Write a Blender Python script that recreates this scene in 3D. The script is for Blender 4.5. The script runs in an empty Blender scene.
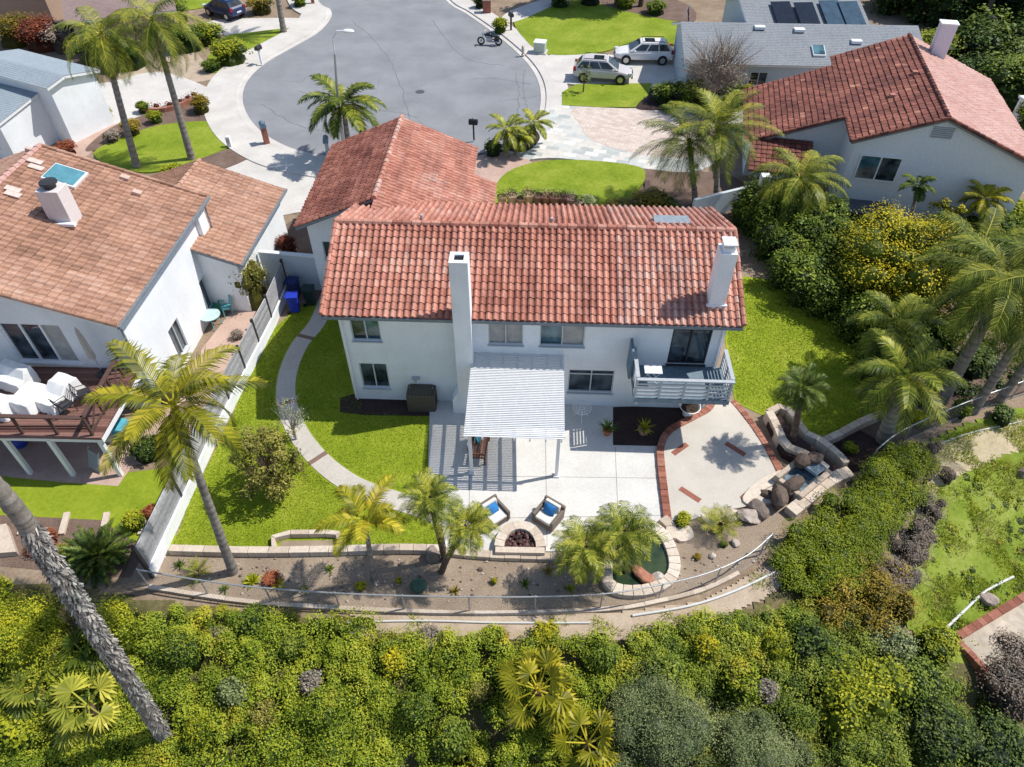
import bpy, bmesh, math, random
import numpy as np
from mathutils import Vector, Matrix, noise as mnoise
from mathutils.geometry import tessellate_polygon

R = math.radians
rng = np.random.default_rng(7)
random.seed(7)
scene = bpy.context.scene
COL = scene.collection

# ---------------------------------------------------------------- survey
# The site was surveyed from one drone position: 23 m up, looking 45 degrees down.
FPX, CAM_H, SC = 711.0, 23.0, math.sqrt(.5)

def at(px, py, z=0.0):
    cx = (px-512)/FPX; cy = (383.5-py)/FPX
    dx, dy, dz = cx, cy*SC+SC, cy*SC-SC
    t = (z-CAM_H)/dz
    return Vector((dx*t, dy*t, z))

def zat(Y, py):
    cy = (383.5-py)/FPX
    return CAM_H + Y*(cy*SC-SC)/(cy*SC+SC)

def xat(px, Y, z):
    return (px-512)/FPX*(Y*SC+(CAM_H-z)*SC)

# ---------------------------------------------------------------- terrain
RIM = [Vector((-60, 15.5, 0)), Vector((-30, 15.2, 0))] + [at(x, y) for x, y in
       ((0, 560), (60, 572), (130, 592), (250, 608), (400, 618), (520, 620), (640, 614), (700, 602), (765, 566),
        (815, 522), (862, 474), (905, 446), (960, 420), (1024, 397))] + [Vector((34, 30, 0)), Vector((60, 48, 0)), Vector((140, 90, 0))]
_rx = np.array([[p.x, p.y] for p in RIM])
_poly = np.vstack([_rx, [[140, 900], [-60, 900]]])

def inside(P, poly):
    x, y = P[:, 0], P[:, 1]; n = len(poly); res = np.zeros(len(P), bool); j = n-1
    for i in range(n):
        xi, yi = poly[i]; xj, yj = poly[j]
        c = ((yi > y) != (yj > y)) & (x < (xj-xi)*(y-yi)/((yj-yi) if yj != yi else 1e-9)+xi)
        res ^= c; j = i
    return res

def terrain(P):
    P = np.atleast_2d(np.asarray(P, float))
    d = np.full(len(P), 1e9)
    for a, b in zip(_rx[:-1], _rx[1:]):
        ab = b-a; t = np.clip(((P-a)@ab)/(ab@ab), 0, 1)
        q = a+t[:, None]*ab
        d = np.minimum(d, np.hypot(P[:, 0]-q[:, 0], P[:, 1]-q[:, 1]))
    d = np.where(inside(P, _poly) | ((P[:, 0] < -60) & (P[:, 1] > 15.5)) | ((P[:, 0] > 140) & (P[:, 1] > 90)), 0, d)
    e = np.maximum(0, d-.25)
    z = -.46*e*e/(e+.5)
    return np.maximum(z, -14-0.02*np.maximum(0, e-30))

def tz(x, y): return float(terrain([[x, y]])[0])

def hit(px, py):
    """where the sight line through a point of the survey photo meets the sloping ground"""
    z = 0.0
    for _ in range(40):
        p = at(px, py, z); z = .5*z+.5*tz(p.x, p.y)
    p = at(px, py, z); p.z = tz(p.x, p.y)
    return p

# ---------------------------------------------------------------- objects
def props(o, label=None, cat=None, group=None, kind=None):
    if label: o['label'] = label
    if cat: o['category'] = cat
    if group: o['group'] = group
    if kind: o['kind'] = kind
    return o

def thing(name, label, cat, loc=(0, 0, 0), rotz=0.0, group=None, kind=None):
    o = bpy.data.objects.new(name, None); COL.objects.link(o)
    o.empty_display_size = .2
    o.location = loc; o.rotation_euler = (0, 0, rotz)
    return props(o, label, cat, group, kind)

def copy_tree(o, parent=None):
    c = o.copy(); COL.objects.link(c)
    if parent is not None: c.parent = parent
    for ch in list(o.children): copy_tree(ch, c)
    return c

def link(name, me, m, parent=None, loc=None):
    o = bpy.data.objects.new(name, me); COL.objects.link(o)
    if m is not None and not me.materials: me.materials.append(m)
    if parent is not None: o.parent = parent
    if loc is not None: o.location = loc
    return o

class MB:
    """collects shapes for ONE mesh"""
    def __init__(s): s.v = []; s.f = []; s.a = []
    def add(s, vs, fs, val=.5):
        n = len(s.v); s.v += [tuple(p) for p in vs]
        s.f += [tuple(i+n for i in f) for f in fs]; s.a += [val]*len(fs); return s
    def box(s, c, d, rz=0, val=.5, M=None):
        x, y, z = d[0]/2, d[1]/2, d[2]/2
        vs = [Vector((i*x, j*y, k*z)) for k in (-1, 1) for j in (-1, 1) for i in (-1, 1)]
        if rz: vs = [Matrix.Rotation(rz, 3, 'Z') @ p for p in vs]
        if M is not None: vs = [M @ p for p in vs]
        vs = [p+Vector(c) for p in vs]
        return s.add(vs, [(0, 2, 3, 1), (4, 5, 7, 6), (0, 1, 5, 4), (2, 6, 7, 3), (0, 4, 6, 2), (1, 3, 7, 5)], val)
    def bar(s, p0, p1, w, h, up=(0, 0, 1), val=.5):
        p0, p1 = Vector(p0), Vector(p1); d = (p1-p0).normalized(); up = Vector(up)
        if abs(d.dot(up)) > .98: up = Vector((0, 1, 0))
        a = d.cross(up).normalized(); b = a.cross(d).normalized()
        vs = []
        for p in (p0, p1):
            for i, j in ((-1, -1), (1, -1), (1, 1), (-1, 1)): vs.append(p+a*i*w/2+b*j*h/2)
        return s.add(vs, [(3, 2, 1, 0), (4, 5, 6, 7), (0, 1, 5, 4), (1, 2, 6, 5), (2, 3, 7, 6), (3, 0, 4, 7)], val)
    def tube(s, pts, rad, n=8, val=.5, cap=True):
        pts = [Vector(p) for p in pts]
        if not hasattr(rad, '__len__'): rad = [rad]*len(pts)
        prev = None; rings = []; base = len(s.v)
        for i, p in enumerate(pts):
            d = (pts[min(i+1, len(pts)-1)]-pts[max(i-1, 0)]).normalized()
            if prev is None:
                a = d.orthogonal().normalized()
            else:
                a = (prev-d*prev.dot(d)); a = a.normalized() if a.length > 1e-6 else d.orthogonal().normalized()
            prev = a; b = d.cross(a)
            s.v += [tuple(p+(a*math.cos(k*2*math.pi/n)+b*math.sin(k*2*math.pi/n))*rad[i]) for k in range(n)]
        fs = []
        for i in range(len(pts)-1):
            for k in range(n):
                fs.append((base+i*n+k, base+i*n+(k+1) % n, base+(i+1)*n+(k+1) % n, base+(i+1)*n+k))
        if cap:
            fs.append(tuple(base+k for k in range(n))[::-1]); fs.append(tuple(base+(len(pts)-1)*n+k for k in range(n)))
        s.f += fs; s.a += [val]*len(fs); return s
    def lathe(s, prof, c=(0, 0, 0), n=16, val=.5):
        b = len(s.v); c = Vector(c)
        for r, z in prof:
            s.v += [(c.x+r*math.cos(k*2*math.pi/n), c.y+r*math.sin(k*2*math.pi/n), c.z+z) for k in range(n)]
        fs = []
        for i in range(len(prof)-1):
            for k in range(n): fs.append((b+i*n+k, b+i*n+(k+1) % n, b+(i+1)*n+(k+1) % n, b+(i+1)*n+k))
        s.f += fs; s.a += [val]*len(fs); return s
    def prism(s, pts, z0, z1, val=.5):
        """closed outline (x,y) between two heights"""
        pts = [Vector((p[0], p[1], 0)) for p in pts]; n = len(pts)
        ar = sum(pts[i].x*pts[(i+1) % n].y-pts[(i+1) % n].x*pts[i].y for i in range(n))
        if ar < 0: pts = pts[::-1]
        b = len(s.v)
        s.v += [(p.x, p.y, z0) for p in pts]+[(p.x, p.y, z1) for p in pts]
        fs = [(b+i, b+(i+1) % n, b+n+(i+1) % n, b+n+i) for i in range(n)]
        for t in tessellate_polygon([pts]):
            a, c, d = t
            cr = (pts[c]-pts[a]).cross(pts[d]-pts[a]).z
            if cr < 0: c, d = d, c
            fs.append((b+n+a, b+n+c, b+n+d))
        s.f += fs; s.a += [val]*len(fs); return s
    def blob(s, c, r, seed=0, amp=.25, sub=2, flat=.0, freq=1.1, val=.5):
        bm = bmesh.new(); bmesh.ops.create_icosphere(bm, subdivisions=sub, radius=1)
        o = Vector((seed*3.1, seed*1.7, seed*.9)); vs = []
        for v in bm.verts:
            p = v.co.copy(); k = 1+amp*mnoise.noise(p*freq+o)+amp*.4*mnoise.noise(p*freq*2.7+o)
            vs.append(Vector((p.x*r[0], p.y*r[1], p.z*r[2]))*k+Vector(c))
        fs = [[v.index for v in f.verts] for f in bm.faces]; bm.free()
        return s.add(vs, fs, val)
    def build(s, name, m, parent=None, smooth=False, loc=None, bevel=0):
        me = bpy.data.meshes.new(name); me.from_pydata(s.v, [], s.f); me.update()
        at_ = me.attributes.new('v', 'FLOAT', 'FACE'); at_.data.foreach_set('value', np.array(s.a, np.float32))
        if smooth:
            me.polygons.foreach_set('use_smooth', [True]*len(me.polygons))
            me.set_sharp_from_angle(angle=R(38))
        o = link(name, me, m, parent, loc)
        if bevel:
            b = o.modifiers.new('b', 'BEVEL'); b.width = bevel; b.segments = 2; b.limit_method = 'ANGLE'
        return o

class Q:
    """collects loose quads (leaves, tiles) for ONE mesh"""
    def __init__(s): s.q = []; s.a = []
    def add(s, V, val):
        V = np.asarray(V, float).reshape(-1, 4, 3); s.q.append(V)
        s.a.append(np.broadcast_to(np.asarray(val, float), (len(V),)).copy()); return s
    def mesh(s, name):
        V = np.concatenate(s.q); a = np.concatenate(s.a); n = len(V)
        me = bpy.data.meshes.new(name); me.vertices.add(n*4); me.loops.add(n*4); me.polygons.add(n)
        me.vertices.foreach_set('co', V.reshape(-1).astype(np.float32))
        me.loops.foreach_set('vertex_index', np.arange(n*4, dtype=np.int32))
        me.polygons.foreach_set('loop_start', np.arange(0, n*4, 4, dtype=np.int32))
        me.update(calc_edges=True)
        at_ = me.attributes.new('v', 'FLOAT', 'FACE'); at_.data.foreach_set('value', a.astype(np.float32))
        return me
    def build(s, name, m, parent=None, loc=None):
        return link(name, s.mesh(name), m, parent, loc)

def smooth_line(pts, closed=False, n=6):
    pts = [Vector(p) for p in pts]; out = []; N = len(pts)
    for i in range(N if closed else N-1):
        p0 = pts[(i-1) % N] if closed or i > 0 else pts[0]
        p1, p2 = pts[i], pts[(i+1) % N]
        p3 = pts[(i+2) % N] if closed or i+2 < N else pts[-1]
        for k in range(n):
            t = k/n
            out.append(.5*((2*p1)+(p2-p0)*t+(2*p0-5*p1+4*p2-p3)*t*t+(3*p1-p0-3*p2+p3)*t**3))
    if not closed: out.append(pts[-1])
    return out

def PX(l, z=0.0, smooth=False, closed=True, n=6):
    p = [at(x, y, z) for x, y in l]
    return smooth_line(p, closed, n) if smooth else p

def band(line, w0, w1):
    """outline of a strip running along a line, from offset w0 to offset w1 (to its left)"""
    L = [Vector((p[0], p[1], 0)) for p in line]; a = []; b = []
    for i, p in enumerate(L):
        d = (L[min(i+1, len(L)-1)]-L[max(i-1, 0)]).normalized(); nrm = Vector((-d.y, d.x, 0))
        a.append(p+nrm*w0); b.append(p+nrm*w1)
    return a, b

def strip(mb, line, w0, w1, z0, z1, val=.5, closed=False, jitter=None, gap=0):
    """solid strip along a line"""
    a, b = band(line, w0, w1); n = len(a)
    for i in range(n-1):
        v = val if jitter is None else val+random.uniform(-jitter, jitter)
        p, q, r, s_ = a[i], a[i+1], b[i+1], b[i]
        if gap:
            p, q = p.lerp(q, gap), q.lerp(p, gap); s_, r = s_.lerp(r, gap), r.lerp(s_, gap)
        h = z1+(random.uniform(-.012, .012) if jitter else 0)
        vs = [(t.x, t.y, z0) for t in (p, q, r, s_)]+[(t.x, t.y, h) for t in (p, q, r, s_)]
        fs = [(4, 5, 6, 7), (0, 1, 5, 4), (2, 3, 7, 6)]
        if gap or i == 0: fs.append((3, 0, 4, 7))
        if gap or i == n-2: fs.append((1, 2, 6, 5))
        if w1 < w0: fs = [f[::-1] for f in fs]
        mb.add(vs, fs, v)
    return mb

def slab(name, pts, z0, z1, m, parent=None, kind='structure', label=None, cat=None):
    o = MB().prism(pts, z0, z1).build(name, m, parent)
    if parent is None: props(o, label, cat, None, kind)
    return o

# ---------------------------------------------------------------- materials
_M = {}
def nodes(name):
    m = bpy.data.materials.new(name); m.use_nodes = True
    nt = m.node_tree; b = nt.nodes['Principled BSDF']
    return m, nt, b

def N(nt, t, **kw):
    n = nt.nodes.new(t)
    for k, v in kw.items():
        if k in n.inputs: n.inputs[k].default_value = v
        else: setattr(n, k, v)
    return n

def ramp(nt, fac, stops):
    r = N(nt, 'ShaderNodeValToRGB'); e = r.color_ramp.elements
    while len(e) < len(stops): e.new(.5)
    for i, (p, c) in enumerate(stops):
        e[i].position = p; e[i].color = (*c, 1)
    nt.links.new(fac, r.inputs[0]); return r.outputs[0]

def mix(nt, fac, a, b, mode='MIX'):
    n = N(nt, 'ShaderNodeMix', data_type='RGBA', blend_type=mode)
    for i, s_ in ((0, fac), (6, a), (7, b)):
        if hasattr(s_, 'links') or hasattr(s_, 'is_linked'): nt.links.new(s_, n.inputs[i])
        elif i == 0: n.inputs[0].default_value = s_
        else: n.inputs[i].default_value = (*s_, 1)
    return n.outputs[2]

def coord(nt, kind='Object', scale=(1, 1, 1), rot=0):
    if kind == 'World':
        g = N(nt, 'ShaderNodeNewGeometry').outputs['Position']
    else: g = N(nt, 'ShaderNodeTexCoord').outputs[kind]
    mp = N(nt, 'ShaderNodeMapping'); mp.inputs['Scale'].default_value = scale; mp.inputs['Rotation'].default_value = (0, 0, rot)
    nt.links.new(g, mp.inputs[0]); return mp.outputs[0]

def noise(nt, co, scale, detail=4, rough=.6, dist=0):
    n = N(nt, 'ShaderNodeTexNoise', Scale=scale, Detail=detail, Roughness=rough, Distortion=dist)
    nt.links.new(co, n.inputs['Vector']); return n.outputs['Fac']

def bump(nt, b, h, strength=.3, dist=.02):
    n = N(nt, 'ShaderNodeBump', Strength=strength, Distance=dist)
    nt.links.new(h, n.inputs['Height']); nt.links.new(n.outputs[0], b.inputs['Normal'])

def attr(nt): return N(nt, 'ShaderNodeAttribute', attribute_name='v').outputs['Fac']

def plain(name, col, rough=.6, var=.12, scale=6, metal=0, bmp=.0, kind='Object', spec=.4, big=.0, streak=False):
    """a painted, plastered or cast surface with slight mottling"""
    if name in _M: return _M[name]
    m, nt, b = nodes(name); co = coord(nt, kind)
    f = noise(nt, co, scale)
    lo = tuple(c*(1-var*1.6) for c in col); hi = tuple(min(1, c*(1+var)) for c in col)
    c = ramp(nt, f, [(.3, lo), (.7, hi)])
    if big:
        g = noise(nt, co, .55, 3, .55)
        c = mix(nt, 1.0, c, ramp(nt, g, [(.35, (1-big,)*3), (.65, (1, 1, 1))]), 'MULTIPLY')
    if streak:
        g = noise(nt, coord(nt, kind, (1.6, 1.6, .3)), 1.0, 5, .7)
        c = mix(nt, 1.0, c, ramp(nt, g, [(.3, (.95, .945, .935)), (.5, (1, 1, 1))]), 'MULTIPLY')
    nt.links.new(c, b.inputs['Base Color'])
    b.inputs['Roughness'].default_value = rough; b.inputs['Metallic'].default_value = metal
    b.inputs['Specular IOR Level'].default_value = spec
    if bmp: bump(nt, b, noise(nt, co, scale*6, 3), bmp, .01)
    _M[name] = m; return m

def ground(name, stops, s1=1.2, s2=14, s3=60, w=(.45, .35, .2), bmp=.5, bd=.03, rough=.9, streak=None):
    """ground covers: three sizes of noise laid out in world metres"""
    if name in _M: return _M[name]
    m, nt, b = nodes(name); co = coord(nt, 'World')
    if streak: co = coord(nt, 'World', streak)
    a = [noise(nt, co, s, 5, .65) for s in (s1, s2, s3)]
    x = N(nt, 'ShaderNodeMath', operation='MULTIPLY'); nt.links.new(a[0], x.inputs[0]); x.inputs[1].default_value = w[0]
    y = N(nt, 'ShaderNodeMath', operation='MULTIPLY_ADD'); nt.links.new(a[1], y.inputs[0]); y.inputs[1].default_value = w[1]; nt.links.new(x.outputs[0], y.inputs[2])
    z = N(nt, 'ShaderNodeMath', operation='MULTIPLY_ADD'); nt.links.new(a[2], z.inputs[0]); z.inputs[1].default_value = w[2]; nt.links.new(y.outputs[0], z.inputs[2])
    nt.links.new(ramp(nt, z.outputs[0], stops), b.inputs['Base Color'])
    b.inputs['Roughness'].default_value = rough; b.inputs['Specular IOR Level'].default_value = .2
    if bmp: bump(nt, b, z.outputs[0], bmp, bd)
    _M[name] = m; return m

def by_attr(name, stops, rough=.7, grain=.25, scale=20, bmp=.0, kind='Object', spec=.3, big=0, bs=.5, streak=0):
    """colour picked per tile / stone / board from the face value, plus grain"""
    if name in _M: return _M[name]
    m, nt, b = nodes(name); co = coord(nt, kind)
    c = ramp(nt, attr(nt), stops)
    f = noise(nt, co, scale, 4, .65)
    c = mix(nt, 1.0, c, ramp(nt, f, [(.25, (1-grain,)*3), (.75, (1+grain*.4,)*3)]), 'MULTIPLY')
    if big:
        g = noise(nt, co, bs, 4, .6)
        c = mix(nt, 1.0, c, ramp(nt, g, [(.3, (1-big,)*3), (.7, (1.0,)*3)]), 'MULTIPLY')
    if streak:
        g = noise(nt, coord(nt, kind, (2.2, .3, .3)), 1.0, 5, .7)
        c = mix(nt, 1.0, c, ramp(nt, g, [(.36, (1-streak, 1-streak, 1-streak*.9)), (.56, (1, 1, 1))]), 'MULTIPLY')
    nt.links.new(c, b.inputs['Base Color']); b.inputs['Roughness'].default_value = rough
    b.inputs['Specular IOR Level'].default_value = spec
    if bmp: bump(nt, b, f, bmp, .02)
    _M[name] = m; return m

def leafmat(name, dark, mid, light, trans=.28, rough=.5, patch=None, pf=(.52, .66)):
    """leaves: colour from the face value, some light through"""
    if name in _M: return _M[name]
    m, nt, b = nodes(name)
    c = ramp(nt, attr(nt), [(.05, dark), (.5, mid), (.95, light)])
    co = coord(nt, 'World'); g = noise(nt, co, .9, 3, .6)
    c = mix(nt, 1.0, c, ramp(nt, g, [(.3, (.66, .74, .7)), (.7, (1.16, 1.1, 1.0))]), 'MULTIPLY')
    if patch:
        k = ramp(nt, noise(nt, coord(nt, 'World'), .55, 6, .7), [(pf[0], (0, 0, 0)), (pf[1], (1, 1, 1))])
        pc = ramp(nt, attr(nt), [(.05, tuple(x*.25 for x in patch)), (.55, tuple(x*.75 for x in patch)), (.95, patch)])
        c = mix(nt, k, c, pc)
    nt.links.new(c, b.inputs['Base Color']); b.inputs['Roughness'].default_value = rough
    b.inputs['Specular IOR Level'].default_value = .18
    t = N(nt, 'ShaderNodeBsdfTranslucent'); nt.links.new(mix(nt, 1.0, c, (1.15, 1.1, .6), 'MULTIPLY'), t.inputs[0])
    s_ = N(nt, 'ShaderNodeMixShader'); s_.inputs[0].default_value = trans
    nt.links.new(b.outputs[0], s_.inputs[1]); nt.links.new(t.outputs[0], s_.inputs[2])
    nt.links.new(s_.outputs[0], nt.nodes['Material Output'].inputs[0])
    _M[name] = m; return m

def glass(name, a=(.01, .02, .03), c=(.09, .12, .14), rough=.06, scale=1.3):
    """window pane: dark room behind, reflecting outside"""
    if name in _M: return _M[name]
    m, nt, b = nodes(name); co = coord(nt, 'Object')
    f = noise(nt, co, scale, 3, .5)
    nt.links.new(ramp(nt, f, [(.4, a), (.65, c)]), b.inputs['Base Color'])
    b.inputs['Roughness'].default_value = rough; b.inputs['Specular IOR Level'].default_value = .8
    _M[name] = m; return m

stucco = plain('white_stucco', (.86, .885, .91), .85, .03, 9, bmp=.35, spec=.2, big=.10, streak=True)
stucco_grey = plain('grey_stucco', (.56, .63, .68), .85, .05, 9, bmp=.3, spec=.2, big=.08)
trim_white = plain('white_paint', (.80, .81, .82), .5, .04, 8)
trim_grey = plain('grey_paint', (.42, .45, .47), .55, .08, 8)
gutter_m = plain('slate_gutter', (.20, .23, .26), .5, .1, 5)
frame_m = plain('window_frame_metal', (.55, .58, .60), .4, .05, 6)
pane_dark = glass('pane_dark')
pane_blue = glass('pane_blue', (.02, .06, .08), (.10, .22, .26))
curtain_m = plain('curtain_cloth', (.42, .41, .39), .8, .15, 3)
black_m = plain('black_metal', (.015, .015, .017), .45, .2, 10)
dark_iron = plain('dark_iron', (.035, .035, .04), .5, .2, 10)
galv = plain('galvanized_steel', (.42, .43, .44), .45, .1, 12, metal=.5)
concrete = plain('patio_concrete', (.68, .665, .63), .85, .07, 14, bmp=.25, kind='World', spec=.2, big=.13)
concrete2 = plain('sidewalk_concrete', (.62, .59, .55), .88, .06, 10, bmp=.25, kind='World', spec=.2, big=.15)
walk_m = plain('walkway_concrete', (.56, .52, .46), .88, .08, 12, bmp=.25, kind='World', spec=.2, big=.12)
aggregate = ground('exposed_aggregate', [(.3, (.36, .33, .28)), (.5, (.53, .49, .43)), (.7, (.64, .60, .54))], .8, 25, 90, (.3, .35, .35), .4, .01)
brick_m = by_attr('red_brick', [(0, (.26, .09, .06)), (.5, (.40, .155, .105)), (1, (.50, .25, .18))], .85, .4, 14, .3, big=.25, bs=1.5)
stone_m = by_attr('cream_stone', [(0, (.42, .34, .26)), (.5, (.60, .50, .40)), (1, (.72, .64, .54))], .85, .25, 8, .4)
rock_dark = by_attr('dark_boulder', [(0, (.07, .05, .04)), (.5, (.17, .125, .10)), (1, (.30, .25, .21))], .85, .4, 6, .6)
rock_pale = by_attr('pale_boulder', [(0, (.30, .22, .18)), (.5, (.50, .42, .36)), (1, (.62, .55, .48))], .85, .4, 5, .6)
wood_dark = by_attr('dark_wood', [(0, (.06, .03, .02)), (.5, (.13, .06, .04)), (1, (.22, .11, .075))], .65, .35, 12, .2)
bark = by_attr('palm_bark', [(0, (.10, .085, .075)), (.5, (.24, .215, .19)), (1, (.38, .35, .32))], .9, .35, 14, .5)
bark_brown = by_attr('brown_bark', [(0, (.06, .04, .03)), (.5, (.13, .09, .065)), (1, (.22, .16, .12))], .9, .35, 14, .5)

L_lime = leafmat('leaf_lime', (.05, .08, .008), (.25, .30, .016), (.56, .54, .04))
L_mid = leafmat('leaf_mid', (.025, .048, .010), (.125, .195, .022), (.36, .42, .06))
L_dark = leafmat('leaf_dark', (.014, .028, .009), (.062, .11, .022), (.20, .27, .05))
L_grey = leafmat('leaf_greygreen', (.05, .07, .03), (.21, .26, .10), (.45, .49, .24))
L_yellow = leafmat('leaf_yellow', (.09, .12, .012), (.36, .36, .022), (.72, .58, .025))
L_palm = leafmat('leaf_palm', (.02, .04, .007), (.125, .17, .02), (.56, .53, .08), .25, .42)
L_palmy = leafmat('leaf_palm_yellow', (.035, .05, .006), (.30, .29, .018), (.82, .64, .06), .25, .42)
L_palmd = leafmat('leaf_palm_dark', (.012, .026, .007), (.06, .10, .018), (.26, .31, .06), .25, .42)
L_scrub = leafmat('leaf_scrub', (.04, .07, .010), (.205, .285, .020), (.47, .51, .05), patch=(.66, .55, .05), pf=(.53, .70))
L_scrubd = leafmat('leaf_scrub_dark', (.03, .055, .010), (.145, .21, .025), (.38, .43, .07), patch=(.54, .50, .05), pf=(.55, .7))
L_olive = leafmat('leaf_olive', (.05, .05, .012), (.21, .20, .045), (.46, .42, .10))
L_dry = leafmat('leaf_dry', (.08, .06, .05), (.27, .21, .18), (.48, .42, .38), .15, .8)
L_rust = leafmat('leaf_rust', (.06, .055, .010), (.26, .20, .022), (.52, .36, .05))
L_red = leafmat('leaf_red', (.07, .02, .012), (.28, .07, .04), (.50, .18, .09))
L_hedge = leafmat('leaf_hedge', (.045, .075, .008), (.19, .25, .016), (.38, .42, .035))
L_grass = leafmat('leaf_grass', (.16, .22, .02), (.36, .44, .04), (.62, .60, .14), patch=(.62, .53, .28), pf=(.54, .66))
L_mown = leafmat('leaf_mown_grass', (.17, .23, .014), (.26, .325, .022), (.36, .40, .05), patch=(.46, .45, .12), pf=(.5, .72))
# ---------------------------------------------------------------- plants
def _frame(nrm):
    n = nrm/np.maximum(1e-9, np.linalg.norm(nrm, axis=1))[:, None]
    t = rng.normal(size=n.shape); t -= n*np.sum(t*n, 1)[:, None]
    t /= np.maximum(1e-9, np.linalg.norm(t, axis=1))[:, None]
    return n, t, np.cross(n, t)

def leaves(q, P, nrm, size, val, asp=.55):
    n, t, b = _frame(nrm); s = np.broadcast_to(np.asarray(size, float), (len(P),))[:, None]
    w = s*asp*.5
    a = P-t*s*.5; c = P+t*s*.5+n*s*.08
    V = np.stack([a, P+b*w-n*s*.05, c, P-b*w-n*s*.05], 1)
    q.add(V, np.clip(val, 0, 1))

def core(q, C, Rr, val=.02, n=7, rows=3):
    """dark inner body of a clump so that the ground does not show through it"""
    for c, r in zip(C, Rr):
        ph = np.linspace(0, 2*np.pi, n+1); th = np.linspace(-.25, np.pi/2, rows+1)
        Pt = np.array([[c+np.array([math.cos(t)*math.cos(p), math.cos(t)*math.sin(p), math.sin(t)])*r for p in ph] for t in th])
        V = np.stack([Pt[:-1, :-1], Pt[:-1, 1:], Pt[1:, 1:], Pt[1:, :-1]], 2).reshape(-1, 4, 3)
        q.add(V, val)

def clumps(q, C, Rr, n, size, vbase=.45, vamp=.28, asp=.55, zlo=-.25, cores=True, up=1.0, cv=.14, inner=.74):
    """leafy clumps: C centres (K,3), Rr radii (K,3), n leaves on each; uneven outline with sprigs"""
    C = np.atleast_2d(np.asarray(C, float)); Rr = np.atleast_2d(np.asarray(Rr, float)); K = len(C)
    D = rng.normal(size=(K, n, 3)); D /= np.linalg.norm(D, axis=2)[..., None]
    D[..., 2] = np.where(D[..., 2] < zlo, -D[..., 2], D[..., 2])
    off = rng.uniform(-cv, cv, size=(K, 1)); ph = rng.uniform(0, 6.28, size=(6, K, 1))
    lump = (np.sin(3.1*D[..., 0]+ph[0])*np.sin(3.3*D[..., 1]+ph[1])+.6*np.sin(6.7*D[..., 0]+ph[2])*np.sin(6.1*D[..., 2]+ph[3])+.5*np.sin(9.1*D[..., 1]+ph[4])*np.sin(8.3*D[..., 2]+ph[5]))
    rad = rng.uniform(inner, 1.06, size=(K, n))+.17*lump+np.where(rng.random((K, n)) < .08, rng.uniform(.05, .3, (K, n)), 0)
    P = C[:, None, :]+D*Rr[:, None, :]*rad[..., None]
    nrm = D*.7+np.array([.25, 0.05, up])+rng.normal(size=D.shape)*.42
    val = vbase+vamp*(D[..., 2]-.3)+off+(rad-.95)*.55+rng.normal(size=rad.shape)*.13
    leaves(q, P.reshape(-1, 3), nrm.reshape(-1, 3), rng.uniform(.65, 1.35, K*n)*size, val.reshape(-1), asp)
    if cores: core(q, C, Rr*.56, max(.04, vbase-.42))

def bush_mesh(name, r, h, n=14, leaf=.10, per=150, m=None, vb=.45, seed=0, asp=.55, tight=.55):
    """a rounded shrub about r wide each way and h tall, base at the origin"""
    q = Q(); k = max(4, n)
    a = rng.uniform(0, 2*np.pi, k); d = np.sqrt(rng.uniform(0, 1, k))*r*tight
    zz = h*(.30+.36*(1-(d/r)**2)*rng.uniform(.75, 1.1, k))
    C = np.stack([d*np.cos(a), d*np.sin(a), zz], 1)
    rr = r*rng.uniform(.24, .5, k); Rr = np.stack([rr, rr, np.minimum(rr, h*.42)], 1)
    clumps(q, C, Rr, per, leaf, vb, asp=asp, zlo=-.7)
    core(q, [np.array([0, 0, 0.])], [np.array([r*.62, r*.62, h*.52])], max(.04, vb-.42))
    me = q.mesh(name)
    if m: me.materials.append(m)
    return me

_BV = {}
def bush(p, r, h, m, label, cat='bush', name='bush', leaf=.11, group=None, dens=1.0, vb=.45, squash=1.0, rot=None, asp=.55, stem=True):
    """one shrub: crown + woody stems"""
    key = (m.name, round(leaf, 3), random.randint(0, 2), round(r*2)/2 if r > 1 else 0.7)
    if key not in _BV:
        rr = max(r, .5)
        per = int(np.clip(dens*3.0*rr*rr*4/ (leaf*leaf)/22, 60, 900))
        _BV[key] = (bush_mesh('crown', rr, rr*1.5, 22, leaf, per, m, vb, asp=asp), rr)
    me, rr = _BV[key]
    o = link(name, me, None, None, p); s = r/rr
    o.scale = (s*squash, s/squash, h/(rr*1.5)); o.rotation_euler.z = random.uniform(0, 6.28) if rot is None else rot
    props(o, label, cat, group)
    if stem:
        mb = MB()
        for k in range(4):
            a = k*1.57+random.random(); mb.tube([(0, 0, -.15), (math.cos(a)*rr*.25, math.sin(a)*rr*.25, rr*.8)], [.05*rr, .02*rr], 6)
        mb.build('stem', bark_brown, o)
    return o

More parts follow.
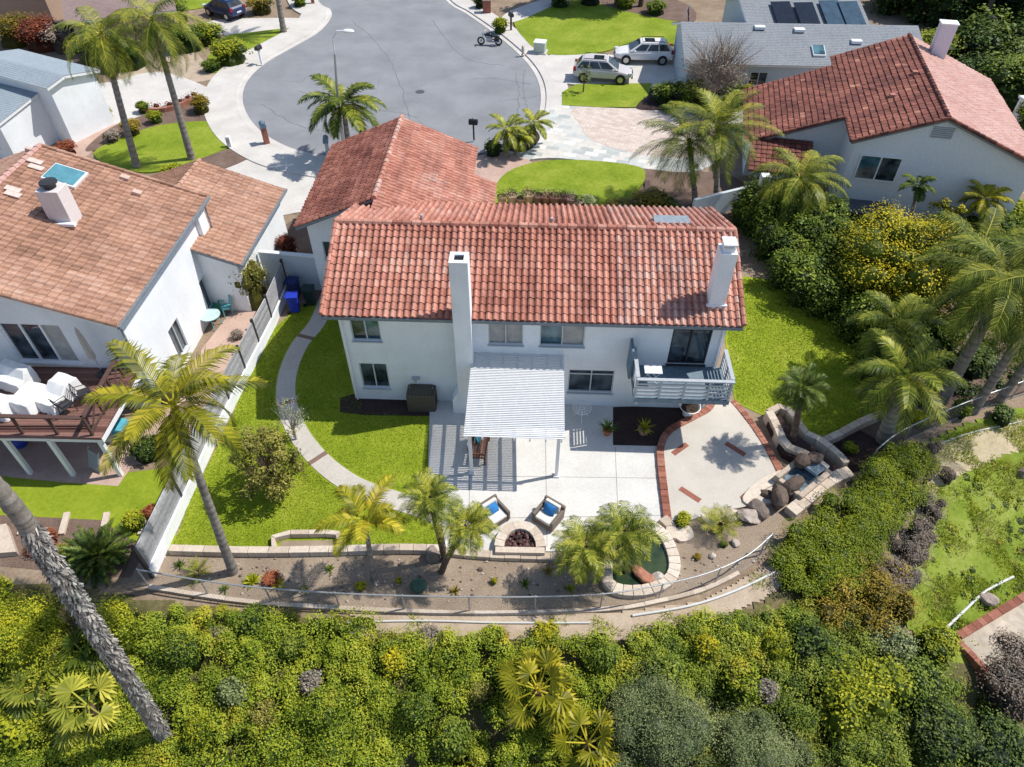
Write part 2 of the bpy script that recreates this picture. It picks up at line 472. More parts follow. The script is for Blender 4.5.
def mass(name, poly, hfun, m, label, cat, kind, rad=(.5, .9), dens=.9, leaf=.12, per=150, vb=.45, cv=.16, group=None, ground_z=terrain, asp=.55, sink=.15, seed=1, flatten=1.0):
    """a run of foliage over an outline on the ground; clump tops follow hfun"""
    global rng
    rng = np.random.default_rng(seed)
    poly = np.array([[p[0], p[1]] for p in poly]); lo, hi = poly.min(0), poly.max(0)
    area = .5*abs(np.dot(poly[:, 0], np.roll(poly[:, 1], 1))-np.dot(poly[:, 1], np.roll(poly[:, 0], 1)))
    n = int(area*dens/(np.mean(rad)**2)*1.0)
    P = rng.uniform(lo, hi, size=(n*6, 2)); P = P[inside(P, poly)][:n]
    z0 = ground_z(P) if ground_z else np.zeros(len(P))
    h = np.array([hfun(x, y) for x, y in P])*rng.uniform(.72, 1.12, len(P))
    r = rng.uniform(rad[0], rad[1], len(P))
    rz = np.minimum(r*flatten, np.maximum(.2, h))
    C = np.stack([P[:, 0], P[:, 1], z0+h-rz-sink*.3], 1)
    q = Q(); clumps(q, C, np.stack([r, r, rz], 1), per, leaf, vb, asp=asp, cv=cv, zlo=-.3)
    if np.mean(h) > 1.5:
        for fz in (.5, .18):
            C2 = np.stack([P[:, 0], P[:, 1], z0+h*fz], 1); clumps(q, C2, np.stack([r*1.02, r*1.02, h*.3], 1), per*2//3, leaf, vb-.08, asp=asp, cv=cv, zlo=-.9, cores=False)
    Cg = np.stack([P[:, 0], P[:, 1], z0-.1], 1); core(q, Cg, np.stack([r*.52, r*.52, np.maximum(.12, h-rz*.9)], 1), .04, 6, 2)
    o = q.build(name, m); props(o, label, cat, group, kind); return o

def frond(q, base, az, elev, L, droop, nl=26, lw=.05, ll=.55, vb=.45, hang=.5, twist=0, stiff=False, v_amp=.34, start=.12):
    """a feather leaf: arching rib with leaflets down both sides"""
    f = np.array([math.cos(az), math.sin(az)]); side = np.array([-math.sin(az), math.cos(az), 0.])
    p = np.array(base, float); prev = p.copy(); step = L/nl; pts = []
    e = elev
    for i in range(nl+1):
        t = i/nl
        e = elev-droop*t**1.25
        d = np.array([f[0]*math.cos(e), f[1]*math.cos(e), math.sin(e)]); pts.append((p.copy(), d)); p = p+d*step
    w = .018*L/2
    rib = []
    for i in range(nl):
        a, d0 = pts[i]; b, _ = pts[i+1]; ww = w*(1.2-i/nl)
        rib.append([a-side*ww, a+side*ww, b+side*ww*.9, b-side*ww*.9])
    q.add(rib, np.full(nl, min(1, vb+.3)))
    V = []; A = []
    for i in range(nl):
        t = i/nl
        if t < start: continue
        c, d = pts[i]; up = np.cross(d, side) if False else np.cross(side, d)*-1
        up = np.array([-d[2]*f[0], -d[2]*f[1], math.sqrt(max(0, 1-d[2]**2))])
        l = ll*(math.sin(math.pi*(.18+.75*(t-start)/(1-start)))**.8)*random.uniform(.85, 1.1)
        for s in (-1, 1):
            fw = .55+.5*t
            dirv = side*s*(1.0)+d*fw+up*(.35 if not stiff else .25)+np.array([0, 0, -hang*.4]); dirv /= np.linalg.norm(dirv)
            dir2 = dirv+np.array([0, 0, -hang*random.uniform(.4, 1.7)]); dir2 /= np.linalg.norm(dir2)
            m1 = c+dirv*l*.5; m2 = m1+dir2*l*.5
            wv = d*lw*.5*random.uniform(.8, 1.2); wv2 = wv*.9
            V.append([c-wv*.6, c+wv*.6, m1+wv2, m1-wv2]); V.append([m1-wv2, m1+wv2, m2+wv*.12, m2-wv*.12])
            val = vb+random.uniform(-v_amp, v_amp)*.7+.12*s*math.sin(az+1.57)
            A += [val+.05, val-.03]
    q.add(V, np.clip(A, 0, 1))

def palm_crown_q(n=18, L=2.6, ll=.6, nl=26, lw=.075, hang=.6, lo=-.5, hi=1.25, droop=1.3, vb=.45, dead=0, stiff=False, seed=0):
    random.seed(seed); q = Q()
    for i in range(n):
        t = (i+.5)/n; az = i*2.39996+random.uniform(-.2, .2)
        e = hi+(lo-hi)*t**.85; 
        frond(q, (0.06*math.cos(az), .06*math.sin(az), 0), az, e, L*random.uniform(.85, 1.1)*(.82+.2*math.sin(math.pi*t)), droop*random.uniform(.75, 1.2), nl, lw, ll, vb+.16*(1-t)-.1+random.uniform(-.12, .12), hang, stiff=stiff)
    for i in range(dead):
        az = random.uniform(0, 6.28); frond(q, (0, 0, -.1), az, -1.0, L*.7, .5, nl//2, lw, ll*.8, .02, 1.0)
    return q

def trunk(mb, pts, r0, r1, rings=True, n=12, rough=.0, seed=0):
    """palm trunk with leaf-scar rings"""
    pts = smooth_line(pts, False, 10); random.seed(seed); rad = []
    Ltot = sum((pts[i+1]-pts[i]).length for i in range(len(pts)-1))
    segs = max(12, int(Ltot/.16)); out = []
    for k in range(segs+1):
        t = k/segs*(len(pts)-1); i = min(int(t), len(pts)-2); out.append(pts[i].lerp(pts[i+1], t-i))
    flare = lambda t: .35*math.exp(-t*segs*.16/.35)
    for k in range(segs+1):
        t = k/segs; r = r0+(r1-r0)*t; r *= 1+flare(t)
        if rings: r *= 1.0+(.05 if k % 2 else -.03)
        rad.append(r*(1+random.uniform(-rough, rough)))
    b0 = len(mb.f); mb.tube(out, rad, n)
    for k in range(segs):
        vv = (.62 if k % 2 else .4)+random.uniform(-.12, .12)
        for j in range(n): mb.a[b0+k*n+j] = max(0, min(1, vv+random.uniform(-.06, .06)))
    return out

def palm(base, top, label, r0=.17, r1=.11, n=18, L=2.6, ll=.6, m=None, group=None, seed=0, nl=44, lw=.05, hang=.6, lo=-.5, hi=1.25, droop=1.3, vb=.45, dead=0, shaft=True, bend=0, stiff=False, name='palm_tree', cat='palm tree', rough=.02, bk=None):
    base, top = Vector(base), Vector(top); t = thing(name, label, cat, base, 0, group)
    d = top-base; mb = MB(); mid = d*.5+Vector((bend, 0, 0))
    trunk(mb, [Vector((0, 0, -.2)), d*.25+Vector((bend*.6, 0, 0)), mid, d*.78+Vector((bend*.6, 0, 0)), d], r0, r1, seed=seed, rough=rough)
    mb.build('trunk', bk or bark, t, smooth=True)
    if shaft:
        s = MB(); ax = d.normalized(); s.tube([d-ax*.1, d+ax*.35, d+ax*.75], [r1*1.05, r1*1.15, r1*.5], 10)
        s.build('crownshaft', m or L_palm, t, smooth=True)
    q = palm_crown_q(n, L, ll, nl, lw, hang, lo, hi, droop, vb, dead, stiff, seed+11)
    o = q.build('crown', m or L_palm, t); o.location = d+d.normalized()*(.55 if shaft else .05)
    return t

def palm_px(b, c, label, z0=0.0, **kw):
    """base and crown heart from two survey points"""
    base = at(b[0], b[1], z0); z = zat(base.y, c[1]); return palm(base, (xat(c[0], base.y, z), base.y, z), label, **kw)

def fan_leaf(q, base, az, elev, stalk, rad, vb=.45, fold=.35, nseg=20):
    """a fan leaf: stalk and a round pleated blade of split fingers"""
    f = np.array([math.cos(az)*math.cos(elev), math.sin(az)*math.cos(elev), math.sin(elev)])
    side = np.array([-math.sin(az), math.cos(az), 0.]); up = np.cross(side, f)*-1.0
    if up[2] < 0: up = -up
    b = np.array(base, float); c = b+f*stalk
    q.add([[b-side*.025, b+side*.025, c+side*.02, c-side*.02]], min(1, vb+.35))
    f2 = f*.92+np.array([0, 0, -.3]); f2 /= np.linalg.norm(f2); V = []; A = []
    for k in range(nseg):
        a0 = -2.2+4.4*k/nseg; a1 = -2.2+4.4*(k+1)/nseg; am = (a0+a1)/2
        d = lambda a, w=1: f2*math.cos(a)+side*math.sin(a)-up*fold*abs(math.sin(a))*.6
        r = rad*(1-.18*abs(am)/2.2)*random.uniform(.9, 1.08); r1 = r*.62
        e0, e1, em = d(a0), d(a1), d(am)
        mid0 = c+e0*r1+up*.03*((-1)**k); mid1 = c+e1*r1-up*.03*((-1)**k); tip = c+em*r+np.array([0, 0, -.16*r])
        V.append([c, mid0, (mid0+mid1)/2+up*.015, mid1]); A.append(vb+.12*(-1)**k+random.uniform(-.08, .08))
        V.append([mid0, tip-side*.004, tip+side*.004, mid1]); A.append(vb+.15+random.uniform(-.1, .1))
    q.add(V, np.clip(A, 0, 1))

def fan_palm(base, h, label, n=16, stalk=.7, rad=.7, m=None, seed=0, vb=.5, group=None, r0=.16, lo=-.5):
    random.seed(seed); t = thing('fan_palm', label, 'fan palm', base, 0, group)
    mb = MB(); trunk(mb, [Vector((0, 0, -.3)), Vector((0, 0, h*.3)), Vector((0, 0, h*.6)), Vector((0, 0, h))], r0, r0*.8, seed=seed, rough=.06); mb.build('trunk', bark_brown, t)
    q = Q()
    for i in range(n):
        tt = (i+.5)/n; az = i*2.39996+random.uniform(-.25, .25)
        fan_leaf(q, (0, 0, h), az, 1.2+(lo-1.2)*tt, stalk*random.uniform(.8, 1.2), rad*random.uniform(.85, 1.1), vb+.2*(1-tt)-.12+random.uniform(-.12, .12))
    q.build('crown', m or L_palmy, t); return t

def rosette(base, n, L, label, m, name='cycad', cat='cycad', h=.3, seed=0, nl=20, lw=.03, ll=.2, lo=.05, hi=1.3, droop=.5, vb=.45, group=None, hang=.1, stiff=True):
    """stiff feather leaves from a short stem"""
    t = thing(name, label, cat, base, 0, group)
    MB().lathe([(.02, -.1), (.17, 0), (.16, h*.6), (.08, h)], n=10).build('trunk', bark_brown, t)
    q = palm_crown_q(n, L, ll, nl, lw, hang, lo, hi, droop, vb, 0, stiff, seed); o = q.build('crown', m, t); o.location = (0, 0, h*.8)
    return t

def tree(base, h, r, m, label, name='tree', cat='tree', leaf=.13, nc=26, per=170, seed=0, vb=.45, group=None, trunk_r=.14, z0=.42, rz=.42, cores=.5, bk=None, spread=.8, cr=(.2, .36), bare=0):
    """broadleaf tree: trunk, limbs reaching into leafy clumps with gaps between"""
    global rng
    rng = np.random.default_rng(seed+100); random.seed(seed)
    t = thing(name, label, cat, base, 0, group); mb = MB()
    D = rng.normal(size=(nc, 3)); D /= np.linalg.norm(D, axis=1)[:, None]
    rad = rng.uniform(.35, 1, nc)**.6*spread
    C = D*rad[:, None]*np.array([r, r, h*rz])+np.array([0, 0, h*(z0+.2)])
    mb.tube([(0, 0, -.2), (.04*r, .02*r, h*.22), (.0, 0, h*z0)], [trunk_r*1.25, trunk_r, trunk_r*.8], 10)
    for c in C[:max(8, nc*2//3)]:
        s = Vector((0, 0, h*random.uniform(.2, z0))); e = Vector(c); k = s.lerp(e, .5)+Vector((random.uniform(-.1, .1)*r, random.uniform(-.1, .1)*r, .05*h))
        mb.tube([s, k, e], [trunk_r*.5, trunk_r*.3, trunk_r*.1], 6)
        for b_ in range(bare):
            e2 = e+Vector((random.uniform(-1, 1), random.uniform(-1, 1), random.uniform(-.1, 1.2)))*r*.4
            mid = k.lerp(e2, .55)+Vector((0, 0, .1)); mb.tube([k, mid, e2], [trunk_r*.22, trunk_r*.12, trunk_r*.03], 4)
            for _ in range(2):
                e3 = e2+Vector((random.uniform(-1, 1), random.uniform(-1, 1), random.uniform(-.2, 1)))*r*.2; mb.tube([mid, e3], [trunk_r*.09, trunk_r*.02], 3)
    mb.build('trunk', bk or bark_brown, t, smooth=True)
    q = Q(); rr = rng.uniform(cr[0], cr[1], nc)*r; Rr = np.stack([rr, rr, rr*.8], 1)
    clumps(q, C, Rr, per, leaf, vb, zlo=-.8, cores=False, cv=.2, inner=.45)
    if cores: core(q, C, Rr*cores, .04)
    q.build('crown', m, t); return t

def tuft(base, n, L, label, m, name='agave', cat='succulent', w=.05, lo=.2, hi=1.4, vb=.5, group=None, seed=0):
    """rosette of strap leaves"""
    random.seed(seed); q = Q()
    for i in range(n):
        az = i*2.39996; e = hi+(lo-hi)*(i/n); d = np.array([math.cos(az)*math.cos(e), math.sin(az)*math.cos(e), math.sin(e)]); s = np.array([-math.sin(az), math.cos(az), 0])*w
        a = np.zeros(3); b = d*L*.5; c = d*L*random.uniform(.85, 1.1)+np.array([0, 0, -.12*L*math.cos(e)])
        q.add([[a-s*.6, a+s*.6, b+s, b-s], [b-s, b+s, c+s*.1, c-s*.1]], [np.clip(vb+random.uniform(-.2, .2), 0, 1)]*2)
    o = q.build(name, m, None, base); return props(o, label, cat, group)
# ---------------------------------------------------------------- ground
gx = np.concatenate([[-900, -400, -200, -120, -80, -60, -48, -40, -34], np.arange(-30, 32, .5), [34, 40, 48, 60, 80, 120, 200, 400, 900]])
gy = np.concatenate([[-400, -150, -70, -40, -25, -16, -11], np.arange(-8, 34, .5), [36, 40, 46, 54, 64, 76, 90, 120, 200, 400, 900]])
GX, GY = np.meshgrid(gx, gy); GP = np.stack([GX.ravel(), GY.ravel()], 1); GZ = terrain(GP)
lump = np.array([mnoise.noise(Vector((p[0]*.7, p[1]*.7, 0)))*.14+mnoise.noise(Vector((p[0]*2.1, p[1]*2.1, 5)))*.05 for p in GP])
GZ = GZ+np.where(GZ < -.3, lump, 0)
nx, ny = len(gx), len(gy)
gm = MB(); gm.v = [tuple(p) for p in np.column_stack([GP, GZ])]
gm.f = [(j*nx+i, j*nx+i+1, (j+1)*nx+i+1, (j+1)*nx+i) for j in range(ny-1) for i in range(nx-1)]; gm.a = [.5]*len(gm.f)
soil = ground('bare_soil', [(.32, (.13, .09, .06)), (.5, (.27, .20, .14)), (.68, (.42, .34, .25))], .5, 6, 40, (.4, .35, .25), .6, .05)
props(gm.build('ground', soil, smooth=True), kind='structure')

grass = ground('lawn_grass', [(.34, (.12, .17, .010)), (.46, (.20, .27, .014)), (.55, (.27, .33, .024)), (.68, (.40, .40, .08))], .5, 7, 60, (.40, .25, .35), .8, .05)
grass_far = ground('lawn_grass_front', [(.38, (.12, .18, .01)), (.5, (.205, .275, .018)), (.62, (.33, .35, .06))], .4, 5, 40, (.4, .3, .3), .6, .05)
gravel = ground('decomposed_gravel', [(.34, (.12, .09, .065)), (.5, (.29, .225, .165)), (.66, (.52, .43, .33))], .6, 30, 75, (.2, .4, .4), .9, .02)
mulch = ground('dark_mulch', [(.35, (.015, .010, .010)), (.5, (.05, .032, .03)), (.68, (.13, .085, .075))], 1, 25, 70, (.2, .4, .4), .9, .03)
bed_brown = ground('bark_bed', [(.35, (.07, .045, .035)), (.5, (.17, .115, .09)), (.68, (.30, .22, .18))], 1, 18, 60, (.25, .4, .35), .9, .03)
path_dirt = ground('dirt_path_soil', [(.33, (.26, .19, .13)), (.5, (.44, .35, .26)), (.66, (.58, .49, .39))], .8, 12, 60, (.4, .3, .3), .6, .03)
paver_pink = ground('terracotta_paving', [(.35, (.36, .24, .19)), (.5, (.48, .34, .28)), (.66, (.58, .43, .36))], .6, 8, 40, (.4, .3, .3), .3, .01)

# --- asphalt with seams
asphalt, nt, b = nodes('asphalt')
co = coord(nt, 'World'); f1 = noise(nt, co, .35, 5, .6); f2 = noise(nt, co, 40, 3, .7)
c = mix(nt, 1.0, ramp(nt, f1, [(.3, (.205, .212, .228)), (.7, (.285, .293, .31))]), ramp(nt, f2, [(.3, (.82, .82, .82)), (.7, (1.06, 1.06, 1.06))]), 'MULTIPLY')
vo = N(nt, 'ShaderNodeTexVoronoi', feature='DISTANCE_TO_EDGE', Scale=.16); d_ = N(nt, 'ShaderNodeMix', data_type='RGBA'); d_.inputs[0].default_value = .35
nn = N(nt, 'ShaderNodeTexNoise', Scale=.6, Detail=8); nt.links.new(co, nn.inputs['Vector']); nt.links.new(co, d_.inputs[6]); nt.links.new(nn.outputs['Color'], d_.inputs[7])
nt.links.new(d_.outputs[2], vo.inputs['Vector'])
crk = ramp(nt, vo.outputs['Distance'], [(.0, (.72, .72, .73)), (.003, (1, 1, 1))])
gate = ramp(nt, noise(nt, co, .2, 2), [(.5, (0, 0, 0)), (.6, (1, 1, 1))])
c = mix(nt, 1.0, c, mix(nt, gate, (1, 1, 1), crk), 'MULTIPLY')
nt.links.new(c, b.inputs['Base Color']); b.inputs['Roughness'].default_value = .9; bump(nt, b, f2, .3, .01)

# --- stone paving of the drive
def paving(name, sx, sy, cols, rot=0, mortar=(.45, .42, .38), w=.5, h=.25, ms=.02):
    m, nt, b = nodes(name); co = coord(nt, 'World', (sx, sy, 1), rot)
    bt = N(nt, 'ShaderNodeTexBrick', Scale=1.0); bt.inputs['Color1'].default_value = (0, 0, 0, 1); bt.inputs['Color2'].default_value = (1, 1, 1, 1)
    bt.inputs['Mortar'].default_value = (.5, .5, .5, 1); bt.inputs['Mortar Size'].default_value = ms; bt.inputs['Brick Width'].default_value = w; bt.inputs['Row Height'].default_value = h
    nt.links.new(co, bt.inputs['Vector'])
    c = ramp(nt, bt.outputs['Color'], cols); c = mix(nt, bt.outputs['Fac'], c, mortar)
    g = noise(nt, coord(nt, 'World'), 3, 4); c = mix(nt, 1.0, c, ramp(nt, g, [(.3, (.85, .85, .85)), (.7, (1.05, 1.05, 1.05))]), 'MULTIPLY')
    nt.links.new(c, b.inputs['Base Color']); b.inputs['Roughness'].default_value = .85; return m
slate_pav = paving('slate_paving', 1, 1, [(0, (.40, .43, .42)), (.35, (.55, .57, .54)), (.6, (.62, .58, .52)), (1, (.70, .70, .66))], .3, (.55, .53, .49), .9, .55)
tan_pav = paving('tan_paver_drive', 1, 1, [(0, (.55, .44, .37)), (.5, (.62, .52, .45)), (1, (.66, .57, .50))], R(20), (.46, .38, .33), .5, .25, .012)

# --- cul-de-sac, kerb, sidewalks
WEST = [(300, -40), (318, 0), (331, 10), (330, 20), (318, 33), (296, 46), (268, 62), (250, 78), (243, 95), (247, 113), (261, 131), (286, 146), (314, 154), (352, 160), (395, 168)]
EAST = [(395, 168), (440, 168), (480, 160), (512, 147), (531, 128), (540, 106), (538, 82), (524, 60), (497, 36), (466, 14), (445, 0), (415, -40)]
wl, el = PX(WEST, 0, True, False), PX(EAST, 0, True, False)
street = wl+el[1:]
slab('street', street, -.1, .012, asphalt)
random.seed(12); seams = MB()
for l_ in (((516, 72), (518, 90), (520, 112), (514, 128)), ((524, 70), (526, 92), (528, 108)), ((470, 78), (500, 80), (530, 84)), ((505, 100), (522, 98), (540, 96)), ((300, 90), (330, 102), (372, 108), (420, 118)), ((260, 104), (290, 122), (330, 132), (380, 128), (440, 140)), ((350, 20), (380, 50), (400, 80), (410, 120)), ((430, 20), (450, 44), (470, 60), (505, 66))):
    L_ = smooth_line([at(x+random.uniform(-2, 2), y+random.uniform(-1, 1), .014) for x, y in l_], False, 8)
    L_ = [p+Vector((random.uniform(-.12, .12), random.uniform(-.12, .12), 0)) for p in L_]; strip(seams, L_, -.03, .03, .0, .017, .3)
so3 = seams.build('tar_seam', plain('tar', (.18, .185, .195), .6, .2), bpy.data.objects['street'])
mh = at(420, 92); MB().lathe([(0, .018), (.36, .018), (.36, .0)], (mh.x, mh.y, 0), 20).build('manhole_cover', plain('cast_iron', (.09, .09, .095), .5, .3, 20), bpy.data.objects['street'])
kb = MB(); kline = street
strip(kb, kline, -.02, -.45, .0, .035, .5); strip(kb, kline, -.45, -.62, .0, .13, .5)
props(kb.build('kerb', concrete2), kind='structure')
sw = MB(); a_, b_ = band(wl, -.62, -2.9); sw.prism(list(a_)+list(b_)[::-1], -.05, .125)
a_, b_ = band(el, -.62, -2.2); sw.prism(list(a_)+list(b_)[::-1], -.05, .125)
props(sw.build('sidewalk', concrete2), kind='structure')

def G(name, pts, m, z=.02, sm=True, base=None):
    p = PX(pts, z, sm, True, 5)
    o = MB().prism(p, -.05, z).build(name, m); props(o, kind='structure'); return o

# left side of the street
G('driveway', [(85, 88), (110, 82), (160, 72), (215, 92), (217, 118), (205, 124), (150, 122), (120, 130), (82, 128)], concrete2, .06)
G('driveway', [(215, 20), (300, 18), (310, 24), (300, 30), (240, 36), (205, 30)], concrete2, .06)
G('driveway', [(206, 190), (236, 160), (252, 148), (292, 158), (330, 170), (345, 182), (332, 210), (300, 212), (262, 215)], concrete2, .06)
G('path', [(60, 150), (90, 133), (130, 120), (190, 112), (200, 118), (160, 128), (110, 140), (75, 162)], paver_pink, .07)
G('lawn', [(94, 152), (125, 136), (165, 124), (218, 122), (228, 138), (226, 148), (190, 162), (150, 172), (112, 166)], grass_far, .10)
G('garden_bed', [(180, 168), (228, 149), (256, 152), (236, 164), (208, 172)], bed_brown, .09)
G('garden_bed', [(110, 128), (140, 116), (186, 98), (214, 108), (216, 121), (165, 124), (125, 136), (95, 150), (86, 148)], bed_brown, .085)
G('lawn', [(205, 66), (222, 38), (252, 32), (306, 27), (290, 38), (250, 56), (222, 72)], grass_far, .10)
G('lawn', [(150, -14), (215, -14), (215, 4), (160, 10)], grass_far, .08)
G('dry_bank', [(130, 62), (180, 45), (205, 62), (215, 78), (170, 84), (120, 84)], path_dirt, .05)

# right side of the street
G('driveway', [(545, 57), (580, 52), (640, 58), (682, 62), (680, 85), (610, 86), (565, 83), (550, 76)], concrete2, .131)
G('lawn', [(515, 18), (545, 4), (600, 0), (660, 12), (690, 22), (682, 44), (640, 40), (600, 52), (548, 54), (524, 38)], grass_far, .14)
G('garden_bed', [(560, -6), (640, -10), (690, 6), (690, 22), (640, 14), (600, 4)], bed_brown, .15)
G('path', [(500, 22), (512, 10), (560, -6), (585, -10), (560, 2), (520, 20)], concrete2, .15)
G('lawn', [(562, 92), (576, 84), (652, 83), (648, 95), (636, 107), (600, 107), (562, 105)], grass_far, .14, False)
G('driveway', [(548, 112), (562, 106), (640, 108), (700, 98), (720, 108), (735, 140), (700, 170), (640, 168), (560, 158), (520, 160), (497, 158), (530, 135)], slate_pav, .131)
G('driveway', [(575, 108), (640, 108), (700, 100), (725, 112), (720, 145), (680, 158), (630, 152), (592, 140), (580, 125)], tan_pav, .137)
G('garden_bed', [(648, 95), (655, 88), (700, 88), (745, 95), (745, 108), (700, 106), (660, 110), (636, 108)], mulch, .15)
G('lawn', [(497, 183), (515, 168), (550, 160), (600, 161), (640, 167), (645, 178), (638, 190), (625, 205), (600, 212), (520, 214), (496, 205)], grass_far, .142)
G('path', [(470, 176), (474, 158), (500, 152), (528, 160), (530, 168), (505, 180), (492, 195), (478, 195)], paver_pink, .137)
G('garden_bed', [(478, 156), (500, 150), (525, 152), (540, 138), (530, 128), (510, 148), (482, 153)], mulch, .135)
G('garden_bed', [(640, 168), (690, 170), (740, 180), (745, 215), (640, 215), (628, 203), (645, 186)], bed_brown, .13)
G('path', [(480, 205), (585, 203), (640, 214), (640, 228), (480, 228)], paver_pink, .10, False)
G('path', [(690, 100), (745, 95), (760, 120), (740, 130), (705, 110)], concrete2, .155)

# back garden
G('lawn', [(272, 330), (300, 305), (330, 300), (360, 312), (365, 410), (432, 416), (434, 430), (428, 470), (432, 505), (445, 548), (300, 552), (172, 549), (190, 500), (225, 430)], grass, .02, False)
G('lawn', [(735, 275), (790, 282), (850, 330), (905, 370), (900, 400), (870, 425), (815, 446), (790, 425), (762, 415), (735, 402), (725, 340)], grass, .02, False)
G('lawn', [(-60, 470), (60, 480), (165, 468), (178, 455), (200, 455), (140, 545), (100, 520), (-60, 512)], grass, .018, False)
G('lawn', [(186, 470), (250, 370), (275, 330), (285, 330), (180, 490), (175, 549), (165, 549)], grass, .014, False)
G('garden_bed', [(-60, 510), (60, 514), (150, 520), (140, 560), (130, 578), (0, 566), (-60, 560)], bed_brown, .012, False)
G('side_yard', [(105, 470), (128, 430), (165, 400), (205, 345), (240, 300), (262, 262), (285, 285), (262, 320), (205, 410), (160, 460)], paver_pink, .013, False)
G('patio', [(-60, 420), (100, 418), (150, 440), (118, 486), (60, 482), (-60, 470)], paver_pink, .022, False)
G('side_yard', [(262, 240), (300, 215), (330, 240), (330, 300), (286, 300)], bed_brown, .011, False)
G('garden_bed', [(340, 398), (372, 388), (440, 392), (440, 416), (366, 415), (340, 412)], mulch, .03, False)
G('gravel_bed', [(150, 552), (300, 552), (460, 552), (600, 556), (660, 540), (668, 512), (700, 500), (745, 505), (790, 505), (770, 552), (745, 570), (690, 594), (630, 607), (520, 611), (400, 610), (250, 601), (140, 588)], gravel, .01, False)

# curved walk with brown cross joints
wk = [(330, 292), (318, 322), (300, 345), (289, 370), (286, 395), (292, 420), (305, 443), (326, 466), (355, 486), (390, 499), (425, 510), (445, 520)]
wp = PX(wk, 0, True, False, 6); mb = MB(); strip(mb, wp, -.42, .42, -.05, .045); wo = mb.build('path', walk_m); props(wo, kind='structure')
ed = MB()
for k in (10, 26, 40, 52, 60):
    d = (wp[k+1]-wp[k]).normalized(); ed.box((wp[k].x, wp[k].y, .03), (.22, .85, .042), math.atan2(d.y, d.x), .3)
ed.build('path_joint', by_attr('brown_joint', [(0, (.18, .11, .08)), (1, (.34, .24, .19))], .8, .3, 20), wo)

# main patio with saw cut joints
pt = [(430, 402), (655, 402), (659, 440), (661, 470), (667, 520), (640, 535), (606, 552), (470, 552), (446, 548), (441, 520), (428, 478)]
po = MB().prism(PX(pt, 0), -.05, .05).build('patio', concrete); props(po, kind='structure')
jm = MB()
for a, b2 in (((545, 408), (547, 548)), ((615, 448), (619, 540)), ((430, 520), (668, 516)), ((432, 476), (664, 479)), ((470, 476), (468, 550))):
    p, q_ = at(*a), at(*b2); jm.bar((p.x, p.y, .045), (q_.x, q_.y, .045), .022, .018)
jm.build('patio_joint', plain('joint_dark', (.30, .285, .26), .9, .2), po)
G('gravel_bed', [(613, 407), (676, 405), (694, 412), (668, 428), (659, 446), (613, 445)], mulch, .056, False)

# raised round terrace edged in brick
rt = [(662, 448), (670, 431), (690, 420), (708, 410), (713, 400), (733, 402), (745, 416), (760, 437), (773, 460), (784, 482), (788, 500), (748, 506), (715, 512), (690, 520), (669, 520)]
ro = MB().prism(PX(rt, .15), -.05, .15).build('terrace', aggregate); props(ro, kind='structure')
bm_ = MB()
for ln, w in (([(668, 521), (664, 490), (661, 462), (661, 446), (669, 431), (690, 419), (708, 409), (713, 399)], .30), ([(733, 401), (746, 416), (761, 437), (774, 460), (784, 480)], .26)):
    L_ = PX(ln, .15, True, False, 5); strip(bm_, L_, -w/2, w/2, 0, .19, .5, jitter=.4, gap=.03)
for a, b2 in (((673, 454), (687, 444)), ((680, 488), (700, 501)), ((742, 499), (755, 487)), ((726, 443), (745, 455))):
    p, q_ = at(*a, .15), at(*b2, .15); bm_.bar((p.x, p.y, .145), (q_.x, q_.y, .145), .24, .024, val=.4)
bm_.build('brick_edging', brick_m, ro)

# downhill: dirt path, grassy slope, brush floor
def draped(name, pts, m, lift=.05, step=.22, kind='structure'):
    """a ground cover that follows the slope"""
    poly = np.array([[p.x, p.y] for p in [hit(*q_) for q_ in pts]]); lo, hi = poly.min(0), poly.max(0)
    xs, ys = np.arange(lo[0]-step, hi[0]+step, step), np.arange(lo[1]-step, hi[1]+step, step)
    X, Y = np.meshgrid(xs, ys); P = np.stack([X.ravel(), Y.ravel()], 1); ins = inside(P, poly); Z = terrain(P)
    Z = Z+np.where(Z < -.3, [mnoise.noise(Vector((p[0]*.7, p[1]*.7, 0)))*.14+mnoise.noise(Vector((p[0]*2.1, p[1]*2.1, 5)))*.05 for p in P], 0)+lift
    n = len(xs); f = []
    for j in range(len(ys)-1):
        for i in range(n-1):
            q_ = (j*n+i, j*n+i+1, (j+1)*n+i+1, (j+1)*n+i)
            if sum(ins[k] for k in q_) >= 2: f.append(q_)
    mb = MB(); mb.v = [tuple(p) for p in np.column_stack([P, Z])]; mb.f = f; mb.a = [.5]*len(f)
    return props(mb.build(name, m, smooth=True), kind=kind)
draped('dirt_path', [(345, 612), (420, 615), (520, 617), (620, 614), (700, 604), (765, 568), (800, 575), (760, 600), (700, 625), (620, 640), (520, 640), (380, 632)], path_dirt, .055, .1)
slope_grass = ground('wild_grass', [(.33, (.10, .15, .02)), (.47, (.18, .245, .025)), (.56, (.25, .30, .05)), (.68, (.46, .41, .20))], .5, 5, 45, (.45, .3, .25), .9, .06)
draped('grassy_bank', [(900, 458), (960, 428), (1040, 404), (1090, 400), (1090, 620), (1000, 660), (930, 660), (890, 600), (925, 520)], slope_grass, .05)
draped('undergrowth', [(-120, 575), (60, 590), (130, 600), (250, 616), (345, 622), (420, 634), (560, 642), (660, 636), (745, 612), (800, 580), (880, 600), (930, 660), (1040, 690), (1040, 900), (-200, 900)], ground('brush_floor', [(.35, (.05, .05, .02)), (.5, (.12, .11, .045)), (.66, (.27, .21, .12))], .8, 6, 40, (.4, .3, .3), .9, .06), .05)

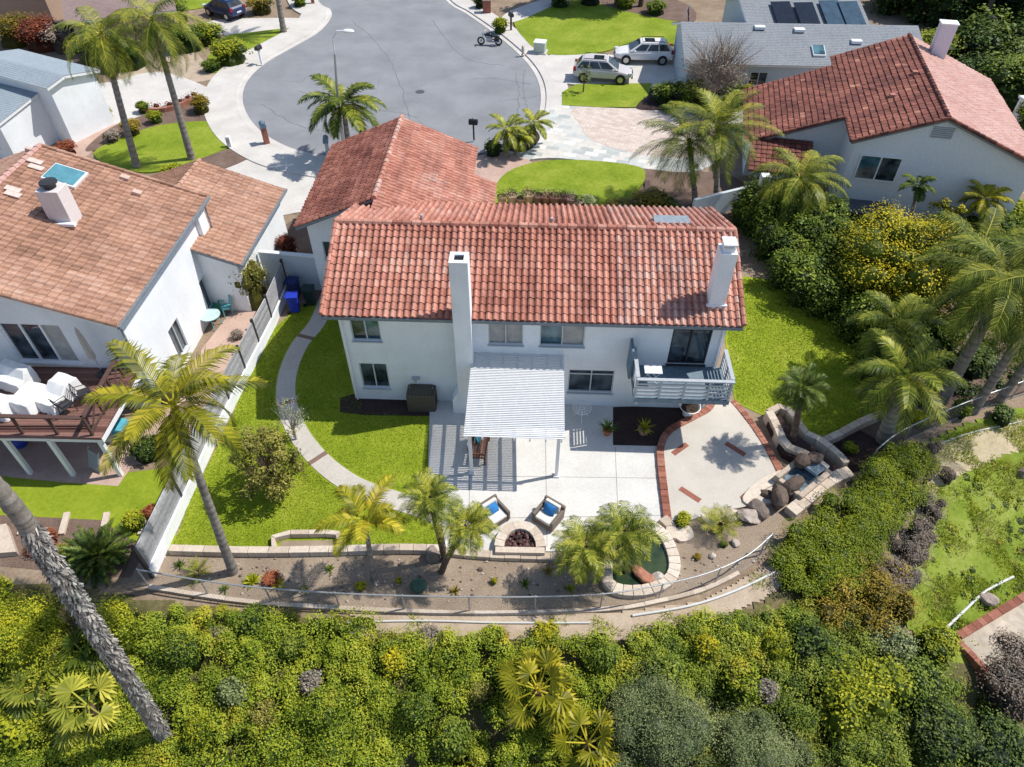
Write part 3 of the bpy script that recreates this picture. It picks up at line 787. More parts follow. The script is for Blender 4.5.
draped('bare_bank', [(885, 478), (925, 448), (1000, 426), (1070, 408), (1070, 436), (1000, 456), (945, 482), (915, 520)], ground('dry_bank_soil', [(.34, (.30, .25, .14)), (.5, (.48, .40, .26)), (.66, (.58, .50, .36))], .8, 8, 50, (.4, .3, .3), .7, .04), .065, .15)
# ---------------------------------------------------------------- building helpers
def tile_slope(q, P0, U, S, W, L, pitch=.27, course=.38, amp=.055, val=lambda a, b: .5, seed=0, lift=.035, skip=None, flat=False, jit=.12):
    random.seed(seed); P0 = np.array(P0, float); U = np.array(U, float); S = np.array(S, float); U /= np.linalg.norm(U); S /= np.linalg.norm(S)
    n = np.cross(U, S); n = n if n[2] > 0 else -n
    nc, nr = int(round(W/pitch)), int(math.ceil(L/course)); pitch = W/nc; course = L/nr
    if flat: xs, hs = [0, .06, .5, .94, 1], [0, .7, 1, .7, 0]
    else: xs, hs = [0, .1, .3, .5, .64, .82, 1], [0, .62, 1, .66, .08, -.1, 0]
    V = []; A = []
    for j in range(nr):
        for i in range(nc):
            if skip and skip((i+.5)*pitch, (j+.5)*course): continue
            v = val((i+.5)*pitch, (j+.5)*course)+random.uniform(-jit, jit)
            dj = random.uniform(-.012, .012); lf = lift*random.uniform(.7, 1.4); sh = random.uniform(-.006, .006)
            lo = [P0+U*((i+x)*pitch+sh)+S*(j*course-.03+dj)+n*(h*amp+lf) for x, h in zip(xs, hs)]
            hi = [P0+U*((i+x)*pitch)+S*((j+1)*course)+n*(h*amp*.9) for x, h in zip(xs, hs)]
            bt = [P0+U*((i+x)*pitch+sh)+S*(j*course-.03+dj)+n*(min(h, 0)*amp-.01) for x, h in zip(xs, hs)]
            for k in range(len(xs)-1):
                V.append([lo[k], lo[k+1], hi[k+1], hi[k]]); A.append(v+(-.2 if hs[k]+hs[k+1] < .3 and not flat else 0))  # pans darker: valley shade painted into the tile colour
                V.append([bt[k], bt[k+1], lo[k+1], lo[k]]); A.append(v-.3)  # butt faces darker still: shade line under each course painted in
    q.add(V, np.clip(A, 0, 1)); return q

def ridge_caps(mb, a, b, r=.13, step=.4, base=.5, jit=.2):
    a, b = Vector(a), Vector(b); n = max(1, int((b-a).length/step))
    for i in range(n):
        p, q_ = a.lerp(b, i/n), a.lerp(b, (i+1.08)/n); mb.tube([p+Vector((0, 0, .02)), q_], [r*1.05, r*.9], 8, base+random.uniform(-jit, jit))

def slope_deck(mb, P0, U, S, W, L, t=.16):
    """boarding under the tiles"""
    P0, U, S = Vector(P0), Vector(U).normalized(), Vector(S).normalized(); n = U.cross(S)
    if n.z < 0: n = -n
    c = [P0, P0+U*W, P0+U*W+S*L, P0+S*L]; vs = [p-n*t for p in c]+[p-n*.012 for p in c]
    mb.add(vs, [(3, 2, 1, 0), (4, 5, 6, 7), (0, 1, 5, 4), (1, 2, 6, 5), (2, 3, 7, 6), (3, 0, 4, 7)])

def facade(mb, o, U, W, z0, z1, holes=(), depth=.13, top=None):
    """a wall sheet with real openings and reveals; o lower corner, U along it, outward normal = U x Z"""
    o, U = Vector(o), Vector(U).normalized(); nrm = U.cross(Vector((0, 0, 1)))
    us = sorted({0.0, W}|{h[0] for h in holes}|{h[1] for h in holes}); zs = sorted({z0, z1}|{h[2] for h in holes}|{h[3] for h in holes})
    P = lambda u, z, d=0: Vector((o.x, o.y, 0))+U*u+Vector((0, 0, z))-nrm*d
    for i in range(len(us)-1):
        for j in range(len(zs)-1):
            cu, cz = (us[i]+us[i+1])/2, (zs[j]+zs[j+1])/2
            if any(h[0] < cu < h[1] and h[2] < cz < h[3] for h in holes): continue
            mb.add([P(us[i], zs[j]), P(us[i+1], zs[j]), P(us[i+1], zs[j+1]), P(us[i], zs[j+1])], [(0, 1, 2, 3)])
    for a, b, c, d in holes:
        for (p, q_) in (((a, c), (b, c)), ((b, c), (b, d)), ((b, d), (a, d)), ((a, d), (a, c))):
            mb.add([P(*p), P(*q_), P(*q_, depth), P(*p, depth)], [(3, 2, 1, 0)])

def window(parent, o, U, h, split=2, fm=None, pm=None, depth=.10, fr=.05, name='window', curtains=(), label=None, bar=None):
    """frame + panes filling an opening h=(u0,u1,z0,z1) in a facade"""
    o, U = Vector(o), Vector(U).normalized(); nrm = U.cross(Vector((0, 0, 1))); a, b, c, d = h
    P = lambda u, z, dd: Vector((o.x, o.y, 0))+U*u+Vector((0, 0, z))-nrm*dd
    f = MB(); Z = (0, 0, 1)
    f.bar(P(a, c+fr/2, depth-.03), P(b, c+fr/2, depth-.03), .07, fr); f.bar(P(a, d-fr/2, depth-.03), P(b, d-fr/2, depth-.03), .07, fr)
    for k in range(split+1):
        u = a+fr/2+(b-a-fr)*k/split; f.bar(P(u, c+fr, depth-.028), P(u, d-fr, depth-.028), fr, .07, up=nrm)
    if bar: f.bar(P(a+fr, bar, depth-.026), P(b-fr, bar, depth-.026), .05, fr)
    f.bar(P(a-.04, c-.03, -.03), P(b+.04, c-.03, -.03), .14, .05)
    fo = f.build(name, fm or frame_m, parent)
    if label: fo['label'] = label
    for k in range(split):
        u0, u1 = a+fr/2+(b-a-fr)*k/split, a+fr/2+(b-a-fr)*(k+1)/split
        m = MB().add([P(u0, c+.02, depth+.02), P(u1, c+.02, depth+.02), P(u1, d-.02, depth+.02), P(u0, d-.02, depth+.02)], [(0, 1, 2, 3)])
        m.build('pane', (curtains[k] if k < len(curtains) and curtains[k] else None) or pm or pane_dark, fo)
    return fo

roof_red = by_attr('terracotta_tile', [(0, (.12, .045, .03)), (.25, (.36, .13, .09)), (.48, (.56, .235, .165)), (.66, (.66, .33, .245)), (.82, (.70, .46, .38)), (1, (.70, .58, .52))], .75, .28, 9, .15, big=.18, bs=.8, streak=.3)
roof_orange = by_attr('orange_tile', [(0, (.25, .08, .05)), (.5, (.66, .25, .10)), (1, (.78, .42, .22))], .75, .3, 9, .15)
roof_tan = by_attr('tan_flat_tile', [(0, (.17, .10, .065)), (.3, (.38, .205, .135)), (.55, (.53, .30, .205)), (.8, (.63, .40, .295)), (1, (.70, .50, .40))], .85, .3, 7, .2, big=.16, bs=.7, streak=.2)
roof_dark = by_attr('maroon_tile', [(0, (.05, .018, .02)), (.3, (.22, .075, .055)), (.6, (.40, .145, .10)), (.85, (.50, .22, .155)), (1, (.62, .30, .18))], .75, .35, 9, .2, big=.2, bs=.8, streak=.2)
roof_pink = by_attr('pink_tile', [(0, (.30, .14, .11)), (.5, (.55, .31, .26)), (1, (.66, .45, .40))], .8, .3, 9, .2, big=.15)

# ---------------------------------------------------------------- the white two-storey house in the middle
HA = R(-2.38); H0 = (-7.0, 22.03, 0); HW = 15.5; HD = 7.6
house = thing('house', 'white two-storey house with red barrel-tile roofs, back balcony and lattice patio cover behind', 'house', H0, HA)
def HL(p):
    d = Vector((p[0]-H0[0], p[1]-H0[1])); return (d.x*math.cos(HA)+d.y*math.sin(HA), -d.x*math.sin(HA)+d.y*math.cos(HA))
def HWd(u, v): return (H0[0]+u*math.cos(HA)-v*math.sin(HA), H0[1]+u*math.sin(HA)+v*math.cos(HA))
def wall_uz(px, py, v=0.0):
    """house-wall coordinates of a point of the survey photo"""
    a = at(px, py, 0); o = Vector((0, 0, CAM_H)); d = a-o
    lo_, hi_ = 0., 1.5
    for _ in range(50):
        t = (lo_+hi_)/2; p = o+d*t
        if HL(p)[1] < v: lo_ = t
        else: hi_ = t
    p = o+d*lo_; return HL(p)[0], p.z
def wrect(x0, y0, x1, y1, v=0.0):
    u0, zt = wall_uz(x0, y0, v); u1, zb = wall_uz(x1, y1, v); return u0, u1, zb, zt
EZ, RZ, EV, RV = 5.15, 6.83, -.40, 3.62; FV = 8.05
w_ul = wrect(347, 312, 382, 341); w_ll = wrect(356, 363, 392, 388); w_m1 = wrect(487.5, 314, 523, 345); w_m2 = wrect(540.5, 314, 584, 347)
w_lr = wrect(569, 369.5, 612, 393); w_sd = wrect(676, 318, 703, 360)
zt = 4.92
w_ul = (*w_ul[:3], zt-.1); w_m1 = (*w_m1[:3], zt-.1); w_m2 = (w_m2[0], w_m2[1], w_m1[2], zt-.1); w_sd = (w_sd[0], w_sd[1]+.1, 2.72, 4.85)
w_ll = (w_ul[0]+.02, w_ul[1]+.02, w_ll[2], w_ll[3])
back_holes = [w_ul, w_ll, w_m1, w_m2, w_lr, w_sd]
X = (1, 0, 0); Y = (0, 1, 0)
wb = MB(); facade(wb, (0, 0), X, HW, -.1, EZ+.02, back_holes)
w_side = (2.2, 3.2, 3.3, 4.4)
facade(wb, (HW, 0), Y, HD, -.1, EZ+.02, [w_side]); facade(wb, (HW, HD), (-1, 0, 0), HW, -.1, EZ+.02); facade(wb, (0, HD), (0, -1, 0), HD, -.1, EZ+.02)
for u, fl in ((0, 1), (HW, 0)):
    vs = [(u, 0, EZ+.02), (u, HD, EZ+.02), (u, RV, RZ-.08)]; wb.add(vs, [(2, 1, 0) if fl else (0, 1, 2)])
# garage wing walls (local coordinates)
gp = lambda x, y, z: Vector((*HL(at(x, y, z)), z))
WR, WE = 6.0, 4.32
wa, wb_ = gp(405, 117, WR), gp(364, 216, WR)
gu = (wa.x+wb_.x)/2-.0; gvn, gvf = HL(at(297, 228, WE))[1], wa.y
gh = 4.05; gl, gr = gu-gh, gu+gh
w_gar = (.55, 1.25, 2.3, 3.3)
facade(wb, (gl+.45, gvn+.45), X, 4.0, -.1, WE+.0, [w_gar])
wb.add([(gl+.45, gvn+.45, WE), (gu, gvn+.45, WE), (gu, gvn+.45, WR-.15)], [(0, 1, 2)])
facade(wb, (gl+.45, gvf-.4), (0, -1, 0), gvf-gvn-.85, -.1, WE+.1)
facade(wb, (gr-.4, gvn+.45), Y, gvf-gvn-.85, -.1, WE+.1, [])
facade(wb, (gr-.4, gvf-.4), (-1, 0, 0), gr-gl-.85, -.1, WE+.1)
wb.add([(gl+.45, gvf-.4, WE+.1), (gr-.4, gvf-.4, WE+.1), (gu, gvf-.4, WR-.1)], [(0, 2, 1)])
wb.build('wall', stucco, house)
window(house, (0, 0), X, w_ul, curtains=(None, pane_blue)); window(house, (0, 0), X, w_ll)
window(house, (0, 0), X, w_m1, curtains=(curtain_m, curtain_m), label='window with pale drawn curtains')
window(house, (0, 0), X, w_m2, curtains=(pane_blue, curtain_m))
window(house, (0, 0), X, w_lr, bar=w_lr[3]-.28); window(house, (HW, 0), Y, w_side, 2); window(house, (gl+.45, gvn+.45), X, w_gar, 1)
sd = window(house, (0, 0), X, w_sd, 2, fm=dark_iron, name='sliding_door', fr=.06)
# roofs
def rv(u, t):
    k = mnoise.noise(Vector((u*.35, t*.6, 1)))*.16+mnoise.noise(Vector((u*1.4, t*1.6, 9)))*.12
    base = .52+(.19 if u > 11.6 else 0)+k*.8
    if u < 5.8: base += .07
    return base
sl = Vector((0, RV-EV, RZ-EZ)); SL = sl.length; SLF = math.hypot(FV-RV, RZ-EZ)
rq = Q(); tile_slope(rq, (-.47, EV, EZ), X, sl, HW+.94, SL, .27, .345, .10, rv, 3)
q2 = Q(); tile_slope(q2, (-.47, FV, EZ), X, (0, -(FV-RV), RZ-EZ), HW+.94, SLF, .27, .345, .10, lambda u, t: rv(u, t)-.02, 4)
rf = rq.build('roof', roof_red, house); q2.build('front_slope', roof_red, rf)
oq = Q(); random.seed(5)
rm = MB(); ridge_caps(rm, (-.5, RV, RZ+.03), (HW+.5, RV, RZ+.03), .13, .4, .5); rm.build('ridge_cap', roof_red, rf)
orr = MB()
dk = MB(); slope_deck(dk, (-.45, EV+.03, EZ), X, sl, HW+.9, SL-.02); slope_deck(dk, (-.45, FV-.03, EZ), X, (0, -(FV-RV), RZ-EZ), HW+.9, SLF-.02)
dk.bar((-.47, EV-.02, EZ-.1), (HW+.47, EV-.02, EZ-.1), .1, .14)
dk.build('eave_trim', gutter_m, house)
# rake tiles at both gable ends
for u in (-.48, HW+.48):
    rk = MB(); ridge_caps(rk, (u, EV, EZ+.05), (u, RV, RZ+.05), .10, .38, .55); ridge_caps(rk, (u, FV, EZ+.05), (u, RV, RZ+.05), .10, .38, .55); rk.build('rake_tile', roof_red, rf)
# garage wing roof
gs = Vector((gh, 0, WR-WE)); GLn = gs.length; GW = gvf-gvn
gq = Q(); tile_slope(gq, (gl, gvf, WE), (0, -1, 0), (gh, 0, WR-WE), GW, GLn, .27, .37, .06, lambda u, t: .34+.2*mnoise.noise(Vector((u*.5, t*.7, 3))), 6)  # left slope's weaker light painted in as darker tile values
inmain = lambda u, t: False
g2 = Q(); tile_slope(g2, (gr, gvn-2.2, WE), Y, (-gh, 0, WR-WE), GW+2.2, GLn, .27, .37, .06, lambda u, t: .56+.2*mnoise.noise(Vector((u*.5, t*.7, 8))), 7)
# porch roof carried down from the garage slope
pu, pz = gr+1.2, WE-1.2*(WR-WE)/gh
pv0 = FV-.3; pv1 = HL(at(485, 180, 4.0))[1]
tile_slope(g2, (pu, pv0, pz), Y, (-1.2, 0, WE-pz), pv1-pv0, math.hypot(1.2, WE-pz), .27, .37, .06, lambda u, t: .6, 8)
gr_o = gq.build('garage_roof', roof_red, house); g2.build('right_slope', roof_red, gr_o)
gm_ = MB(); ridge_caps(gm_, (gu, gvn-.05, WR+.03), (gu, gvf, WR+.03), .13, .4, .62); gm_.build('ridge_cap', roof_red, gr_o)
gd = MB(); slope_deck(gd, (gl+.02, gvf-.02, WE), (0, -1, 0), (gh, 0, WR-WE), GW-.04, GLn); slope_deck(gd, (gr-.02, gvn+.5, WE), Y, (-gh, 0, WR-WE), GW-.54, GLn)
slope_deck(gd, (pu-.02, pv0, pz), Y, (-1.2, 0, WE-pz), pv1-pv0, 1.25)
gd.build('eave_trim', gutter_m, house)
pp = MB(); pp.box((pu-.3, pv1-.25, pz/2), (.3, .3, pz-.1)); pp.build('porch_post', stucco, house)
# chimneys
c1 = MB(); cu0 = 4.72; cz = zat(21.3, 262)
c1.box((cu0+.37, -.34, cz/2-.05), (.70, .70, cz+.1))
c1.prism([(cu0-.25, -.72), (cu0+.75, -.72), (cu0+.75, -.0), (cu0-.25, -.0)], -.1, .85)
vs = [(cu0-.25, -.72, .85), (cu0+.035, -.72, 1.35), (cu0+.035, -.003, 1.35), (cu0-.25, -.003, .85), (cu0+.035, -.72, .85), (cu0+.035, -.003, .85)]
c1.add(vs, [(0, 1, 2, 3)][::1] + [(0, 4, 1), (3, 2, 5)])
ch = c1.build('chimney', stucco, house, bevel=.015)
fl = MB(); fl.box((cu0+.37, -.34, cz+.004), (.36, .34, .02)); fl.build('flue', black_m, ch)
cp = MB(); 
for (x, y, sx, sy) in ((0, -.26, .70, .18), (0, .26, .70, .18), (-.265, 0, .17, .34), (.265, 0, .17, .34)): cp.box((cu0+.37+x, -.34+y, cz+.04), (sx, sy, .08))
cp.build('chimney_cap', trim_white, ch)
c2 = MB(); ux, vx = 14.95, .62; c2z = zat(H0[1]+vx-.7, 250)
c2.box((ux, vx, (5.2+c2z)/2), (.62, .72, c2z-5.2)); ch2 = c2.build('chimney', stucco, house, bevel=.015)
MB().box((ux, vx, c2z+.09), (.42, .5, .18)).box((ux, vx, c2z+.30), (.50, .58, .08)).build('chimney_cap', trim_white, ch2)
fb = MB(); fb.box((ux, vx-.35, 5.62), (.8, .12, .06)); fb.build('flashing', trim_white, ch2)
ad = MB(); a2 = Vector((*HL(at(706, 214, 6.5)), 6.25)); ad.box((13.6, RV+1.25, RZ-.42), (1.5, .6, .30)); ad.build('roof_vent', plain('vent_metal', (.26, .31, .35), .5), house)
for u, v, s_ in ((8.5, 4.15, .28), (3.0, 4.3, .25)): MB().lathe([(.06, -.1), (.06, s_), (.0, s_)], (u, v, RZ-(v-RV)*.33), 8).build('vent_pipe', trim_grey, house)
for u_ in (.12, HW-.12): MB().tube([(u_, EV+.02, EZ-.12), (u_, -.06, EZ-.5), (u_, -.06, .05)], .04, 8).build('downpipe', trim_white, house)
# wall lamp and meter
lm = MB(); l_u, l_z = wall_uz(416, 377); lm.box((l_u, -.08, l_z), (.34, .14, .1)).box((l_u, -.2, l_z-.05), (.12, .2, .12)); lm.build('wall_lamp', trim_grey, house)
# balcony
bal = MB(); bu0, bu1, bv, bz = 11.95, 15.72, -1.95, 2.58
bal.box(((bu0+bu1)/2, bv/2, bz-.11), (bu1-bu0, -bv, .22)); bo = bal.build('balcony', plain('balcony_deck_paint', (.16, .22, .27), .7, .15), house)
for u in (bu0+.12, (bu0+bu1)/2, bu1-.12): MB().bar((u, -.02, bz-.3), (u, bv+.05, bz-.3), .12, .16).build('joist', trim_grey, bo)
def rail_side(p, q_, posts, horiz=4):
    r = MB(); p, q_ = Vector(p), Vector(q_); r.bar(p+Vector((0, 0, 1.02)), q_+Vector((0, 0, 1.02)), .15, .05)
    for k in range(horiz): z = .16+k*.2; r.bar(p+Vector((0, 0, z)), q_+Vector((0, 0, z)), .035, .085)
    for k in range(posts): s_ = p.lerp(q_, (k+.02)/(posts-1) if k < posts-1 else .98); r.bar(s_+Vector((0, 0, -.1)), s_+Vector((0, 0, 1.0)), .09, .07, up=(q_-p))
    return r
rail_m = plain('balcony_rail_paint', (.42, .45, .48), .55, .06)
rail_side((bu0, bv+.05, bz), (bu1, bv+.05, bz), 5).build('front_rail', rail_m, bo)
rail_side((bu0+.05, -.05, bz), (bu0+.05, bv+.16, bz), 3).build('side_rail', rail_m, bo)
rail_side((bu1-.05, -.05, bz), (bu1-.05, bv+.16, bz), 3).build('side_rail', rail_m, bo)
MB().box((bu0-.12, -.45, bz+.75), (.1, .8, 1.5)).build('privacy_screen', plain('blue_grey_screen', (.12, .2, .26), .5), bo)

# folding table on the balcony
tb = MB(); bx, by = bu0+.75, -1.0
for a, b2 in (((-.3, 0), (.3, .7)), ((.3, 0), (-.3, .7))):
    for y in (-.2, .2): tb.tube([(bx+a[0], by+y, bz+.01), (bx+b2[0], by+y, bz+a[1]+b2[1])], .014, 6)
tb.box((bx, by, bz+.72), (.7, .5, .03))
p0 = HWd(0, 0); t_ = tb.build('folding_table', trim_white); t_.location = H0; t_.rotation_euler.z = HA
props(t_, 'small white folding table with crossed legs on the balcony floor', 'table')

# ---------------------------------------------------------------- lattice patio cover
pg = thing('pergola', 'white lattice patio cover on two white posts, standing against the back wall', 'pergola', H0, HA)
p_a, p_b = 5.42, 9.1; pv_f, zf, zb = -4.35, 2.62, 2.95
zz = lambda v: zb+(zf-zb)*(v/ pv_f)
r_ = MB()
for k in range(7): u = p_a+.05+(p_b-p_a-.1)*k/6; r_.bar((u, -.02, zz(0)), (u, pv_f, zz(pv_f)), .055, .16)
r_.build('rafter', trim_white, pg)
l_ = MB(); v = -.08; random.seed(3)
while v > pv_f+.03: l_.bar((p_a-.06, v, zz(v)+.105), (p_b+.06, v, zz(v)+.105), .056, .022); v -= .088
l_.build('lattice', plain('lattice_paint', (.72, .73, .745), .55, .05), pg)
for u in (p_a+.12, p_b-.14):
    q_ = MB(); q_.box((u, -3.98, 1.21), (.13, .13, 2.42)); q_.box((u, -3.98, .09), (.24, .24, .1)); q_.build('post', trim_white, pg)
MB().bar((p_a-.1, -3.98, 2.47), (p_b+.1, -3.98, 2.47), .1, .18).build('beam', trim_white, pg)
MB().bar((p_a, -.03, 2.85), (p_b, -.03, 2.85), .05, .2).build('ledger', trim_white, pg)

# ---------------------------------------------------------------- patio furniture
wicker = by_attr('wicker', [(0, (.10, .075, .06)), (.5, (.20, .16, .13)), (1, (.30, .25, .21))], .7, .45, 60, .5)
cush = plain('cream_cushion', (.72, .69, .63), .9, .05, 5, bmp=.2)
blue_pillow = plain('blue_pillow', (.03, .20, .50), .8, .12, 5, bmp=.2)
def pillow(mb, c, d, M):
    bm = bmesh.new(); bmesh.ops.create_cube(bm, size=1); bmesh.ops.subdivide_edges(bm, edges=bm.edges[:], cuts=4, use_grid_fill=True); vs = []
    for v_ in bm.verts:
        x, y, z = v_.co; e = max(abs(x), abs(z))*2; k = 1-.75*e**3
        vs.append(M @ Vector((x*d[0], y*d[1]*max(.12, k), z*d[2]))+Vector(c))
    fs = [[v_.index for v_ in f.verts] for f in bm.faces]; bm.free(); mb.add(vs, fs)
def armchair(p, rz, lab, plab):
    t = thing('armchair', lab, 'armchair', p, rz, 'wicker armchairs by the fire pit')   # faces local -y
    w_ = MB(); w_.box((0, .0, .17), (.86, .80, .26)); w_.build('base', wicker, t, bevel=.02)
    b_ = MB(); b_.box((0, .40, .40), (.92, .13, .66), M=Matrix.Rotation(R(-8), 3, 'X')); b_.build('backrest', wicker, t, bevel=.03)
    for s_ in (-1, 1): MB().box((s_*.41, -.02, .33), (.12, .82, .52)).build('armrest', wicker, t, bevel=.03)
    MB().box((0, -.06, .38), (.68, .70, .15)).build('seat_cushion', cush, t, bevel=.045)
    MB().box((0, .27, .60), (.66, .15, .40), M=Matrix.Rotation(R(-12), 3, 'X')).build('back_cushion', cush, t, bevel=.05)
    for x in (-.38, .38):
        for y in (-.36, .36): MB().box((x, y, .02), (.06, .06, .06)).build('foot', dark_iron, t)
    m_ = MB(); pillow(m_, (0, 0, 0), (.46, .2, .42), Matrix.Rotation(R(-28), 3, 'X')); c = Vector(p)+Matrix.Rotation(rz, 3, 'Z') @ Vector((.0, .06, .60))
    o = m_.build('throw_pillow', blue_pillow, None, smooth=True, loc=c); o.rotation_euler.z = rz; props(o, plab, 'pillow', 'blue throw pillows')
a1 = at(494, 519, .05); a2 = at(548, 520, .05)
armchair(a1, R(38), 'wicker armchair with cream cushions on the palm side of the fire pit', 'blue pillow leaning in the armchair on the palm side of the fire pit')
armchair(a2, R(-36), 'wicker armchair with cream cushions on the open-patio side of the fire pit', 'blue pillow leaning in the armchair on the open-patio side of the fire pit')
# fire pit
fc = at(520, 552, 0)
fp = thing('fire_pit', 'half-round cream stone fire pit at the garden edge of the patio', 'fire pit', (fc.x, fc.y, 0), HA*.5)
arc = [Vector((.62*1.05*math.cos(a), .82*math.sin(a)*1.02+.0, 0)) for a in np.linspace(.0, math.pi, 11)]
s_ = MB(); random.seed(4); strip(s_, arc, -.30, .06, 0, .38, .6, jitter=.25, gap=.015); s_.box((0, -.14, .19), (1.8, .24, .38), val=.6); s_.build('surround', stone_m, fp)
MB().prism([(p.x*.9, p.y*.9) for p in arc], .0, .16).build('ash_bed', mulch, fp)
lr = MB()
for k in range(62):
    a, r = random.uniform(0, math.pi), math.sqrt(random.random()); x, y = r*math.cos(a)*.6, .06+r*math.sin(a)*.72; s2 = random.uniform(.05, .09)
    lr.blob((fc.x+x, fc.y+y, .2+random.uniform(0, .05)), (s2, s2, s2*.8), k, .3, 1, val=random.random())
props(lr.build('lava_rocks', by_attr('lava_rock', [(0, (.04, .02, .02)), (.5, (.11, .05, .05)), (1, (.22, .12, .11))], .95, .4, 20, .5)), 'dark red lava rocks heaped inside the fire pit', 'rocks', None, 'stuff')
# swing bench under the cover
wd = by_attr('teak', [(0, (.12, .045, .025)), (.5, (.22, .09, .05)), (1, (.32, .15, .09))], .6, .35, 14, .2)
bp = at(481, 452, .05); bn = thing('bench', 'brown wooden bench with slatted back under the edge of the patio cover', 'bench', bp, R(84))
m_ = MB()
for k in range(5): m_.box((0, -.24+.11*k, .44), (1.45, .09, .03), val=random.random())
m_.build('seat', wd, bn)
m_ = MB()
for k in range(5): m_.bar((-.7, .31+.02*k, .56+.1*k), (.7, .31+.02*k, .56+.1*k), .03, .08, val=random.random())
for x in (-.7, 0, .7): m_.bar((x, .28, .4), (x, .42, 1.02), .06, .05)
m_.build('backrest', wd, bn)
for x in (-.66, .66):
    for y in (-.25, .26): MB().box((x, y, .21), (.07, .07, .42)).build('leg', wd, bn)
    q_ = MB(); q_.box((x, 0, .64), (.08, .56, .04)); q_.box((x, -.24, .54), (.06, .06, .2)); q_.build('armrest', wd, bn)
m_ = MB(); pillow(m_, (0, 0, 0), (.42, .2, .4), Matrix.Rotation(R(-25), 3, 'X')); o = m_.build('throw_pillow', plain('teal_pillow', (.06, .30, .38), .8), None, True, loc=Vector(bp)+Vector((-.12, .25, .66))); o.rotation_euler.z = R(84)
props(o, 'teal cushion leaning on the brown wooden bench', 'pillow')
# wire bistro table
tp = at(581, 419, .05); tt = thing('bistro_table', 'round white wire table on bent legs by the house wall', 'table', tp)
m_ = MB()
for r in (.12, .26, .39): m_.tube([(r*math.cos(a), r*math.sin(a), .7) for a in np.linspace(0, 2*math.pi, 25)], .012 if r < .38 else .018, 6, cap=False)
for k in range(12): a = k*math.pi/6; m_.tube([(.05*math.cos(a), .05*math.sin(a), .7), (.39*math.cos(a), .39*math.sin(a), .7)], .008, 4)
m_.build('tabletop', trim_white, tt)
for k in range(3): a = k*2.09+.5; MB().tube([(.1*math.cos(a), .1*math.sin(a), .69), (.16*math.cos(a), .16*math.sin(a), .35), (.36*math.cos(a), .36*math.sin(a), .0)], .014, 6).build('leg', trim_white, tt)
# covered barbecue
cvp = at(422, 411, .03); cv = thing('barbecue', 'dark brown woven cover draped square over a barbecue by the white back wall', 'barbecue', (cvp.x, cvp.y, .03), HA)
m_ = MB(); m_.prism([(-.62, -.05), (.62, -.05), (.62, .72), (-.62, .72)], 0, 1.0)
cm, nt, b = nodes('woven_cover'); co = coord(nt, 'Object', (1, 1, 1)); wv = N(nt, 'ShaderNodeTexWave', Scale=5, Distortion=1.5); nt.links.new(co, wv.inputs['Vector'])
nt.links.new(ramp(nt, wv.outputs['Fac'], [(.2, (.05, .04, .03)), (.8, (.13, .11, .085))]), b.inputs['Base Color']); b.inputs['Roughness'].default_value = .8
m_.build('cover', cm, cv, bevel=.07); MB().box((0, .33, 1.03), (1.0, .6, .06)).build('lid', cm, cv, bevel=.03)
for x in (-.5, .5): MB().tube([(x, .33, 1.05), (x, .33, 1.09), (x, .45, 1.09), (x, .45, 1.05)], .012, 6).build('handle', galv, cv)
# pots by the wall
terra = plain('terracotta_pot', (.42, .15, .07), .8, .15, 8, bmp=.2)
def potted(p, r, h, m, lm, lab, plant, cat='potted plant', group=None, pl=.4):
    t = thing('potted_plant', lab, cat, p, 0, group); q_ = MB(); q_.lathe([(.0, 0), (r*.68, 0), (r*.92, h*.85), (r*1.06, h*.86), (r*1.06, h), (r*.9, h), (r*.85, h*.88), (0, h*.88)], n=14); q_.build('pot', m, t, True)
    o = None
    if plant == 'spiky':
        q = Q(); random.seed(int(p[0]*100))
        for i in range(22):
            az = i*2.4; e = random.uniform(.5, 1.4); frondless = np.array([math.cos(az)*math.cos(e), math.sin(az)*math.cos(e), math.sin(e)]); s3 = np.array([-math.sin(az), math.cos(az), 0])*.035; a = np.array([0, 0, h*.85]); b3 = a+frondless*pl*.6; c3 = a+frondless*pl+np.array([math.cos(az)*.1, math.sin(az)*.1, -.05])
            q.add([[a-s3*.5, a+s3*.5, b3+s3, b3-s3], [b3-s3, b3+s3, c3+s3*.1, c3-s3*.1]], [random.uniform(.2, .8)]*2)
        q.build('plant', lm, t)
    elif plant:
        q = Q(); clumps(q, [[0, 0, h+pl*.3], [.3*r, .2*r, h+pl*.5], [-.3*r, .1*r, h+pl*.4]], [[r*.9, r*.9, pl*.5]]*3, 60, .09, .5, zlo=-.6, cores=False); q.build('foliage', lm, t)
    return t
potted(at(607, 434, .05), .2, .3, terra, L_mid, 'spiky green plant in a small terracotta pot on the shaded patio', 'spiky', pl=.5)
potted(at(643, 433, .07), .24, .28, plain('pale_pot', (.45, .26, .16), .8, .15), L_lime, 'yellow-green plant in a wide clay pot on the dark mulch bed', 'spiky', pl=.5)
up = at(688, 414, .1); ur = thing('urn', 'white footed stone bowl planter under the balcony corner', 'planter', up)
MB().lathe([(.0, 0), (.24, 0), (.22, .08), (.11, .14), (.12, .22), (.36, .34), (.47, .52), (.44, .53), (.36, .42), (0, .38)], n=22).build('bowl', trim_white, ur, True)
MB().lathe([(0, .44), (.38, .46)], n=16).build('soil', mulch, ur)
q = Q(); clumps(q, [[.05, 0, .5]], [[.2, .2, .14]], 40, .07, .2, cores=False); q.build('plant', L_dark, ur)
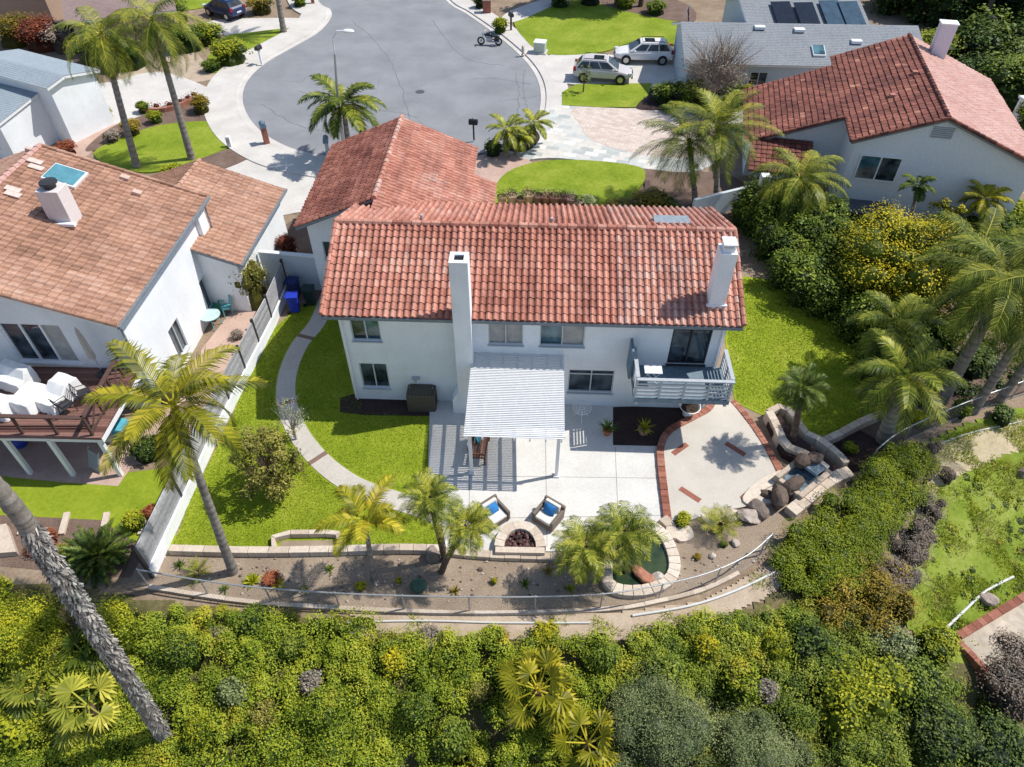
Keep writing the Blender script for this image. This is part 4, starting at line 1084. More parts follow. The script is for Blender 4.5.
# ---------------------------------------------------------------- the neighbour's house with the raised deck
E0, E1 = at(117, 327, 5.2), at(207, 197, 5.2); LAx = (E1-E0).normalized(); LLen = (E1-E0).length
lrot = math.atan2(LAx.y, LAx.x); LAy = Vector((-LAx.y, LAx.x, 0)); L0 = Vector((E0.x, E0.y, 0))
lh = thing('house', 'white house with tan tile roof, skylight and raised rear deck, beside the board fence', 'house', L0, lrot)   # local x away along the eave, y up the slope
def LL(p): d = Vector((p[0]-L0.x, p[1]-L0.y, 0)); return d.dot(LAx), d.dot(LAy)
def on_plane(px, py, f):
    """survey point on a surface z=f(x,y)"""
    z = 4.0
    for _ in range(60): p = at(px, py, z); z = .6*z+.4*f(p.x, p.y)
    return at(px, py, z)
LE, LRz, LRun = 5.2, 7.6, 7.05; lk = (LRz-LE)/LRun; lal = math.atan(lk)
lroof = lambda x, y: LE+LL((x, y))[1]*lk
def plane_l(px, py, val, ax):
    o = Vector((0, 0, CAM_H)); d = at(px, py)-o; a, b = LL(o), LL(o+d); t = (val-a[ax])/(b[ax]-a[ax]); p = o+d*t; return LL(p)[1-ax], p.z
wy, wx = .32, .55                     # side wall and rear wall set back under the overhangs
h1a, h1b = plane_l(203, 283, wy, 1), plane_l(215, 306, wy, 1); h2a, h2b = plane_l(170, 333, wy, 1), plane_l(186, 347, wy, 1)
g1 = (max(.2, min(h1a[0], h1b[0])-.35), max(h1a[0], h1b[0])+.45, max(.4, h1b[1]-.05), h1a[1]+.25); g2_ = (max(.2, min(h2a[0], h2b[0])-.1), max(h2a[0], h2b[0])+.25, max(.4, h2b[1]-.1), h2a[1]+.15)
g1 = (g1[0]-wx, g1[1]-wx, *g1[2:]); g2_ = (g2_[0]-wx, g2_[1]-wx, *g2_[2:])
da, db = plane_l(25, 367, wx, 0), plane_l(84, 367, wx, 0)
yl, yr = max(da[0], db[0]), min(da[0], db[0]); WTOP = LE+wy*lk-.05
fo_y = 2*LRun-.35                     # left end of the rear wall (local y)
dl = (fo_y-yl, fo_y-yr, 2.6, 4.72)
w_ = MB(); SX = LLen-wx-.3
facade(w_, (wx, wy), X, SX, -.1, WTOP, [])  if False else None
facade(w_, (wx, wy), X, SX, -.1, WTOP, [g1, g2_])
facade(w_, (wx, fo_y), (0, -1, 0), fo_y-wy, -.1, WTOP, [dl]); w_.add([(wx, fo_y, WTOP), (wx, wy, WTOP), (wx, LRun, LRz-.14)], [(0, 1, 2)])
facade(w_, (LLen-.3, wy), Y, fo_y-wy, -.1, WTOP); w_.add([(LLen-.3, fo_y, WTOP), (LLen-.3, wy, WTOP), (LLen-.3, LRun, LRz-.14)], [(2, 1, 0)])
facade(w_, (LLen-.3, fo_y), (-1, 0, 0), SX, -.1, WTOP)
w_.box((LLen-.9, wy-.12, 2.55), (.75, .22, 5.1)); w_.build('wall', stucco, lh)
window(lh, (wx, wy), X, g1, 2, pm=pane_blue); window(lh, (wx, wy), X, g2_, 2)
window(lh, (wx, fo_y), (0, -1, 0), dl, 3, fm=trim_white, name='sliding_door', fr=.09, curtains=(None, None, curtain_m))
tv = lambda u, t: .48+.22*mnoise.noise(Vector((u*.3, t*.35, 2)))+.16*mnoise.noise(Vector((u*2, t*2, 2)))+(.2 if u < 2.2 else 0)
SLn = math.hypot(LRun, LRz-LE)
q = Q(); tile_slope(q, (0, 0, LE), X, (0, LRun, LRz-LE), LLen, SLn, .29, .36, .05, tv, 21, lift=.03); q.build('roof', roof_tan, lh)
q = Q(); tile_slope(q, (LLen, 2*LRun, LE), (-1, 0, 0), (0, -LRun, LRz-LE), LLen, SLn, .29, .36, .05, tv, 22, lift=.03); q.build('far_slope', roof_tan, lh)
m_ = MB(); ridge_caps(m_, (0, LRun, LRz+.03), (LLen, LRun, LRz+.03), .13, .36, .75); m_.build('ridge_cap', roof_pink, lh)
for x_ in (.02, LLen-.02):
    m_ = MB(); ridge_caps(m_, (x_, 0, LE+.05), (x_, LRun, LRz+.05), .09, .36, .55); m_.build('rake_tile', roof_tan, lh)
m_ = MB(); slope_deck(m_, (.03, .03, LE), X, (0, LRun, LRz-LE), LLen-.06, SLn-.02); slope_deck(m_, (.03, 2*LRun-.03, LE), X, (0, -LRun, LRz-LE), LLen-.06, SLn-.02); m_.build('eave_trim', trim_white, lh)
m_ = MB(); m_.bar((-.03, -.07, LE-.04), (LLen+.03, -.07, LE-.04), .13, .13); m_.tube([(.3, -.03, LE-.08), (.45, wy-.07, LE-.45), (.45, wy-.07, 0)], .045, 8); m_.tube([(LLen-.5, -.03, LE-.08), (LLen-.45, wy-.3, LE-.45), (LLen-.45, wy-.3, 0)], .045, 8); m_.build('gutter', gutter_m, lh)
# chimney, skylight, roof vents
cb = on_plane(66, 218, lroof); c_u, c_v = LL(cb)
ct = MB(); tz_ = lroof(cb.x, cb.y); ct.box((c_u, c_v, tz_+.5), (.8, .95, 1.9)); ch = ct.build('chimney', plain('beige_stucco', (.66, .60, .59), .85, .05, 8, bmp=.3), lh, bevel=.02)
MB().lathe([(.24, 0), (.24, .18), (.36, .2), (.34, .28), (.1, .32), (0, .32)], (c_u, c_v, tz_+1.45), 18).build('chimney_cap', dark_iron, ch, True)
MB().box((c_u-.5, c_v-.1, tz_+.02), (.2, 1.15, .12)).build('flashing', trim_white, ch)
sk = on_plane(66, 178, lroof); s_u, s_v = LL(sk); Mx = Matrix.Rotation(lal, 3, 'X')
so_ = MB().box((s_u, s_v, lroof(sk.x, sk.y)+.08), (1.3, 1.4, .16), M=Mx).build('skylight', trim_white, lh)
MB().box((s_u, s_v, lroof(sk.x, sk.y)+.17), (1.16, 1.26, .04), M=Mx).build('pane', plain('skylight_glass', (.10, .27, .33), .12, .15, 2), so_)
for px, py, s_ in ((126, 180, .3), (138, 195, .3), (30, 152, .2)):
    a = on_plane(px, py, lroof); u_, v_ = LL(a); MB().box((u_, v_, lroof(a.x, a.y)+.1), (s_*.9, s_*1.3, .2), M=Mx).build('roof_vent', plain('tan_vent', (.55, .40, .33), .7), lh)
for px, py in ((14, 191), (14, 196), (36, 163), (37, 169)):
    a = on_plane(px, py, lroof); u_, v_ = LL(a); MB().box((u_, v_, lroof(a.x, a.y)+.09), (.3, .6, .05), M=Mx).build('pale_tile', plain('pale_tile', (.62, .50, .44), .8), lh)
# garage of the same house
A_, B_ = at(240, 265, 3.1), at(285, 189, 3.1); gU = (B_-A_).normalized(); GLen = (B_-A_).length; grn, gz = 4.3, 4.6
gar = thing('garage', 'low white garage with tan-pink tile roof between the two larger houses', 'garage', (A_.x, A_.y, 0), math.atan2(gU.y, gU.x))
gsl = math.hypot(grn, gz-3.1)
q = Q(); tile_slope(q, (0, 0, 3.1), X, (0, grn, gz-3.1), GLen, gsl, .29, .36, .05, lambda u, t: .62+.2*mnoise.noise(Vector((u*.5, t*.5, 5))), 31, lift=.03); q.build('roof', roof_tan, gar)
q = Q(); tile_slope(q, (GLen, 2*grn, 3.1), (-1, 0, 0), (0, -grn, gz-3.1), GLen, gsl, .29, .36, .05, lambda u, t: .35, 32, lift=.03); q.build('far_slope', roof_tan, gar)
m_ = MB(); ridge_caps(m_, (0, grn, gz+.03), (GLen, grn, gz+.03), .12, .36, .6); m_.build('ridge_cap', roof_tan, gar)
m_ = MB(); slope_deck(m_, (.02, .02, 3.1), X, (0, grn, gz-3.1), GLen-.04, gsl); slope_deck(m_, (.02, 2*grn-.02, 3.1), X, (0, -grn, gz-3.1), GLen-.04, gsl); m_.bar((-.02, -.06, 3.06), (GLen+.02, -.06, 3.06), .12, .12); m_.build('eave_trim', gutter_m, gar)
m_ = MB(); facade(m_, (.3, .35), X, GLen-.6, -.1, 3.15); facade(m_, (GLen-.3, .35), Y, 2*grn-.7, -.1, 3.15); facade(m_, (GLen-.3, 2*grn-.35), (-1, 0, 0), GLen-.6, -.1, 3.15); facade(m_, (.3, 2*grn-.35), (0, -1, 0), 2*grn-.7, -.1, 3.15)
for x_, f_ in ((GLen-.3, (0, 1, 2)), (.3, (2, 1, 0))): m_.add([(x_, .35, 3.15), (x_, 2*grn-.35, 3.15), (x_, grn, gz-.12)], [f_])
m_.build('wall', stucco, gar)
# raised deck
dkz = 2.45; deck = thing('deck', 'raised dark brown wooden deck on pale posts behind the tan-roofed house', 'deck', (-15.6, 17.6, 0))
dp = [(0, 0), (.12, 3.85), (-10.4, 4.2), (-10.4, .3)]
m_ = MB(); m_.prism(dp, dkz-.09, dkz-.03, .3); random.seed(2)
y = .02
while y < 3.8: m_.box((-5.2, y+.065, dkz), (10.4, .128, .045), val=random.random()); y += .14
m_.build('floor', by_attr('deck_board', [(0, (.12, .055, .045)), (.5, (.20, .10, .08)), (1, (.28, .15, .12))], .7, .3, 16, .2), deck)
m_ = MB(); m_.bar((.02, .06, dkz-.16), (-10.4, .36, dkz-.16), .08, .22).bar((-.02, .1, dkz-.16), (.1, 3.8, dkz-.16), .08, .22); m_.build('edge_beam', trim_white, deck)
for px in ((122, 477), (76, 474), (32, 474), (-14, 474)):
    p = at(*px); MB().box((p.x+15.6-.05, .14+(0.1 if px[0] < 50 else 0), (dkz-.2)/2), (.16, .16, dkz-.2)).build('post', trim_white, deck)
rd = by_attr('rail_wood', [(0, (.07, .04, .035)), (1, (.15, .085, .07))], .65, .3, 14, .2)
m_ = MB(); m_.bar((-.35, .15, dkz+1.0), (-10.4, .45, dkz+1.0), .17, .05).bar((-.35, .5, dkz+.16), (-10.4, .45, dkz+.16), .05, .09); m_.build('front_rail', rd, deck)
m_ = MB(); m_.bar((-.35, .15, dkz+1.0), (-.38, 3.3, dkz+1.0), .17, .05).bar((-.35, .15, dkz+.16), (-.38, 3.3, dkz+.16), .05, .09)
for k in range(3): m_.bar((-.36, .2+k*1.05, dkz+.05), (-.36, 1.2+k*1.05, dkz+.95), .05, .06)
m_.build('side_rail', rd, deck)
for x, y in ((-.35, .15), (-1.7, .19), (-3.05, .23), (-4.6, .28), (-6.2, .33), (-.36, 1.25), (-.37, 2.3), (-.38, 3.3)): MB().box((x, y, dkz+.44), (.09, .09, 1.05)).build('rail_post', rd, deck)
# covered loungers, chairs, umbrella on the deck
cover_m = plain('white_furniture_cover', (.82, .82, .81), .8, .05, 3, bmp=.5, big=.06)
def cover(p, d, rz, seed, lab):
    bm = bmesh.new(); bmesh.ops.create_cube(bm, size=1); bmesh.ops.subdivide_edges(bm, edges=bm.edges[:], cuts=7, use_grid_fill=True); m_ = MB(); vs = []
    for v_ in bm.verts:
        x, y, z = v_.co; f = mnoise.noise(Vector((x*4+seed, y*4, z*3)))*.05
        h = d[2]*(1 if y > .08 else .62+.38*max(0, (y+.1)/.18)) if seed % 2 == 0 else d[2]
        k = 1-.10*(z+.5)+(.05*math.sin(22*(x+y)+seed) if z < -.2 else 0)
        vs.append((x*d[0]*k, y*d[1]*k, (z+.5)*h+f*(z+.5)*1.2))
    m_.add(vs, [[v_.index for v_ in f.verts] for f in bm.faces]); bm.free()
    o = m_.build('covered_furniture', cover_m, None, True, loc=p, bevel=.03); o.rotation_euler.z = rz; props(o, lab, 'furniture', 'deck furniture under white covers')
    return o
cover(at(19, 384, dkz+.03), (1.5, 1.0, .85), R(-20), 2, 'white cover over a seat in the back corner of the deck, nearest the glass doors')
cover(at(35, 404, dkz+.03), (1.0, 1.35, .62), R(-16), 3, 'low white cover between the other two long covered seats, middle of the deck')
cover(at(62, 400, dkz+.03), (1.0, 1.6, .80), R(-20), 4, 'tall white covered lounger beside the black metal chairs')
cover(at(4, 412, dkz+.03), (1.1, 1.0, .6), R(-10), 5, 'white covered seat at the photo edge by the front deck rail')
def metal_chair(p, rz, lab):
    t = thing('metal_chair', lab, 'chair', p, rz, 'black metal chairs on the deck')
    m_ = MB(); m_.box((0, 0, .43), (.48, .46, .035)); m_.build('seat', dark_iron, t)
    m_ = MB(); m_.tube([(-.22, .22, .43), (-.22, .32, .9), (.22, .32, .9), (.22, .22, .43)], .018, 6)
    for z in (.55, .66, .77): m_.bar((-.22, .25+(z-.43)*.2, z), (.22, .25+(z-.43)*.2, z), .015, .05)
    m_.build('backrest', dark_iron, t)
    for x in (-.22, .22):
        MB().tube([(x, -.2, 0), (x, -.2, .62), (x, .24, .64)], .018, 6).build('armrest', dark_iron, t); MB().tube([(x, .2, .43), (x, .26, 0)], .018, 6).build('leg', dark_iron, t)
metal_chair(at(70, 412, dkz+.03), R(150), 'black metal chair by the front deck rail')
metal_chair(at(88, 400, dkz+.03), R(120), 'black metal chair near the deck side rail, behind the other chair')
ub = at(104, 374, dkz+.03); um = thing('patio_umbrella', 'closed beige patio umbrella standing on the deck by the glass doors', 'umbrella', ub)
MB().tube([(0, 0, 0), (-.1, 0, 2.5)], .022, 8).build('pole', trim_grey, um); MB().lathe([(.28, 0), (.26, .07), (.04, .1), (.03, .3)], n=16).build('base', dark_iron, um)
m_ = MB(); prof = [(.05, .85), (.13, .95), (.12, 1.3), (.10, 1.9), (.06, 2.35), (.015, 2.52)]; b0 = len(m_.v); m_.lathe(prof, (-.06, 0, 0), 16)
m_.v = [((x+.06)*(1+.25*math.cos(5*math.atan2(y, x+.06)))-.06-.02*z, y*(1+.25*math.cos(5*math.atan2(y, x+.06))), z) for x, y, z in m_.v]; m_.build('canopy', plain('beige_canvas', (.50, .45, .40), .85, .1, 6), um, True)
# things under and beside the deck
teal = plain('teal_plastic', (.04, .34, .46), .5, .1, 5); whitep = plain('white_plastic', (.72, .74, .76), .5, .06, 5)
bp = at(127, 437); bi = thing('deck_box', 'teal plastic storage bin beside the raised deck', 'storage bin', bp, R(-12))
MB().box((0, 0, .36), (.72, .62, .72)).build('body', teal, bi, bevel=.04); MB().box((0, 0, .77), (.8, .7, .1)).build('lid', plain('teal_lid', (.10, .45, .58), .5, .1), bi, bevel=.03)
bp = at(112, 440); bi = thing('ice_chest', 'white box with grey side standing between the deck post and the teal bin', 'box', bp, R(-14))
MB().box((0, 0, .3), (.5, .42, .6)).build('body', plain('pale_grey_plastic', (.40, .43, .45), .5, .1), bi, bevel=.03); MB().box((0, 0, .63), (.54, .46, .08)).build('lid', whitep, bi, bevel=.02)
for k, (px, py, s_) in enumerate(((98, 468, .42), (92, 476, .3))): pass
ch_ = at(97, 470); dcx = thing('folding_chair', 'folded striped garden chair leaning under the deck', 'chair', ch_, R(-30))
sm_, nt, b = nodes('striped_canvas'); wv = N(nt, 'ShaderNodeTexWave', Scale=6.0, bands_direction='X'); nt.links.new(coord(nt, 'Object'), wv.inputs['Vector']); nt.links.new(ramp(nt, wv.outputs['Fac'], [(.45, (.10, .11, .12)), (.55, (.5, .52, .53))]), b.inputs['Base Color']); b.inputs['Roughness'].default_value = .8
MB().box((0, .1, .5), (.6, .06, .9), M=Matrix.Rotation(R(-20), 3, 'X')).build('seat', sm_, dcx)
for x in (-.32, .32): MB().tube([(x, -.1, 0), (x, .3, 1.0)], .02, 6).build('frame', trim_grey, dcx)
o = MB().blob((0, 0, .32), (.34, .34, .34), 1, .02, 3).build('exercise_ball', plain('blue_rubber', (.02, .05, .35), .4, .1), None, True, loc=at(22, 446)); props(o, 'deep blue exercise ball in the shade under the deck', 'ball')
# side yard furniture
tp = at(214, 326); tb_ = thing('garden_table', 'round teal garden table by the white gable wall', 'table', tp)
tl2 = plain('aqua_paint', (.12, .42, .46), .5, .1); MB().lathe([(0, .7), (.5, .7), (.5, .73), (0, .73)], n=20).build('tabletop', plain('pale_aqua_paint', (.45, .6, .62), .4, .1), tb_)
for k in range(4): a = k*1.57+.4; MB().tube([(.3*math.cos(a), .3*math.sin(a), .7), (.42*math.cos(a), .42*math.sin(a), 0)], .025, 6).build('leg', tl2, tb_)
def plastic_chair(p, rz, m, lab):
    t = thing('garden_chair', lab, 'chair', p, rz, 'garden chairs in the side yard'); MB().box((0, 0, .42), (.52, .5, .05)).build('seat', m, t, bevel=.02)
    MB().box((0, .27, .72), (.52, .05, .6), M=Matrix.Rotation(R(-10), 3, 'X')).build('backrest', m, t, bevel=.02)
    for x in (-.22, .22):
        for y in (-.2, .2): MB().box((x, y, .2), (.06, .06, .4)).build('leg', m, t)
        MB().box((x*1.15, 0, .64), (.06, .5, .04)).build('armrest', m, t)
plastic_chair(at(228, 313), R(-60), tl2, 'aqua garden chair beyond the round teal table'); plastic_chair(at(217, 312), R(10), plain('green_paint', (.03, .25, .15), .5), 'dark green garden chair against the white gable wall')
m_ = MB()
for k, (px, py) in enumerate(((198, 326), (203, 324))):
    p = at(px, py); m_ = MB(); m_.bar((p.x, p.y, 0), (p.x-.7, p.y+.45, 1.5), .2, .05, val=.5+k*.4); o = m_.build('plank', by_attr('raw_board', [(0, (.24, .12, .06)), (1, (.52, .36, .24))], .8, .3, 9), None)
    props(o, ('reddish brown board' if k == 0 else 'pale board')+' leaning on the white gable wall by the teal table', 'board')
# bins in the alley
def wheelie(p, rz, m, lab):
    t = thing('wheelie_bin', lab, 'bin', p, rz, 'bins in the shaded side alley'); m_ = MB(); m_.lathe([(.30, .08), (.38, 1.0)], n=4); m_.add([(.30*math.cos(a), .30*math.sin(a), .08) for a in (0, 1.5708, 3.1416, 4.7124)], [(3, 2, 1, 0)]); m_.build('body', m, t, bevel=.03)
    MB().box((0, 0, 1.03), (.58, .58, .08), rz=R(45)).build('lid', m, t, bevel=.02)
    for s_ in (-1, 1): MB().tube([(-.2+.16*s_, .2+.16*s_, .1), (-.2+.2*s_, .2+.2*s_, .1)], .1, 12).build('wheel', black_m, t)
    MB().tube([(-.4, .1, 1.0), (-.1, .4, 1.0)], .02, 6).build('handle', m, t)
bluep = plain('blue_plastic', (.015, .04, .42), .5, .1); wheelie(at(296, 311), R(50), bluep, 'bright blue wheelie bin standing in front of the others in the alley')
wheelie(at(296, 296), R(40), plain('navy_plastic', (.015, .03, .15), .5), 'navy wheelie bin behind the bright blue bin'); wheelie(at(312, 304), R(45), plain('dark_green_plastic', (.012, .03, .03), .5), 'dark green bin nearest the house wall in the alley')
# alley wall with gate
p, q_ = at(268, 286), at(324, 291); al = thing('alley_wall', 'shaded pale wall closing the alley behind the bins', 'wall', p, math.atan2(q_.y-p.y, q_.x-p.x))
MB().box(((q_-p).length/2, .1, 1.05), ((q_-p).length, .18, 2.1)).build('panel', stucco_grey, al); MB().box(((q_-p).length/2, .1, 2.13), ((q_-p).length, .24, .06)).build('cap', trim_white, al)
# fence between the gardens
fl_ = [at(153, 577), at(186, 505), at(215, 441), at(248, 377), at(274, 326), at(289, 290)]
fence = thing('garden_fence', 'weathered grey board fence on a white base wall between the two gardens', 'fence', (0, 0, 0))
fm_ = by_attr('weathered_board', [(0, (.28, .29, .31)), (.5, (.40, .40, .42)), (1, (.52, .52, .53))], .85, .35, 8, .3, big=.15)
tot = []
for a, b2 in zip(fl_[:-1], fl_[1:]):
    n = max(1, round((b2-a).length/2.2)); tot += [a.lerp(b2, i/n) for i in range(n)]
tot.append(fl_[-1])
for i, (a, b2) in enumerate(zip(tot[:-1], tot[1:])):
    d = (b2-a).normalized(); nr = Vector((d.y, -d.x, 0))
    m_ = MB(); m_.bar(a+Vector((0, 0, .28)), b2+Vector((0, 0, .28)), .2, .6); m_.build('base_wall', stucco, fence)
    m_ = MB()
    for k in range(7): m_.bar(a-d*-.06+Vector((0, 0, .68+k*.172)), b2-d*.06+Vector((0, 0, .68+k*.172)), .05, .166, val=random.random())
    m_.build('board_panel', fm_, fence)
for a in tot: MB().box((a.x, a.y, .95), (.1, .13, 1.98)).build('post', dark_iron, fence)
# ---------------------------------------------------------------- houses farther off
shingle = ground('grey_shingle', [(.36, (.16, .175, .195)), (.5, (.26, .28, .30)), (.64, (.36, .38, .40))], .6, 8, 25, (.15, .4, .45), .5, .03)
shingle_b = ground('blue_grey_shingle', [(.36, (.20, .25, .29)), (.5, (.29, .34, .38)), (.64, (.38, .43, .46))], .6, 8, 25, (.15, .4, .45), .5, .03)
brown_roof = ground('brown_composition_roof', [(.36, (.19, .13, .12)), (.5, (.27, .20, .185)), (.64, (.34, .26, .24))], .5, 6, 25, (.3, .35, .35), .4, .03)
def gable_house(t, L, rn, rf, rz, k, wall, roof, ov=.4, holes_near=(), holes_end=(), trim=trim_white, wm=None):
    """local: ridge along X from 0..L at y=0, near eave at y=-rn, far eave at y=rf, pitch k"""
    for sg, run, nm in ((-1, rn, 'roof'), (1, rf, 'far_slope')):
        ez = rz-run*k; s = math.hypot(run, rz-ez)
        m_ = MB(); U_ = Vector((1, 0, 0)); P0 = Vector((0, sg*run, ez)); S = Vector((0, -sg*run, rz-ez)).normalized(); n = U_.cross(S); flip = n.z < 0; n = n if n.z > 0 else -n
        rows = max(2, int(s/.17)); random.seed(rows)
        for j in range(rows):
            a, b = P0+S*(j*s/rows-.01)+n*.034, P0+S*((j+1)*s/rows)+n*.022
            m_.add([a, a+U_*L, b+U_*L, b], [(3, 2, 1, 0)] if flip else [(0, 1, 2, 3)]); m_.add([a-n*.03, a+U_*L-n*.03, a+U_*L, a], [(0, 1, 2, 3)])
        m_.build(nm, roof, t)
    en, ef = rz-rn*k, rz-rf*k
    m_ = MB(); slope_deck(m_, (.01, -rn+.01, en+.01), X, (0, rn, rz-en), L-.02, math.hypot(rn, rz-en)); slope_deck(m_, (.01, rf-.01, ef+.01), X, (0, -rf, rz-ef), L-.02, math.hypot(rf, rz-ef)); m_.build('eave_trim', trim, t)
    w_ = MB(); e0 = min(en, ef); facade(w_, (ov, -rn+ov), X, L-2*ov, -.2, en+.05, holes_near); facade(w_, (L-ov, -rn+ov), Y, rn+rf-2*ov, -.2, e0, holes_end); facade(w_, (L-ov, rf-ov), (-1, 0, 0), L-2*ov, -.2, ef+.05); facade(w_, (ov, rf-ov), (0, -1, 0), rn+rf-2*ov, -.2, e0)
    for x, f in ((ov, (4, 3, 2, 1, 0)), (L-ov, (0, 1, 2, 3, 4))): w_.add([(x, -rn+ov, e0), (x, rf-ov, e0), (x, rf-ov, ef+ov*k-.1), (x, 0, rz-.12), (x, -rn+ov, en+ov*k-.1)], [f])
    w_.build('wall', wall, t)
    for h in holes_near: window(t, (ov, -rn+ov), X, h, 2, fm=wm or trim_white)
    for h in holes_end: window(t, (L-ov, -rn+ov), Y, h, 2, fm=wm or trim_white, pm=pane_blue)
# grey shingle house across the drive
a, b2 = at(681, 22, 4.3), at(918, 26, 4.3); gy = thing('house', 'long grey shingle-roofed house with roof panels beyond the parked white cars', 'house', (a.x, a.y, 0), math.atan2(b2.y-a.y, b2.x-a.x))
GL2 = (b2-a).length; e = at(682, 61, 2.9); run = 4.3
gable_house(gy, GL2, run, 4.3, 4.3, .337, stucco_grey, shingle, holes_near=[(4.6, 5.9, 1.2, 2.2)])
for x, y in ((4.3, -.6), (7.2, -.8), (11.2, -1.9), (15, -2.2)): MB().box((x+1.5, y, 4.3-abs(y)*.337+.12), (.75, .5, .18)).build('roof_vent', trim_white, gy)
m_ = MB().box((9.8, -2.9, 4.3-2.9*.337+.1), (.9, 1.1, .14), M=Matrix.Rotation(math.atan(.337), 3, 'X')); so_ = m_.build('skylight', trim_white, gy)
MB().box((9.8, -2.9, 4.3-2.9*.337+.18), (.8, 1.0, .03), M=Matrix.Rotation(math.atan(.337), 3, 'X')).build('pane', pane_blue, so_)
# its rear wing (ridge away from the street) with panels
a = at(742, 12, 4.6); wg = thing('house_wing', 'grey-roofed cross wing with dark roof panels behind the long grey house', 'house', (a.x, a.y+2, 0), R(4))
gable_house(wg, 9.5, 5.2, 4, 5.2, .346, stucco_grey, shingle)
pv = plain('panel_glass', (.012, .018, .03), .12, .2, 2); pv2 = plain('panel_glass_blue', (.05, .09, .13), .15, .2, 2)
for k, x in enumerate((2.4, 4.1, 6.2, 7.6)):
    MB().box((x+.6, -2.6-(k % 2)*.3, 5.2-2.6*.346+.22), (1.5, 3.0, .06), M=Matrix.Rotation(math.atan(.346), 3, 'X')).build('solar_panel', pv if k < 2 else pv2, wg)
# red-tiled house on the right
RA, RB = at(949, 119, 6.2), at(909, 35, 6.2); rd_ = (RB-RA); RLn = rd_.length
rh = thing('house', 'white house with dark red tile roof and tall chimney, right of the palms', 'house', (RA.x, RA.y, 0), math.atan2(rd_.y, rd_.x))
# local: X along ridge away from us, +Y to the left slope
k_ = .40; la, lb, jog = 4.4, 9.7, 3.1
q = Q(); rvv = lambda u, t: .42+.25*mnoise.noise(Vector((u*.4, t*.4, 4)))+(.35 if mnoise.noise(Vector((u*1.1, t*1.3, 40))) > .45 else 0)
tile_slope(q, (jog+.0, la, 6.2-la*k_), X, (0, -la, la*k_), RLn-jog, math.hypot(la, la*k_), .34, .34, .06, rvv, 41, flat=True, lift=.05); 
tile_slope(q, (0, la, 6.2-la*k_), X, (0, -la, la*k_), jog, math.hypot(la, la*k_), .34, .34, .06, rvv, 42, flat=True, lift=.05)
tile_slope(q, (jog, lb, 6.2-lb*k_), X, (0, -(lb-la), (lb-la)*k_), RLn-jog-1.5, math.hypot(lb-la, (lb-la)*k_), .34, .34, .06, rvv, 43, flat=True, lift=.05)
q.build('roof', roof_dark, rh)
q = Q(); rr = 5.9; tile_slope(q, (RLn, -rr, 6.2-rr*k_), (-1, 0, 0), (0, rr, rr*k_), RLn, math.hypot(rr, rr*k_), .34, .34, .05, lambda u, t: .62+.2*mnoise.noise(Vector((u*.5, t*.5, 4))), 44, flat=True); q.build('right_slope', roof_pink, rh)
m_ = MB(); ridge_caps(m_, (0, 0, 6.24), (RLn, 0, 6.24), .12, .4, .25); m_.build('ridge_cap', roof_dark, rh)
for pp_ in (((0, la, 6.2-la*k_+.05), (0, 0, 6.24)), ((0, -rr, 6.2-rr*k_+.05), (0, 0, 6.24)), ((jog, lb, 6.2-lb*k_+.05), (jog, la, 6.2-la*k_+.05)), ((0, la, 6.2-la*k_+.05), (jog, la, 6.2-la*k_+.05))):
    m_ = MB(); ridge_caps(m_, pp_[0], pp_[1], .10, .36, .3); m_.build('rake_tile', roof_dark, rh)
m_ = MB(); slope_deck(m_, (.02, la, 6.2-la*k_), X, (0, -la, la*k_), RLn, math.hypot(la, la*k_)); slope_deck(m_, (jog+.02, lb, 6.2-lb*k_), X, (0, -(lb-la), (lb-la)*k_), RLn-jog-1.5, math.hypot(lb-la, (lb-la)*k_)); slope_deck(m_, (RLn, -rr+.02, 6.2-rr*k_), (-1, 0, 0), (0, rr, rr*k_), RLn-.04, math.hypot(rr, rr*k_)); m_.build('eave_trim', gutter_m, rh)
def rplane(px, py):
    o = Vector((0, 0, CAM_H)); d = at(px, py)-o; U_ = rd_.normalized(); V_ = Vector((-U_.y, U_.x, 0)); oo = o-Vector((RA.x, RA.y, 0)); t = (.35-oo.dot(U_))/d.dot(U_); p = oo+d*t; return p.dot(V_), p.z
w1, w2 = rplane(862, 154), rplane(893, 182); v1, v2 = rplane(937, 127), rplane(948, 138)
w_ = MB(); yl = la-.35; 
facade(w_, (.35, yl), (0, -1, 0), yl+rr-.4, -.2, 3.8, [(yl-w1[0], yl-w2[0]+.0, w2[1], min(3.7, w1[1]))] if w1[1] < 3.75 else [])
w_.add([(.35, yl, 3.8), (.35, -rr+.4, 3.8), (.35, -rr+.4, 6.2-(rr-.4)*k_-.12), (.35, 0, 6.05), (.35, yl, 6.2-yl*k_-.12)], [(0, 1, 2, 3, 4)])
facade(w_, (jog+.3, lb-.4), (0, -1, 0), lb-la, -.2, 2.2); w_.add([(jog+.3, lb-.4, 2.2), (jog+.3, la-.4, 2.2), (jog+.3, la-.4, 6.2-(la-.4)*k_-.12), (jog+.3, lb-.4, 6.2-(lb-.4)*k_-.1)], [(0, 1, 2, 3)]); facade(w_, (RLn-1.8, lb-.4), (-1, 0, 0), RLn-jog-2.1, -.2, 2.2); facade(w_, (jog+.3, la-.35), (-1, 0, 0), jog-.05, -.2, 4.3)
facade(w_, (.35, -rr+.4), X, RLn-.7, -.2, 3.9); facade(w_, (RLn-.35, -rr+.4), Y, rr+la, -.2, 3.9)
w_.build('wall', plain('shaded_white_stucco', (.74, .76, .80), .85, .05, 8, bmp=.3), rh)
wo_ = MB()
f = MB(); y0, y1, z0_, z1_ = w2[0], w1[0], w2[1], w1[1]
